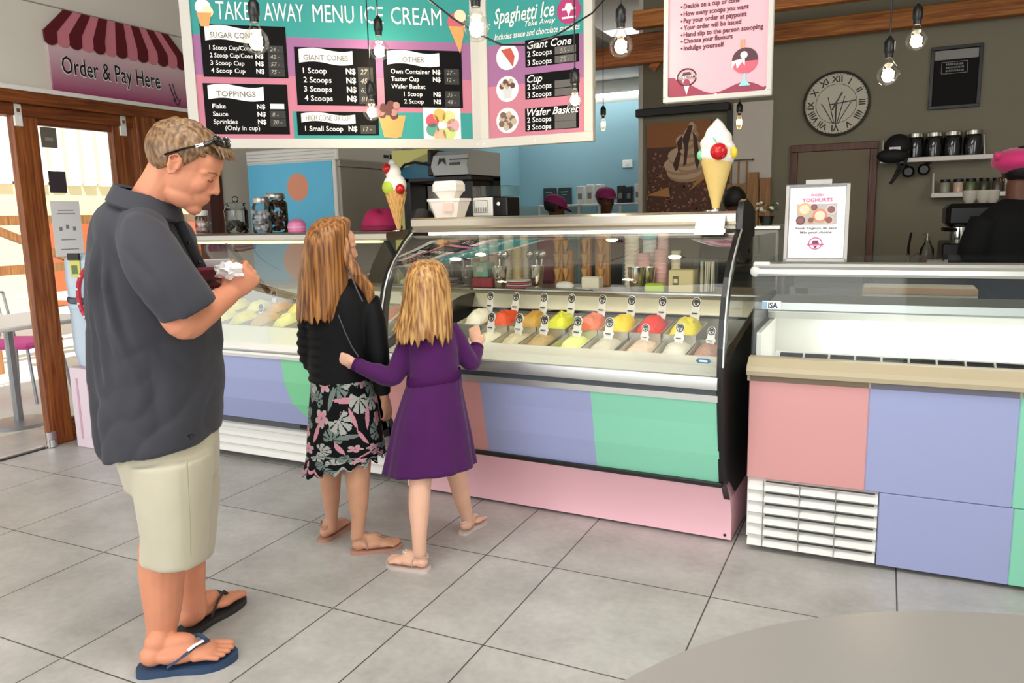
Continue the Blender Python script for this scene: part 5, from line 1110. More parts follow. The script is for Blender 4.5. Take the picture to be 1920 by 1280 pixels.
for x, z, r_, c in ((-.045, .207, .026, 'd9b07a'), (-.058, .165, .017, '6b3a48'), (.012, .182, .027, 'd98a68'), (.052, .205, .02, 'cfc4cc'), (.045, .165, .018, 'e0b9a4'), (-.01, .215, .012, '7d4a56'), (-.02, .165, .014, 'c9a27a')): mb.disc((x, -.0055, z), U, V, r_, mat('dish_'+c, c, .5), 16, .0005); mb.disc((x, -.0062, z), U, V, r_*.7, mat('dish_in_'+c, 'e8d2b8' if r_ > .02 else '8a5a50', .5), 14, .0004)
for k, (t_, ww) in enumerate((('Fresh Yoghurt, 80 each', .148), ('Mix your choice', .115))): mb.text(t_, (0, -.005, .130-.016*k), U, V, .012, gy, 'CENTER', bold=.02, width=ww)
mb.tube([(.024*math.cos(t_), -.005, .075+.022*math.sin(t_)) for t_ in np.linspace(0, 2*PI, 25)], .0018, mp_, 4); mb.prism([(-.014, .072), (.014, .072), (.009, .087), (-.009, .087)], (0, -.005, 0), U, V, .0005, mat('print_plum', '7a3552', .5)); mb.box((-.03, -.0056, .068), (.03, -.005, .074), mp_); mb.prism([(-.008, .066), (.008, .066), (0, .055)], (0, -.005, 0), U, V, .0005, MATS['print_plum']); mb.build('print', st)
mb = MB(f0); mb.box((-w_/2, -.03, 0), (w_/2, .05, .006), M_acr); mb.build('foot', st)
# small machine and posy behind the gelato case
gx = py(1432, 430, 4.5); t = thing('grey_dispenser', 'plain grey metal dispenser box behind the end of the gelato case', 'dispenser', (gx[0], 4.5, 0)); mb = MB(); a, b = py(1412, 424, 4.45), py(1458, 492, 4.45)
mb.box((a[0], 4.45, 0), (b[0], 4.75, a[2]), mat('dispenser_grey', '9a988f', .4), .006); mb.build('body', t); mb = MB(); mb.box((a[0]-.01, 4.44, a[2]-.02), (b[0]+.01, 4.76, a[2]+.004), M_alu, .004); mb.build('lid', t)
t = thing('flower_pot', 'tiny posy of white flowers on the grey dispenser', 'potted flowers', ((a[0]+b[0])/2-.02, 4.6, a[2]+.004)); f = lf(t); mb = MB(f); mb.lathe([(.03, 0), (.042, .05), (.03, .05), (.001, .045)], (0, 0, 0), M_black, 16); mb.build('pot', t)
mb = MB(f); rr = random.Random(4)
for k in range(26): a_ = rr.random()*6.28; r_ = .07*rr.random()**.5; mb.ell((r_*math.cos(a_), r_*math.sin(a_), .075+.05*rr.random()), (.011, .011, .008), (mat('leaf_green', '45503a', .7), mat('petal_white', 'cfcbb8', .7))[k % 2], None, 7, 5)
o = mb.build('flowers', t); o['kind'] = 'stuff'
# back counter with sink, tap, bottle, coffee machine
bc = py(1760, 497, 6.45); zc = .915
t = thing('back_counter', 'brown-topped counter along the olive back wall with a sink', 'counter', (.8, 6.8, 0)); mb = MB(); mb.box((-.13, 6.4, zc-.04), (2.6, 7.19, zc), M_brownshelf, .004); mb.build('worktop', t); mb = MB(); mb.box((-.1, 6.44, 0), (2.58, 7.18, zc-.04), mat('counter_base', '5b5346', .7)); mb.build('base', t)
p = py(1720, 484, 6.75); mb = MB(); mb.box((p[0]-.3, 6.55, zc), (p[0]+.3, 7.05, zc+.006), M_steel); mb.build('sink_rim', t)
p = py(1703, 484, 6.9); t = thing('sink_tap', 'chrome tap with a tall dark lever at the sink', 'tap', (p[0], 6.9, zc+.006)); f = lf(t); mb = MB(f); mb.lathe([(.03, 0), (.03, .01), (.018, .02), (.018, .07), (.001, .072)], (0, 0, 0), M_chrome, 16); mb.tube([(0, 0, .05), (.06, -.06, .075), (.09, -.1, .05)], .011, M_chrome, 8); mb.build('spout', t); mb = MB(f); mb.tube([(0, 0, .07), (-.004, 0, .12), (.01, .01, .24)], .009, M_black, 8); mb.build('lever', t)
p = py(1737, 484, 6.9); t = thing('soap_bottle', 'clear pump bottle with red liquid beside the tap', 'bottle', (p[0], 6.9, zc+.006)); f = lf(t); mb = MB(f); mb.lathe([(.05, 0), (.055, .01), (.05, .11), (.022, .16), (.02, .18)], (0, 0, 0), M_jg, 20, None, False); mb.build('bottle', t); mb = MB(f); mb.lathe([(.045, .004), (.05, .012), (.048, .05), (.001, .05)], (0, 0, 0), mat('red_soap', '8e2b33', .3), 20); mb.build('liquid', t); mb = MB(f); mb.lathe([(.022, .18), (.022, .2), (.01, .205), (.01, .235), (.001, .236)], (0, 0, 0), M_lid, 14); mb.tube([(0, 0, .23), (-.03, -.02, .225)], .006, M_lid, 6); mb.build('pump', t)
em = thing('espresso_machine', 'black espresso machine with a steel group beyond the magenta-capped barista', 'coffee machine', (.75, 6.1, zc)); q = lambda px, yy: py(px, yy, 5.9)
mb = MB(); a, b = q(1775, 382), q(1900, 425); mb.box((a[0], 5.9, b[2]), (b[0]+.2, 6.4, a[2]), M_black, .03); a2, b2_ = q(1765, 455), q(1900, 492); mb.box((a2[0], 5.8, zc), (b2_[0]+.2, 6.4, a2[2]), M_black, .01); mb.box((q(1815, 430)[0], 6.1, a2[2]), (b[0]+.2, 6.4, b[2]), M_black); mb.build('body', em)
mb = MB(); g = q(1798, 440); mb.lathe([(.05, -.05), (.055, -.01), (.05, .05), (.035, .06)], (g[0], 5.96, g[2]), M_chrome, 18); mb.tube([(g[0], 5.94, g[2]+.03), (g[0]-.1, 5.82, g[2]+.04)], .013, M_black, 8); mb.build('group_head', em); mb = MB(); mb.box((a2[0]+.02, 5.795, zc+.03), (a2[0]+.04, 5.8, zc+.1), M_paper); mb.build('badge', em)
for k, (px, lab) in enumerate(((1822, 'pale cup on the espresso machine, nearest the back shelf'), (1848, 'pale cup on the espresso machine, middle one'), (1866, 'pale cup on the espresso machine, nearest the barista'))):
    p = q(px, 380); t = thing('cup', lab, 'cup', (p[0], 6.1, a[2]), 0, 'cups on the espresso machine'); mb = MB(lf(t)); mb.lathe([(.025, 0), (.04, .03), (.045, .085), (.041, .085), (.036, .03), (.001, .012)], (0, 0, 0), mat('cup_glaze', 'cfc7b8', .2), 18); mb.build('bowl', t)
# kitchen shelf goods
ks = thing('kitchen_rack', 'white wire rack along the blue kitchen wall', 'rack', (-2.9, 7.6, 0)); q = lambda px, yy: py(px, yy, 7.3); zk = q(1130, 401)[2]; mb = MB(); zr = q(1130, 383)[2]
xk0, xk1 = q(1012, 400)[0], -2.2
for z in (zk-.0, zr): mb.tube([(xk0, 7.3, z), (xk1, 7.3, z)], .008, M_wplas, 6); mb.tube([(xk0, 7.6, z), (xk1, 7.6, z)], .008, M_wplas, 6)
mb.build('bars', ks)
for x in np.linspace(xk0, xk1, 6):
    mb = MB(); mb.box((x-.01, 7.29, 0), (x+.01, 7.31, zr+.005), M_wplas); mb.build('post', ks)
mb = MB(); mb.box((xk0, 7.29, zr-.012), (xk1, 7.62, zr-.004), M_alu); mb.build('shelf', ks)
M_bkj = mat('kitchen_dark', '22282a', .4)
for k, (px, w_, h_, m, lab) in enumerate(((1082, .07, .19, M_wplas, 'white carton on the kitchen rack, nearest the chalk boards'), (1100, .07, .2, M_wplas, 'white carton on the kitchen rack, second from the chalk boards'), (1118, .07, .2, M_wplas, 'white carton on the kitchen rack, beside the magenta-capped helper'), (1158, .07, .18, M_bkj, 'dark canister on the kitchen rack behind the helper in profile'), (1174, .06, .17, M_bkj, 'second dark canister on the kitchen rack'), (1192, .08, .19, M_wplas, 'white tub on the kitchen rack nearest the wall edge'))):
    p = q(px, 383); mb = MB(); mb.box((p[0]-w_/2, 7.38, zr-.004), (p[0]+w_/2, 7.46, zr+h_), m, .008); mb.box((p[0]-w_*.3, 7.378, zr+h_*.3), (p[0]+w_*.3, 7.38, zr+h_*.6), M_grey); tag(mb.build('kitchen_carton'), lab, 'carton')
for k, (a, b) in enumerate((((1018, 353), (1042, 398)), ((1046, 352), (1070, 394)))):
    p, r_ = py(*a, 8.05), py(*b, 8.05); mb = MB(); mb.box((p[0], 8.06, r_[2]), (r_[0], 8.09, p[2]), mat('chalk_slate', '26302f', .5), .003); mb.box((p[0]+.03, 8.058, p[2]-.05), (r_[0]-.04, 8.06, p[2]-.04), M_grey); mb.box((p[0]+.04, 8.058, p[2]-.08), (r_[0]-.05, 8.06, p[2]-.073), M_grey); tag(mb.build('slate_board'), 'small dark slate board on the blue kitchen wall, '+('nearer the inner corner', 'nearer the rack')[k], 'slate board', 'slate boards')
mb = MB(); a, b = py(972, 388, 7.7), py(1020, 400, 7.7); mb.box((-3.86, 7.66, 0), (-2.95, 8.09, a[2]), mat('kitchen_tile', 'a9c4c4', .4)); tag(mb.build('kitchen_counter'), 'pale tiled counter against the blue kitchen wall', 'counter')

# ================================================================== ICE BARREL, TABLE
ib = thing('ice_barrel', 'pale blue drinks barrel with red ring on a pink-white pedestal by the door', 'drinks barrel', (-4.3, 3.18, 0)); f = lf(ib)
zt = 1.25; M_bb = mat('barrel_blue', 'c5d7e6', .35)
mb = MB(f); mb.lathe([(.2, .5), (.235, .53), (.25, .62), (.25, .86), (.258, .88), (.25, .9)], (0, 0, 0), M_bb, 36); mb.build('drum', ib)
mb = MB(f); mb.lathe([(.25, .9), (.258, .91), (.258, .93), (.25, .94)], (0, 0, 0), mat('barrel_band_dark', '3c4a5c', .4), 36); mb.build('band', ib)
mb = MB(f); mb.lathe([(.25, .94), (.255, 1.05), (.25, 1.16), (.22, 1.19), (.001, 1.2)], (0, 0, 0), M_bb, 36); mb.build('lid', ib)
mb = MB(f); vd = A(.72, -.69, 0); M_rs = mat('barrel_red', 'c0283c', .4)
for r0 in (.0,):
    q = []
    for t_ in np.linspace(0, 2*PI, 60): ang = math.atan2(-.75, .66)+.62*math.cos(t_)*.95; q.append((.262*math.cos(ang), .262*math.sin(ang), .95+.19*math.sin(t_)))
    mb.tube(q, .014, M_rs, 6)
for k in range(28):
    t_ = k*2*PI/28; ang = math.atan2(-.75, .66)+.62*math.cos(t_)*.95; mb.ell((.272*math.cos(ang), .272*math.sin(ang), .95+.19*math.sin(t_)), (.008, .008, .008), M_pr if k % 2 else M_rs, None, 6, 4)
mb.build('ring_emblem', ib)
mb = MB(f)
for k, ch in enumerate('ICED'):
    ang = math.atan2(-.75, .66)-.42+k*.2; mb.text(ch, (.2525*math.cos(ang), .2525*math.sin(ang), .79), (-math.sin(ang), math.cos(ang), 0), V, .11, M_rs, 'CENTER', bold=.02)
mb.build('lettering', ib)
mb = MB(f); ang = math.atan2(-.8, .45)-.42; o = A(.251*math.cos(ang), .251*math.sin(ang), 1.06); uu = A(-math.sin(ang), math.cos(ang), 0); nn = np.cross(uu, V)
mb.prism([(-.04, 0), (.04, 0), (.04, .1), (-.04, .1)], o, uu, V, .006, mat('label_yellow', 'd8cf6a', .5)); mb.prism([(-.045, .1), (.045, .1), (.045, .14), (-.045, .14)], o, uu, V, .012, M_black); mb.prism([(-.025, .02), (.02, .02), (.02, .07), (-.025, .07)], o+nn*.007, uu, V, .001, mat('label_green', '5f7a4a', .5)); mb.build('drink_label', ib)
mb = MB(f); M_ped = mat('pedestal_pinkwhite', 'ead7df', .5); mb.box((-.21, -.21, 0), (.21, .21, .5), M_ped, .006)
for k in range(4): mb.box((-.15+k*.1, -.214, .06), (-.135+k*.1, -.209, .44), mat('pedestal_groove', 'd3a9bb', .5)); mb.box((.209, -.15+k*.1, .06), (.214, -.135+k*.1, .44), MATS['pedestal_groove'])
mb.build('pedestal', ib)
# round grey table corner in front
tb = thing('round_table', 'smooth grey round table top nearest the viewer', 'table', (.36, .618, 0)); R0 = .722; cxy = A(.36, .618)
mb = MB(); mb.lathe([(.001, .715), (R0-.02, .715), (R0, .722), (R0, .737), (R0-.004, .741), (.001, .741)], (cxy[0], cxy[1], 0), mat('table_grey', '96928d', .28), 96); mb.build('table_top', tb)
mb = MB(); mb.lathe([(.04, .02), (.04, .715), (.001, .715)], (cxy[0], cxy[1], 0), M_blackm, 20); mb.build('column', tb); mb = MB(); mb.lathe([(.27, 0), (.28, .008), (.05, .025), (.001, .025)], (cxy[0], cxy[1], 0), M_blackm, 32); mb.build('foot', tb)
# ================================================================== PEOPLE
def skin_mat(n, c): 
    m = mat(n, c, .5, spec=.35, var=.05, vscale=14, bump=.04, bscale=220); b = m.node_tree.nodes['Principled BSDF']
    b.inputs['Subsurface Weight'].default_value = .12; b.inputs['Subsurface Radius'].default_value = (.01, .004, .002); b.inputs['Subsurface Scale'].default_value = 1.0; return m
SK_man, SK_g1, SK_g2, SK_dk = skin_mat('skin_ruddy', 'd68f6e'), skin_mat('skin_tan', 'd09c7e'), skin_mat('skin_fair', 'e8b79c'), skin_mat('skin_brown', '5b3826')
def hair_mat(n, c1, c2, sc=(60, 60, 5), det=4):
    m = bpy.data.materials.new(n); m.use_nodes = True; nt = m.node_tree; b = nt.nodes['Principled BSDF']; N = nt.nodes.new; L = nt.links.new
    tc = N('ShaderNodeTexCoord'); mp = N('ShaderNodeMapping'); mp.inputs['Scale'].default_value = sc; no = N('ShaderNodeTexNoise'); no.inputs['Scale'].default_value = 1.6; no.inputs['Detail'].default_value = det
    cr = N('ShaderNodeValToRGB'); e = cr.color_ramp.elements; e[0].position = .36; e[0].color = lin(c1); e[1].position = .66; e[1].color = lin(c2)
    L(tc.outputs['Object'], mp.inputs[0]); L(mp.outputs[0], no.inputs[0]); L(no.outputs[0], cr.inputs[0]); L(cr.outputs[0], b.inputs['Base Color'])
    bp = N('ShaderNodeBump'); bp.inputs['Strength'].default_value = .5; bp.inputs['Distance'].default_value = .004; L(no.outputs[0], bp.inputs['Height']); L(bp.outputs[0], b.inputs['Normal'])
    b.inputs['Roughness'].default_value = .42; return m
def crv(P, n=6):
    P = [np.array(p, float) for p in P]; P = [2*P[0]-P[1]]+P+[2*P[-1]-P[-2]]; out = []
    for i in range(1, len(P)-2):
        for k in range(n):
            t = k/n; a, b, c, d = P[i-1:i+3]; out.append(.5*((2*b)+(-a+c)*t+(2*a-5*b+4*c-d)*t*t+(-a+3*b-3*c+d)*t**3))
    return out+[P[-2]]
class Fig:
    """positions for one figure standing at horizontal distance hd from the viewer"""
    def __init__(s, hd): s.hd = hd
    def P(s, x, y, off=0): return ph(x, y, s.hd+off)
    def m(s, px, p): return px*((p-CC)@CF)/FPX
    def limb(s, mb, J, mt, n=16, sub=6, round_=True):
        Q = [s.P(*j[:3]) for j in J]; r = [s.m(j[3], q) for j, q in zip(J, Q)]
        X = crv([np.r_[q, a] for q, a in zip(Q, r)], sub); mb.tube([x[:3] for x in X], [float(x[3]) for x in X], mt, n, round_); return mb
    def ring(s, xl, yl, xr, yr, b, off=0, n=40, p=2.3, wob=None):
        """closed loop through the image points (xl,yl) and (xr,yr), half-depth b"""
        a, c = s.P(xl, yl, off), s.P(xr, yr, off); o = (a+c)/2; u = (c-a)/2; q = []
        for k in range(n):
            t = 2*PI*k/n; cx, sx = math.cos(t), math.sin(t); f = 1 if wob is None else wob(t)
            q.append(o+(u*math.copysign(abs(cx)**(2/p), cx)+HN*b*math.copysign(abs(sx)**(2/p), sx))*f)
        return q
    def loft(s, mb, R_, mt, n=40, sub=4, p=2.3, cap=True):
        rs = [np.array(s.ring(*r, n=n, p=p)) if not isinstance(r, np.ndarray) else r for r in R_]
        X = crv([r.ravel() for r in rs], sub); mb.rings([x.reshape(-1, 3) for x in X], mt, cap); return mb
def vnorm(v, f):
    N = np.zeros_like(v); F4 = np.array([q if len(q) == 4 else (*q, q[-1]) for q in f]); a = v[F4[:, 2]]-v[F4[:, 0]]; b = v[F4[:, 3]]-v[F4[:, 1]]; fn = np.cross(a, b)
    for k in range(4): np.add.at(N, F4[:, k], fn)
    return N/(np.linalg.norm(N, axis=1, keepdims=True)+1e-12)
def displace(v, f, fn): return v+vnorm(v, f)*np.array([fn(p) for p in v])[:, None]
def nz(x, y, z): return mnoise.noise(Vector((x, y, z)))
def fl(p): return p@E1, p@HN, p[2]
def solid(mb0, voxel, mt, name, parent=None, smooth=4, disp=None, **k):
    v, f = remesh(mb0, voxel, smooth)
    if disp: v = displace(v, f, disp)
    mb = MB(); mb.add(v, f, mt, True)
    return mb.build(name, parent, auto=0, **k)
class Head:
    def __init__(s, o, fwd, up, k=1.): s.o = np.array(o); s.f = norm(fwd); s.u = norm(up-s.f*(np.array(up)@s.f)); s.l = np.cross(s.u, s.f); s.R = np.stack([s.f, s.l, s.u], 1); s.k = k
    def w(s, x, y, z): return s.o+s.R@(A(x, y, z)*s.k)
    def parts(s, mb, m, ears=True):
        k = s.k; E = lambda c, r, R=None: mb.ell(s.w(*c), A(*r)*k, m, s.R if R is None else s.R@R, 20, 14)
        E((-.012, 0, .028), (.098, .076, .086)); E((.02, 0, -.02), (.069, .066, .084)); E((.028, 0, -.076), (.057, .055, .042)); E((.07, 0, -.1), (.023, .028, .021)); E((.05, 0, .035), (.044, .058, .047))
        for sg in (-1, 1):
            mb.tube([s.w(.086, sg*.008, .014), s.w(.085, sg*.03, .018), s.w(.066, sg*.053, .012)], [.008*k, .009*k, .007*k], m, 8, True)
            E((.056, sg*.034, -.024), (.03, .026, .032)); E((.096, sg*.011, -.035), (.009, .007, .007)); E((.077, sg*.031, -.001), (.012, .014, .011))
            if ears:
                E((-.006, sg*.075, -.002), (.015, .004, .028), roty(-.15)); mb.tube([s.w(.008, sg*.079, .004), s.w(.007, sg*.083, .02), s.w(-.007, sg*.088, .03), s.w(-.023, sg*.088, .014), s.w(-.018, sg*.086, -.012), s.w(-.006, sg*.082, -.031), s.w(.004, sg*.079, -.022)], [(.0042*k)]*5+[.0058*k, .004*k], m, 8, True); mb.tube([s.w(-.002, sg*.081, .016), s.w(-.013, sg*.083, .004), s.w(-.009, sg*.081, -.014)], [.0032*k]*3, m, 6, True); E((.007, sg*.079, -.006), (.005, .004, .007))
        mb.tube([s.w(.088, 0, .014), s.w(.098, 0, -.008), s.w(.108, 0, -.028)], [.008*k, .0095*k, .0105*k], m, 10, True)
        E((.066, 0, -.06), (.032, .037, .036)); E((.0945, 0, -.057), (.0075, .02, .0048)); E((.092, 0, -.0685), (.0085, .018, .0055))
    def hair_cap(s, mb, m, line, c=(-.014, 0, .03), r=(.106, .085, .095), tuft=.004, nu=64, nv=44, sd=0):
        """closed shell; below the hairline its vertices sink under the skin"""
        R_ = []
        for i in range(nv+1):
            ph_ = PI*i/nv; q = []
            for j in range(nu):
                t = 2*PI*j/nu; d = A(math.sin(ph_)*math.cos(t), math.sin(ph_)*math.sin(t), -math.cos(ph_)); p = A(*c)+d*A(*r)
                e = line(p[0], p[1], p[2]); g = 1/(1+math.exp(-e*420)); n_ = 1+(tuft/.09)*nz(p[0]*55+sd, p[1]*55, p[2]*18)*max(.2, min(1, (p[2]-.02)*14))
                p = A(*c)+(p-A(*c))*((.80+(n_-.80)*g)); q.append(s.w(*p))
            R_.append(q)
        mb.rings(R_, m); return mb
def foot(mb, heel, toe, m, medial, wid=1., hgt=1., gz=None):
    """bare foot from heel point to toe point on the sole; medial = +1 if the big toe is on the foot's left"""
    d = toe-heel; L = np.linalg.norm(d[:2]); x = norm(A(d[0], d[1], 0)); y = A(-x[1], x[0], 0)*medial; s_ = L/.25
    w = lambda a, b, c: heel+x*a*s_+y*b*s_*wid+A(0, 0, c*s_*hgt)
    R = np.stack([x, y, A(0, 0, 1)], 1)
    E = lambda c, r: mb.ell(w(*c), A(r[0], r[1]*wid, r[2])*s_, m, R, 16, 10)
    E((.034, 0, .028), (.036, .029, .03)); E((.046, 0, .055), (.034, .02, .034)); E((.10, -.006, .026), (.07, .034, .026)); E((.155, .002, .02), (.045, .043, .019)); E((.09, .006, .05), (.055, .026, .026))
    for b, l0, l1, r_ in ((.030, .185, .228, .0125), (.010, .19, .232, .0092), (-.006, .186, .224, .0085), (-.021, .18, .213, .008), (-.034, .17, .199, .0078)):
        mb.tube([w(l0-.03, b*.9, .016), w(l0, b, .018), w(l1, b*1.02, .011)], [r_*1.1*s_, r_*s_, r_*s_*.95], m, 9, True)
    return w, s_
def sole(mb, w, m, z0, z1, wid=1.):
    q = [(-.012, 0), (-.006, .024), (.02, .032), (.09, .033), (.15, .045), (.2, .046), (.235, .034), (.248, .012), (.24, -.014), (.205, -.04), (.16, -.047), (.1, -.037), (.03, -.033), (-.005, -.024)]
    P = crv([A(a, b*wid, 0) for a, b in q+[q[0]]], 4)[:-1]
    lo = [w(p[0], p[1], 0)*A(1, 1, 0)+A(0, 0, z0) for p in P]; hi = [w(p[0], p[1], 0)*A(1, 1, 0)+A(0, 0, z1) for p in P]
    md = [a*.5+b*.5 for a, b in zip(lo, hi)]
    mb.rings([lo, md, hi], m, True, True); return mb
def hand(mb, wr, f, n, m, thumb, curl=(.5, .6, .6, .7), k=1., spread=.0, tc=.5):
    """palm and five fingers: f finger direction, n palm normal, thumb = +1/-1 side"""
    f = norm(f); n = norm(n-f*(np.array(n)@f)); s_ = np.cross(f, n)*thumb
    w = lambda a, b, c: wr+(f*a+s_*b+n*c)*k
    mb.tube([w(-.02, 0, 0), w(.01, 0, 0), w(.045, .0, -.002), w(.082, 0, -.004)], [(.02*k, .026*k), (.018*k, .03*k), (.0165*k, .039*k), (.0125*k, .038*k)], m, 14, True, up=n)
    for i, (b, L) in enumerate(((.029, .068), (.0105, .076), (-.009, .071), (-.027, .056))):
        p = w(.08, b, -.004); a = 0; pts = [w(.06, b*.95, -.003), p]
        for j, (fr, cu) in enumerate(((.45, curl[i]), (.31, curl[i]*1.3), (.24, curl[i]*.9))):
            a += cu; d = f*math.cos(a)+n*math.sin(a)+s_*spread*b*8; p = p+norm(d)*L*fr*k; pts.append(p)
        mb.tube(pts, [.0092*k, .0092*k, .0085*k, .0078*k, .0068*k], m, 10, True)
    p0 = w(.012, .026, .006); d1 = norm(f*.7+s_*.62+n*.35); p1 = p0+d1*.036*k; d2 = norm(f*.95+s_*(.25-.3*tc)+n*(.3+.5*tc)); p2 = p1+d2*.03*k; p3 = p2+norm(d2+n*.4*tc-s_*.2*tc)*.024*k
    mb.tube([p0, p1, p2, p3], [.013*k, .0115*k, .0095*k, .008*k], m, 10, True)

# ------------------------------------------------------------------ the man
G = Fig(2.37); M1 = MB()
hh = 2.27; px_m = FPX/(((ph(348, 309, hh)-CC)@CF))
H1_ = Head(ph(347, 309, hh), E1*.868+HN*.12-UP*.50, UP*.868+E1*.496, 1.0); H1_.parts(M1, SK_man)
G.limb(M1, [(268, 410, -.06, 40), (285, 375, -.08, 38), (303, 345, -.095, 37), (318, 315, -.1, 36)], SK_man)
G.loft(M1, [(200, 420, 335, 440, .16), (185, 520, 365, 530, .17), (185, 640, 385, 640, .17), (215, 770, 370, 765, .16), (255, 850, 360, 850, .14)], SK_man)
# near arm, far arm
G.limb(M1, [(272, 455, -.17, 30), (302, 525, -.225, 34), (341, 602, -.225, 33), (372, 590, -.17, 31), (404, 568, -.10, 25), (428, 553, -.055, 20)], SK_man)
wr = G.P(430, 552, -.05); hand(M1, wr, E1*.62+HN*.35+UP*.62, HN*.75-E1*.5+UP*.1, SK_man, 1, (.75, .85, .85, .9), 1.02, 0, .6)
G.limb(M1, [(285, 440, .2, 38), (320, 520, .235, 33), (345, 585, .225, 28), (372, 560, .17, 24), (392, 540, .1, 19)], SK_man)
wr2 = G.P(392, 541, .1); hand(M1, wr2, E1*.35-HN*.55+UP*.5, -HN*.2+E1*.8-UP*.1, SK_man, -1, (.6, .65, .7, .75), 1.0, 0, .5)
# legs and feet
hA, tA = pz(264, 1250, .022), pz(447, 1222, .022); hB, tB = pz(343, 1183, .022), pz(450, 1110, .022)
G.limb(M1, [(330, 850, -.06, 52), (322, 960, -.09, 48), (308, 1040, -.115, 46), (304, 1085, -.125, 40), (305, 1130, -.13, 35), (303, 1180, -.13, 27.5), (297, 1212, -.13, 26), (291, 1236, -.13, 22)], SK_man)
G.limb(M1, [(345, 850, .09, 48), (354, 960, .08, 36), (360, 1035, .07, 25), (361, 1070, .065, 23.5), (363, 1108, .06, 21), (366, 1145, .055, 22)], SK_man)
wA, sA = foot(M1, hA, tA, SK_man, 1, 1.08, 1.05); wB, sB = foot(M1, hB, tB, SK_man, -1, 1.05, 1.05)
man = solid(M1, .0042, SK_man, 'person', None, 5); tag(man, 'man with sunglasses on his head, grey short-sleeved shirt and beige shorts, looking down', 'person')
MH1 = hair_mat('hair_light_brown', '553a26', '9c7850', (70, 70, 26))
def line_m(x, y, z):
    if x > .045: return z-(.062-.25*(x-.07)) if abs(y) < .058 else z-.05
    if x > .012: return z-(-.01+1.6*(x-.012)) if x < .045 else z-.05
    if x > -.022: return z-.022
    return z-(-.048+.9*max(0, x+.05))
mb = MB(); H1_.hair_cap(mb, MH1, line_m, (-.014, 0, .03), (.109, .083, .094), .006, 90, 60); mb.build('hair', man, auto=0)
mb = MB()
for k in range(46):
    rr = random.Random(k); y = rr.uniform(-.055, .055); x0 = .065+rr.uniform(-.01, .012)
    mb.tube([H1_.w(x0-.02, y, .096), H1_.w(x0+.012, y*1.03, .092), H1_.w(x0+.03, y*1.05+rr.uniform(-.006, .006), .075+rr.uniform(-.006, .006))], [.006, .006, .0015], MH1, 6, True)
mb.build('fringe', man, auto=0)
mb = MB()
for sg in (-1, 1):
    mb.tube([H1_.w(.089, sg*.019, .0), H1_.w(.0905, sg*.031, -.006), H1_.w(.083, sg*.044, -.003)], .0014, mat('lash_brown', '4a2c1c', .6), 5); mb.tube([H1_.w(.093, sg*.014, .017), H1_.w(.092, sg*.032, .023), H1_.w(.075, sg*.052, .018)], [.002, .003, .0015], mat('brow_brown', '8a6038', .7), 6)
mb.build('lashes_and_brows', man, auto=0)
M_sun = mat('sunglass_black', '0b0b0c', .15, spec=.7); mb = MB()
for sg in (-1, 1):
    mb.tube([H1_.w(-.035, sg*.088, .012), H1_.w(-.0, sg*.09, .048), H1_.w(.04, sg*.085, .083)], [(.003, .006)]*3, M_sun, 8, True)
    c = H1_.w(.066, sg*.038, .107); mb.ell(c, (.017, .035, .012), M_sun, H1_.R@roty(.75)@rotz(sg*.3), 18, 10); mb.tube([H1_.w(.045, sg*.082, .085), H1_.w(.055, sg*.07, .1)], .006, M_sun, 8, True)
mb.tube([H1_.w(.072, -.014, .112), H1_.w(.078, 0, .112), H1_.w(.072, .014, .112)], .004, M_sun, 8, True)
sg_ = mb.build('sunglasses', man, auto=60); mb = MB(); mb.cbox(H1_.w(.035, -.0895, .079), (.022, .003, .007), M_chrome, 0, H1_.R@roty(-.75)); mb.build('hinge_badge', sg_)
M_shirt = mat('shirt_charcoal', '3d3d43', .85, sheen=.1, spec=.25, var=.05, vscale=9, bump=.05, bscale=600)
SB = MB()
G.loft(SB, [(232, 362, 322, 392, .07, -.05), (216, 378, 333, 415, .14, -.02), (203, 400, 346, 440, .20), (192, 445, 361, 480, .212), (187, 510, 382, 520, .212), (186, 580, 397, 585, .205), (188, 650, 408, 645, .205), (192, 715, 412, 708, .208), (199, 780, 411, 765, .21), (208, 828, 407, 800, .21), (213, 846, 404, 812, .207)], M_shirt, 48, 4, 2.2)
G.limb(SB, [(272, 420, -.09, 42), (270, 440, -.165, 52), (284, 480, -.215, 56), (312, 525, -.235, 57), (345, 568, -.23, 56), (353, 582, -.225, 56)], M_shirt, 24, 5, False)
G.limb(SB, [(285, 430, .17, 44), (310, 490, .22, 46), (335, 555, .225, 42)], M_shirt, 20, 5, False)
PLEATS = [[(lambda q: (q@E1, q[2]))(G.P(x, y, -.12)) for x, y in L_] for L_ in ([(196, 440), (194, 530), (206, 620), (226, 720)], [(212, 465), (224, 540), (244, 610), (272, 680)], [(188, 480), (186, 600), (194, 740)])]
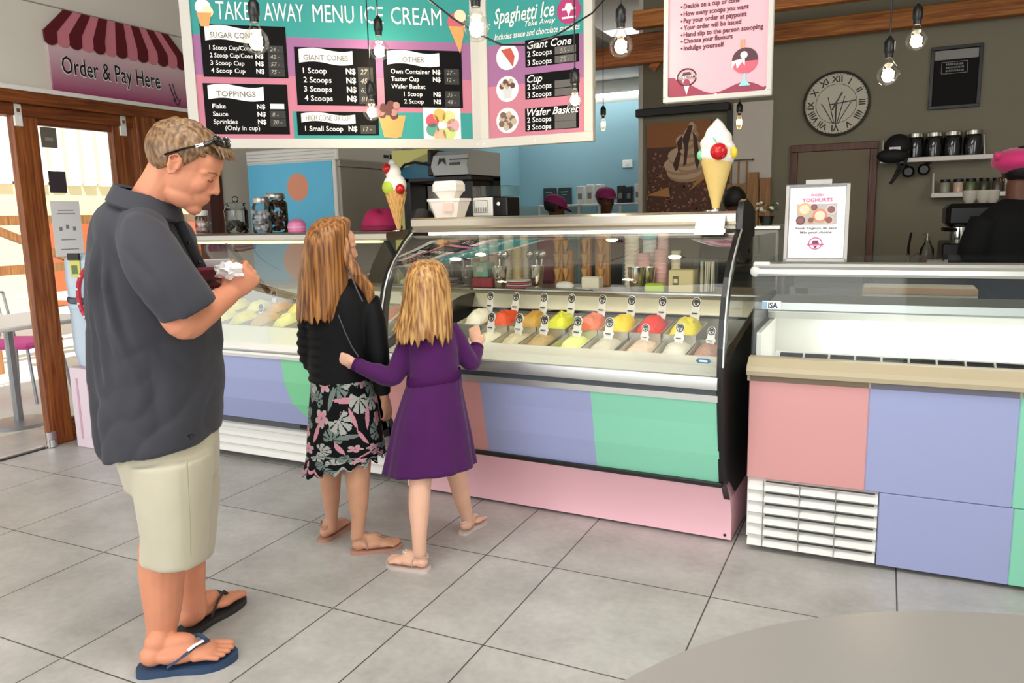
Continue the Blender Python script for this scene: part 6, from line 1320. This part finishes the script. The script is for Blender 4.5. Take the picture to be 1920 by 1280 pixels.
def folds(p):
    a, h, z = fl(p); cr = lambda n_: max(0, 1-abs(n_)*5); d = .010*nz(a*6, h*6, z*2.0)+.004*nz(a*13+z*4, h*13, z*5)-.008*cr(nz(a*5+z*1.5, h*5, z*2.2+7))-.006*cr(nz(a*7-z*4, h*6, z*5+3))*max(0, min(1, (1.25-z)*3))
    # back pleats fall from the yoke, drag folds run from the bent elbow
    bk = G.P(185, 500, 0)@E1; t = max(0, 1-abs(a-bk)/.10)
    d += .009*t*math.sin(h*80+z*3)*max(0, min(1, (1.30-z)*4))
    for PL in PLEATS:
        for (a0, z0), (a1, z1) in zip(PL, PL[1:]):
            if z1 <= z <= z0:
                e = a-(a0+(a1-a0)*(z0-z)/(z0-z1)); w_ = min(1, (PL[0][1]-z)*12, (z-PL[-1][1])*8)
                if h < G.hd+.02: d += w_*(.010*math.exp(-(e/.011)**2)-.008*math.exp(-((e-.024)/.014)**2))
    wz = G.P(300, 735, 0); d += .006*max(0, 1-abs(z-wz[2]+.25*(a-wz@E1))/.05)*nz(a*14, 3, z*4)
    return d
v, f = remesh(SB, .007, 5); v = displace(v, f, folds); mb = MB(); mb.add(v, f, M_shirt, True); sh = mb.build('shirt', man, auto=0)
mb = MB()          # turned-down collar
R_ = [G.ring(224, 350, 326, 378, .072, -.075), G.ring(219, 344, 330, 376, .078, -.075), G.ring(208, 372, 338, 412, .108, -.07), G.ring(212, 378, 333, 416, .1, -.07)]
mb.rings([np.array(r) for r in R_], M_shirt, False); mb.build('collar', sh, auto=60)
mb = MB(); p0, p1 = G.P(341, 440, -.06), G.P(390, 520, -.03)
mb.tube([G.P(336, 418, -.05), G.P(352, 452, -.04), G.P(372, 490, -.02), G.P(392, 530, 0)], [(.004, .016)]*4, mat('placket_dark', '37373c', .85), 8, True, up=-HN)
for q in ((352, 455), (372, 492)): mb.ell(G.P(q[0]+2, q[1], -.055), (.006, .006, .006), M_black, None, 8, 6)
mb.build('placket', sh, auto=60)
mb = MB(); mb.tube([G.P(213, 478, -.195), G.P(224, 480, -.2)], .004, M_black, 6, True); mb.tube([G.P(355, 815, -.19), G.P(358, 822, -.19), G.P(361, 815, -.19)], .006, M_black, 6); mb.build('side_tabs', sh, auto=60)
M_short = mat('shorts_beige', 'bfb8a1', .85, sheen=.2, var=.03, vscale=8, bump=.04, bscale=500); SH = MB()
G.loft(SH, [(222, 800, 400, 790, .18), (235, 850, 402, 845, .175), (250, 900, 400, 895, .165)], M_short, 40, 4)
rA = [(244, 860, 394, 850, .12, -.085), (257, 920, 392, 910, .115, -.095), (268, 985, 388, 985, .105, -.105), (268, 1043, 385, 1050, .1, -.11)]
rB = [(244, 860, 400, 850, .11, .08), (275, 920, 408, 910, .105, .085), (292, 985, 402, 985, .1, .085), (305, 1030, 396, 1046, .095, .08)]
G.loft(SH, rA, M_short, 36, 5, 2.3); G.loft(SH, rB, M_short, 36, 5, 2.3)
def sfold(p): a, h, z = fl(p); return .004*nz(a*8, h*8, z*2.5)+.0025*nz(a*18+z*9, h*14, z*8)
v, f = remesh(SH, .0075, 3); v = displace(v, f, sfold); mb = MB(); mb.add(v, f, M_short, True); so = mb.build('shorts', man, auto=0)
mb = MB(); mb.tube([G.P(350, 860, -.2), G.P(353, 920, -.207), G.P(356, 985, -.207), G.P(357, 1042, -.207)], .0022, mat('seam_beige', 'a9a188', .9), 6); mb.build('side_seam', so, auto=60)
M_ff, M_ffd = mat('flipflop_navy', '2c4463', .6), mat('flipflop_dark', '2a2728', .6)
for w, s_, m, tg in ((wA, sA, M_ff, 1), (wB, sB, M_ffd, 0)):
    mb = MB(); sole(mb, w, m, .0, .021, 1.05); o = mb.build('flip_flop', man, auto=60, label='navy flip-flop with pale badge' if tg else 'dark brown flip-flop')
    mb = MB(); mb.tube([w(.178, .02, .012), w(.172, .018, .033), w(.15, .024, .052), w(.11, .036, .045), w(.075, .038, .012)], [(.0035, .007)]*5, m, 8, True); mb.tube([w(.172, .018, .033), w(.155, -.01, .048), w(.12, -.036, .036), w(.075, -.038, .01)], [(.0035, .008)]*4, m, 8, True); mb.build('strap', o, auto=60)
    if tg: mb = MB(); mb.tube([w(.162, -.004, .049), w(.142, -.022, .049), w(.128, -.031, .044)], [(.003, .0075)]*3, M_paper, 8, True); mb.build('badge', o, auto=60)
# what he holds
wl = thing('wallet', 'open maroon wallet held by the man in both hands', 'wallet', G.P(405, 520, -.01)); p = G.P(405, 518, 0); Rw = np.stack([norm(E1*.9+HN*.3), norm(HN*.8-E1*.3+UP*.35), norm(UP)], 1)
Rw[:, 2] = np.cross(Rw[:, 0], Rw[:, 1]); M_wal = mat('wallet_maroon', '7d2733', .5)
mb = MB(); mb.cbox(p+A(0, 0, .0), (.105, .012, .075), M_wal, .004, Rw@rotx(.3)); mb.build('cover', wl); mb = MB(); mb.cbox(p+HN*.03, (.105, .01, .075), M_wal, .004, Rw@rotx(-.35)); mb.build('flap', wl); mb = MB(); mb.cbox(p+UP*.02+HN*.012, (.08, .004, .07), M_paper, 0, Rw@rotx(.05)); mb.build('paper', wl)
mb = MB(); R_ = []; p = G.P(430, 507, -.045)
for k in range(13):
    ph_ = PI*k/12; q = []
    for j in range(20):
        t = 2*PI*j/20; d = A(math.sin(ph_)*math.cos(t), math.sin(ph_)*math.sin(t), -math.cos(ph_)); r_ = .034*(1+.55*nz(d[0]*3, d[1]*3, d[2]*3+4)); q.append(p+d*A(1.2, 1, .75)*r_)
    R_.append(q)
mb.rings(R_, M_paper, True, False); tag(mb.build('paper_napkin'), 'crumpled white napkin held in the hand of the man', 'napkin')

# ------------------------------------------------------------------ taller girl, black jacket and floral skirt
G = Fig(3.08); g1 = MB()
H2_ = Head(G.P(624, 462, 0), E1*.80+HN*.58-UP*.12, UP+E1*.08, .93); H2_.parts(g1, SK_g1, False)
G.limb(g1, [(634, 535, .0, 26), (632, 505, .0, 22), (628, 480, 0, 22)], SK_g1)
G.loft(g1, [(590, 560, 690, 560, .07), (592, 640, 686, 640, .08), (592, 720, 692, 720, .085), (596, 790, 700, 790, .09)], SK_g1)
G.limb(g1, [(694, 580, -.02, 15), (707, 665, -.05, 13), (717, 728, -.03, 9.5), (721, 745, -.02, 9)], SK_g1)
hand(g1, G.P(721, 746, -.02), -UP*.95+E1*.12+HN*.1, -E1*.8+HN*.5, SK_g1, 1, (.25, .28, .3, .34), .72, 0, .4)
G.limb(g1, [(585, 575, .02, 15), (580, 655, .03, 13), (602, 690, .14, 10), (618, 690, .19, 9)], SK_g1)
hand(g1, G.P(620, 690, .2), HN*.9+E1*.3, -UP, SK_g1, -1, (.4, .4, .45, .5), .72)
h1, t1 = pz(661, 1031, .014), pz(756, 1019, .014); h2, t2 = pz(605, 1010, .014), pz(653, 974, .014)
G.limb(g1, [(668, 780, -.03, 34), (671, 865, -.05, 25), (671, 905, -.06, 22), (672, 940, -.062, 19), (672, 975, -.062, 13.5), (670, 1005, -.06, 13)], SK_g1)
G.limb(g1, [(625, 780, .04, 32), (621, 865, .06, 22), (620, 905, .07, 19), (621, 935, .075, 16), (622, 965, .08, 11.5), (621, 990, .08, 11)], SK_g1)
w1, s1_ = foot(g1, h1, t1, SK_g1, 1, 1.05, .95); w2, s2_ = foot(g1, h2, t2, SK_g1, 1, 1.05, .95)
girl1 = solid(g1, .0046, SK_g1, 'person', None, 3); tag(girl1, 'long-haired girl in a black jacket and dark floral skirt facing the ice cream cases', 'person')
HB = hair_mat('hair_copper_blonde', '5f3315', 'bb8042', (60, 60, 1.4), 2); HB2 = hair_mat('hair_golden_blonde', '7f4e22', 'd6a664', (60, 60, 1.4), 2)
def long_hair(rows, mt, hd, sd, jag=.03, n=120, ridge=.055, fall=5):
    """rows: (y, xl, xr, half depth, off): a full head of hair with vertical strands and a ragged end"""
    F = Fig(hd); X = crv([A(*r) for r in rows], 5); mb = MB(); R_ = []; K = len(X)
    for i, (y, xl, xr, b, off) in enumerate(X):
        o = (F.P(xl, y, off)+F.P(xr, y, off))/2; u = (F.P(xr, y, off)-F.P(xl, y, off))/2; q = []; tt = i/(K-1); gr = max(0, min(1, (tt-.3)*2))
        for j in range(n):
            t = 2*PI*j/n; c_, s_ = math.cos(t), math.sin(t)
            st = nz(c_*fall+sd, s_*fall, y*.002)*.9+nz(c_*fall*2.6, s_*fall*2.6+sd, y*.003)*.5
            f_ = 1+ridge*gr*st; p = o+(u*c_+HN*b*s_)*f_
            dz = -jag*gr**2*tt**3*(.5+nz(c_*7+sd*2, s_*7, 0)*1.1+.5*nz(c_*19, s_*19, sd)); q.append(p+A(0, 0, dz))
        R_.append(q)
    c = np.mean(R_[-1], 0); R_.append([c+(p-c)*.82+A(0, 0, .02) for p in R_[-1]]); R_.append([c+(p-c)*.5+A(0, 0, .05) for p in R_[-1]]); mb.rings(R_, mt); return mb
r1 = [(405.5, 622, 640, .012, -.0), (408, 606, 650, .045, 0), (416, 590, 657, .075, 0), (432, 578, 655, .095, -.012), (455, 571, 651, .1, -.022), (485, 567, 650, .095, -.03), (515, 562, 652, .085, -.035), (545, 559, 652, .075, -.045), (575, 557, 645, .068, -.055), (592, 557, 638, .062, -.06)]
long_hair(r1, HB, 3.08, 1.3).build('hair', girl1, auto=0)
mb = MB(); F = Fig(3.08)
for k in range(9):
    d = k*2.4; mb.tube([F.P(643+d*.2, 440, -.03), F.P(648+d*.35, 480, -.055), F.P(662+d*.75, 515, -.07), F.P(683+d*.72, 545-k, -.065), F.P(692+d*.5, 568-k*1.5, -.06)], [.012, .014, .013, .009, .003], HB, 8, True)
mb.build('front_lock', girl1, auto=0)
M_jk = mat('jacket_black', '08080a', .7, spec=.25, bump=.1, bscale=120); JB = MB()
G.loft(JB, [(612, 525, 660, 522, .045), (592, 540, 688, 540, .075), (578, 562, 702, 562, .095), (577, 600, 702, 600, .105), (579, 650, 697, 650, .108), (580, 695, 696, 700, .112), (582, 712, 694, 716, .112)], M_jk, 40, 5)
G.limb(JB, [(690, 560, -.01, 21), (703, 610, -.045, 21), (710, 665, -.06, 20), (715, 715, -.04, 17), (718, 738, -.03, 15)], M_jk, 18, 5, False)
G.limb(JB, [(590, 560, .0, 20), (580, 610, .0, 21), (581, 660, .0, 21), (596, 690, .08, 18), (612, 692, .16, 15)], M_jk, 18, 5, False)
xq = G.P(612, 600, 0)@E1
def ribs(p):
    a, h, z = fl(p); t = max(0, min(1, (xq-a)/.03)); return .0032*t*math.sin(z*2*PI/.036)+.003*nz(a*16, h*16, z*10)
v, f = remesh(JB, .006, 3); v = displace(v, f, ribs); mb = MB(); mb.add(v, f, M_jk, True); jk = mb.build('jacket', girl1, auto=0)
mb = MB(); mb.tube([G.P(634, 590, -.125), G.P(648, 625, -.125), G.P(660, 650, -.122), G.P(672, 668, -.12)], .0025, mat('piping_grey', '55555a', .5), 6); mb.tube([G.P(652, 500, -.09), G.P(668, 540, -.1), G.P(680, 565, -.1)], .003, MATS['piping_grey'], 6); mb.build('piping', jk, auto=60)
# floral skirt: pattern lives in the cloth, one colour per tiny facet
rs = [(586, 690, 694, 694, .11), (583, 730, 704, 735, .118), (579, 775, 712, 780, .125), (577, 815, 718, 818, .13), (576, 842, 720, 832, .132), (574, 862, 720, 845, .136), (571, 882, 721, 850, .146)]
n = 340; base = [np.array(G.ring(*r, n=n, p=2.1)) for r in rs]; X = [x.reshape(-1, 3) for x in crv([b.ravel() for b in base], 20)]; K = len(X); R_ = []
for i, r in enumerate(X):
    tt = i/(K-1); c = r.mean(0); q = []
    for j, p in enumerate(r):
        t = 2*PI*j/n; wv = .02*tt*math.sin(7*t+1)+.012*tt*nz(math.cos(t)*3, math.sin(t)*3, tt*2); fl_ = max(0, (tt-.72)/.28); wv += fl_*.045*math.sin(17*t+2*math.sin(3*t)); wv += -.012 if abs(tt-.72) < .02 else 0
        d = p-c; d[2] = 0; q.append(p+d*wv+A(0, 0, fl_*.012*math.sin(17*t+1)))
    R_.append(np.array(q))
M_fb, M_fg, M_fp, M_fw = mat('skirt_black', '0a0a0d', .8, spec=.2), mat('print_leaf', '6f7d78', .8), mat('print_petal', 'c98a98', .8), mat('print_pale_leaf', 'a9aca6', .8)
rr = random.Random(11); per = .78; hgt = .44; mot = []
for iy in range(8):
    for ix in range(14): mot.append(((ix+.5*(iy % 2)+rr.uniform(-.18, .18))*per/14, (iy+.5+rr.uniform(-.2, .2))*hgt/8, rr.random()*6.28, rr.random(), rr.uniform(.8, 1.15)))
def patt(u, vv):
    out = 0
    for mx, my, ma, mk, ms in mot:
        dx = (u-mx+per/2) % per-per/2; dy = vv-my
        if abs(dx) > .05 or abs(dy) > .05: continue
        r_ = math.hypot(dx, dy)/ms; a = math.atan2(dy, dx)-ma
        if mk < .36:
            if r_ < .029*(.55+.45*abs(math.cos(2.5*a))): out = 2 if r_ < .021 else 3
            if r_ < .005: out = 1
        elif mk < .8:
            a = (a+PI) % (2*PI)-PI
            if abs(a) < 2.2 and r_ < .043*math.cos(a*.42) and abs(math.sin(a*4.5)) > .38: out = 1 if mk < .6 else 3
        elif abs(math.sin(a))*r_ < .009*(1-(r_/.04)**2) and r_ < .04: out = 1 if mk < .9 else 2
    return out
mb = MB(); V_ = np.concatenate(R_); fs = []; ms_ = []
for i in range(K-1):
    for j in range(n):
        a, b = i*n+j, i*n+(j+1) % n; fs.append((a, b, b+n, a+n)); ms_.append((M_fb, M_fg, M_fp, M_fw)[patt((j+.5)/n*per, (1-i/(K-1))*hgt)])
mb.v.append(V_); mb.f += fs; mb.m += ms_; mb.sm += [True]*len(fs); mb.n += len(V_)
inn = [r for r in R_[::-1]]; c0 = [r.mean(0)+(r-r.mean(0))*.97 for r in inn]; mb.rings(c0[:K//2], M_fb, False); mb.build('skirt', girl1, auto=0)
M_sd, M_sd2 = mat('sandal_rose', 'b98a78', .5), mat('sandal_silver', 'd9c9c0', .35, .2)
def sandal(w, m, who, flower):
    mb = MB(); sole(mb, w, m, .0, .014, 1.0); o = mb.build('sandal', who, auto=60)
    mb = MB(); mb.tube([w(.18, .02, .014), w(.165, .018, .036), w(.13, .012, .058), w(.085, .02, .075)], [(.002, .004)]*4, m, 6, True)
    mb.tube([w(.07, .034, .012), w(.066, .036, .05), w(.05, .03, .075), w(.01, .02, .06), w(-.002, 0, .055), w(.01, -.02, .06), w(.05, -.03, .075), w(.066, -.036, .05), w(.07, -.034, .012)], [(.002, .0045)]*9, m, 6, True); mb.build('strap', o, auto=60)
    mb = MB()
    for k in range(flower): a = k*2*PI/max(flower-1, 1); r_ = 0 if k == 0 else .014; mb.ell(w(.125+r_*math.cos(a), .012+r_*math.sin(a), .062+.004*(k == 0)), (.008, .008, .006), m, None, 8, 6)
    mb.build('trimming', o, auto=60)
sandal(w1, M_sd, girl1, 8); sandal(w2, M_sd, girl1, 8)

# ------------------------------------------------------------------ smaller girl, purple dress
G = Fig(2.98); g2 = MB()
H3_ = Head(G.P(803, 537, .01), HN*.93+E1*.36-UP*.12, UP, .9); H3_.parts(g2, SK_g2, False)
G.limb(g2, [(806, 605, .0, 22), (805, 575, 0, 19), (804, 555, 0, 19)], SK_g2)
G.loft(g2, [(775, 625, 845, 620, .06), (772, 670, 850, 665, .07), (772, 720, 855, 710, .07), (768, 780, 862, 770, .075)], SK_g2)
G.limb(g2, [(772, 625, -.0, 14), (738, 706, -.035, 12), (690, 692, -.03, 10), (662, 679, -.015, 8)], SK_g2)
hand(g2, G.P(664, 680, -.015), -E1*.85+UP*.3+HN*.25, HN*.9+E1*.2, SK_g2, 1, (.12, .12, .14, .16), .68, 0, .2)
G.limb(g2, [(842, 620, .02, 14), (880, 682, .06, 12), (892, 655, .12, 9), (894, 645, .14, 8)], SK_g2)
hand(g2, G.P(894, 646, .14), UP*.75-E1*.15+HN*.55, HN*.8-UP*.5, SK_g2, -1, (.25, .25, .3, .3), .68, .0, .3)
h3, t3 = pz(802, 1064, .016), pz(722, 1050, .016); h4, t4 = pz(867, 996, .016), pz(906, 969, .016)
G.limb(g2, [(797, 770, .0, 22), (791, 860, -.055, 22), (788, 905, -.085, 21), (786, 950, -.118, 20), (786, 1000, -.145, 14.5), (787, 1035, -.145, 13)], SK_g2)
G.limb(g2, [(838, 770, .04, 24), (850, 860, .10, 21), (860, 905, .16, 18), (868, 940, .19, 15), (876, 970, .215, 11), (876, 982, .215, 11)], SK_g2)
w3, s3_ = foot(g2, h3, t3, SK_g2, -1, 1.08, 1.0); w4, s4_ = foot(g2, h4, t4, SK_g2, -1, 1.05, 1.0)
girl2 = solid(g2, .0044, SK_g2, 'person', None, 3); tag(girl2, 'smaller girl in a purple long-sleeved dress leaning at the gelato case', 'person')
r2 = [(485.5, 794, 810, .012, .01), (488, 782, 820, .045, .01), (496, 770, 831, .075, .01), (512, 762, 840, .092, .005), (535, 757, 845, .098, -.002), (565, 753, 848, .092, -.015), (590, 748, 849, .082, -.03), (610, 744, 848, .076, -.042), (622, 742, 846, .07, -.048)]
long_hair(r2, HB2, 2.98, 4.7, .045).build('hair', girl2, auto=0)
mb = MB(); F = Fig(2.98)
for k in range(7): mb.tube([F.P(762+k*3, 560, -.03), F.P(752+k*3.4, 595, -.05), F.P(735+k*5, 622+2*(k % 3), -.055)], [.012, .01, .003], HB2, 8, True)
mb.build('side_lock', girl2, auto=0)
M_dr = mat('dress_purple', '4d1856', .8, spec=.2, sheen=.15, var=.08, vscale=7, bump=.06, bscale=300); DB = MB()
G.loft(DB, [(790, 592, 822, 590, .035), (772, 603, 842, 600, .06), (761, 622, 853, 616, .08), (762, 655, 858, 650, .09), (766, 690, 860, 680, .09), (767, 716, 861, 702, .088)], M_dr, 40, 5)
G.limb(DB, [(774, 618, .0, 17), (757, 660, -.02, 18), (738, 705, -.035, 19), (705, 698, -.035, 17), (680, 688, -.025, 14), (668, 682, -.018, 13)], M_dr, 18, 5, False)
G.limb(DB, [(842, 614, .01, 17), (862, 645, .035, 18), (882, 680, .06, 17), (890, 664, .1, 14), (894, 650, .13, 12)], M_dr, 18, 5, False)
def dfold(p): a, h, z = fl(p); return .0035*nz(a*14, h*14, z*6)+.002*nz(a*30+z*20, h*30, z*18)
v, f = remesh(DB, .0058, 3); v = displace(v, f, dfold); mb = MB(); mb.add(v, f, M_dr, True); dr_ = mb.build('dress', girl2, auto=0)
rs = [(766, 712, 862, 698, .088), (762, 722, 864, 708, .093), (752, 750, 868, 738, .108), (738, 795, 876, 780, .125), (728, 840, 884, 824, .138), (719, 882, 891, 868, .148)]
n = 150; X = [x.reshape(-1, 3) for x in crv([np.array(G.ring(*r, n=n, p=2.1)).ravel() for r in rs], 8)]; K = len(X); R_ = []
for i, r in enumerate(X):
    tt = i/(K-1); c = r.mean(0); q = []
    for j, p in enumerate(r):
        t = 2*PI*j/n; g_ = math.sin(26*t+2.5*math.sin(4*t))*.016*max(0, 1-abs(tt-.14)*3.2)+(.03*tt)*math.sin(9*t+2*math.sin(2*t)+.8)+.016*tt*math.sin(17*t); d = p-c; d[2] = 0; q.append(p+d*g_)
    R_.append(np.array(q))
mb = MB(); mb.rings(R_+[r.mean(0)+(r-r.mean(0))*.97 for r in R_[::-1][:K*2//3]], M_dr, False); mb.build('skirt', dr_, auto=0)
mb = MB(); mb.rings([np.array(G.ring(*r, n=60, p=2.2)) for r in ((764, 704, 863, 690, .088), (762.5, 708, 864.5, 693, .095), (762, 718, 865, 703, .096), (763, 723, 864, 708, .09))], mat('dress_belt', '47144e', .8, spec=.2), False); mb.build('waistband', dr_, auto=60)
for q in ((669, 683, -.018, 14), (893.5, 652, .125, 13)):
    p = G.P(*q[:3]); mb = MB(); d = norm(G.P(680, 688, -.025)-p) if q[0] < 700 else norm(G.P(890, 664, .1)-p); mb.tube([p-d*.008, p+d*.008], G.m(q[3], p), mat('dress_belt', '47144e', .8, spec=.2), 16); mb.build('cuff', dr_, auto=60)
sandal(w3, M_sd2, girl2, 9); sandal(w4, M_sd2, girl2, 5)

# ------------------------------------------------------------------ staff behind the counters
M_blk = mat('uniform_black', '0a0a0b', .85, spec=.2); M_cap = mat('cap_bright_magenta', 'c01a66', .7, sheen=.3); HBk = mat('hair_black', '0d0b0b', .6)
G = Fig(3.92); g3 = MB(); hp = G.P(1917, 322, 0)
H4_ = Head(hp, E1*.62+HN*.75-UP*.15, UP, .98); H4_.parts(g3, SK_dk)
G.limb(g3, [(1912, 400, 0, 26), (1910, 370, 0, 22), (1912, 345, 0, 22)], SK_dk)
G.loft(g3, [(1870, 420, 1965, 420, .08), (1858, 480, 1985, 480, .1), (1860, 560, 1985, 560, .1), (1860, 640, 1985, 640, .12), (1875, 860, 1975, 860, .09), (1880, 1015, 1970, 1015, .08)], SK_dk)
G.limb(g3, [(1855, 425, -.02, 12), (1830, 480, -.02, 14), (1850, 540, .12, 14), (1885, 548, .25, 11)], SK_dk); hand(g3, G.P(1887, 548, .26), HN+E1*.2, -UP, SK_dk, -1, (.4, .45, .5, .5), .95)
G.limb(g3, [(1976, 425, -.02, 12), (1998, 480, -.0, 14), (1985, 540, .12, 14), (1960, 548, .25, 11)], SK_dk); hand(g3, G.P(1960, 548, .26), HN-E1*.2, -UP, SK_dk, 1, (.4, .45, .5, .5), .95)
bar = solid(g3, .007, SK_dk, 'person', None, 3); tag(bar, 'barista in black with a bright magenta cap and earring, standing behind the freezer counter', 'person')
TB = MB(); G.loft(TB, [(1885, 372, 1945, 372, .06), (1862, 388, 1965, 386, .09), (1838, 408, 1992, 404, .12), (1825, 440, 2003, 440, .135), (1828, 500, 2000, 500, .14), (1838, 580, 1998, 580, .15), (1840, 640, 1996, 640, .15)], M_blk, 40, 4)
G.limb(TB, [(1848, 412, -.02, 27), (1824, 480, -.02, 26), (1848, 540, .12, 22), (1875, 547, .22, 18)], M_blk, 18, 5, False); G.limb(TB, [(1982, 412, -.02, 27), (2004, 480, 0, 26), (1985, 540, .12, 22), (1965, 547, .22, 18)], M_blk, 18, 5, False)
solid(TB, .012, M_blk, 'shirt', bar, 4, lambda p: .005*nz(p[0]*9, p[1]*9, p[2]*4))
TB = MB(); G.loft(TB, [(1842, 630, 1994, 630, .148), (1850, 800, 1990, 800, .14), (1862, 1000, 1982, 1000, .12), (1866, 1022, 1980, 1022, .12)], M_blk, 32, 4); TB.build('trousers', bar, auto=0)
mb = MB(); H4_.hair_cap(mb, HBk, lambda x, y, z: z-(.05 if x > .05 else (-.005 if x > .0 else -.055)), tuft=.006, nu=40, nv=30); mb.build('hair', bar, auto=0)
mb = MB(); o = G.P(1924, 299, 0); R_ = []
for k in range(15):
    a = -PI/2+PI*k/14; R_.append([o+E1*(G.m(58, o)*math.cos(a)**.8*math.cos(t)) + HN*(.14*math.cos(a)**.8*math.sin(t))+UP*(G.m(24, o)*math.sin(a)*(1+.12*math.cos(t*2))+G.m(3, o)*math.cos(t)) for t in np.arange(28)*2*PI/28])
mb.rings(R_, M_cap); q = G.P(1871, 292, -.02); mb.ell(q, (.02, .02, .02), M_cap, None, 10, 8); mb.build('cap', bar, auto=0)
mb = MB(); mb.tube([H4_.w(-.002, .084, -.034)+A(0, 0, -.012*math.sin(t))+E1*.008*math.cos(t) for t in np.linspace(0, 2*PI, 14)], .002, mat('gold', 'd9b35a', .25, 1), 6); mb.tube([H4_.w(-.002, -.084, -.034)+A(0, 0, -.012*math.sin(t))+E1*.008*math.cos(t) for t in np.linspace(0, 2*PI, 14)], .002, MATS['gold'], 6); mb.build('earring', bar, auto=60)
def helper(px, ytop, Y, fwd, lab, capm, clothes, k=.95):
    top = py(px, ytop, Y); hd = top@HN; o = top-A(0, 0, .118*k); m = MB(); Hh = Head(o, fwd, UP, k); Hh.parts(m, SK_dk)
    b = o*A(1, 1, 0); z0 = o[2]; fz = norm(A(fwd[0], fwd[1], 0)); sd = A(-fz[1], fz[0], 0)
    def rg(z, a, d): return np.array([b-fz*.02+sd*a*math.cos(t)+fz*d*math.sin(t)+A(0, 0, z) for t in np.arange(24)*2*PI/24])
    m.tube([o-A(0, 0, .05), o-A(0, 0, .2)], .05, SK_dk, 14, True); m.rings([rg(z0-.2, .1, .07), rg(z0-.3, .15, .09), rg(.9, .13, .09), rg(.85, .15, .1), rg(.4, .12, .08), rg(.03, .1, .08)], SK_dk)
    for s_ in (-1, 1):
        sp = b+sd*s_*.18+A(0, 0, z0-.23); e = sp+A(0, 0, -.27)+sd*s_*.03; wr_ = e+fz*.22+A(0, 0, .02); m.tube([sp, e, wr_], [.045, .038, .027], SK_dk, 12, True); hand(m, wr_, fz, -UP, SK_dk, -s_, k=.9)
    p = solid(m, .009, SK_dk, 'person', None, 3); tag(p, lab, 'person')
    c = MB(); c.rings([rg(z0-.17, .08, .065), rg(z0-.2, .16, .09), rg(z0-.26, .19, .11), rg(z0-.45, .17, .12), rg(.88, .17, .125)], clothes)
    for s_ in (-1, 1): sp = b+sd*s_*.17+A(0, 0, z0-.22); e = sp+A(0, 0, -.22)+sd*s_*.03; c.tube([sp, e], [.062, .058], clothes, 14, True)
    solid(c, .014, clothes, 'tunic', p, 4); c = MB(); c.rings([rg(.9, .172, .128), rg(.5, .16, .12), rg(.06, .13, .11)], M_blk); c.build('trousers', p, auto=0)
    mb = MB(); Hh.hair_cap(mb, HBk, lambda x, y, z: z-(.06 if x > .05 else (.0 if x > 0 else -.05)), tuft=.008, nu=32, nv=24); mb.build('hair', p, auto=0)
    if capm:
        mb = MB(); R_ = []
        for kk in range(10):
            a = PI/2*kk/9; R_.append([Hh.w(-.01+.118*math.cos(a)**.7*math.cos(t), .1*math.cos(a)**.7*math.sin(t), .028+.098*math.sin(a)) for t in np.arange(24)*2*PI/24])
        mb.rings(R_, capm); mb.ell(Hh.w(.11, 0, .035), (.06, .065, .007), capm, Hh.R@roty(.15), 16, 6); mb.build('cap', p, auto=50)
M_cd = mat('cap_plum', '8e2460', .8)
helper(1040, 367, 6.5, E1*.85+HN*.2-UP*.35, 'kitchen helper in a plum cap bent over at the blue wall, nearer the slate boards', M_cd, mat('tunic_maroon', '5f1730', .8))
helper(1136, 352, 6.9, E1*.3-HN*.9-UP*.1, 'kitchen helper in a plum cap facing out beside the white cartons', M_cd, MATS['tunic_maroon'])
helper(1378, 352, 5.9, HN*.9+E1*.2-UP*.3, 'dark-haired helper seen from behind, beside the tall cone model', None, M_blk)
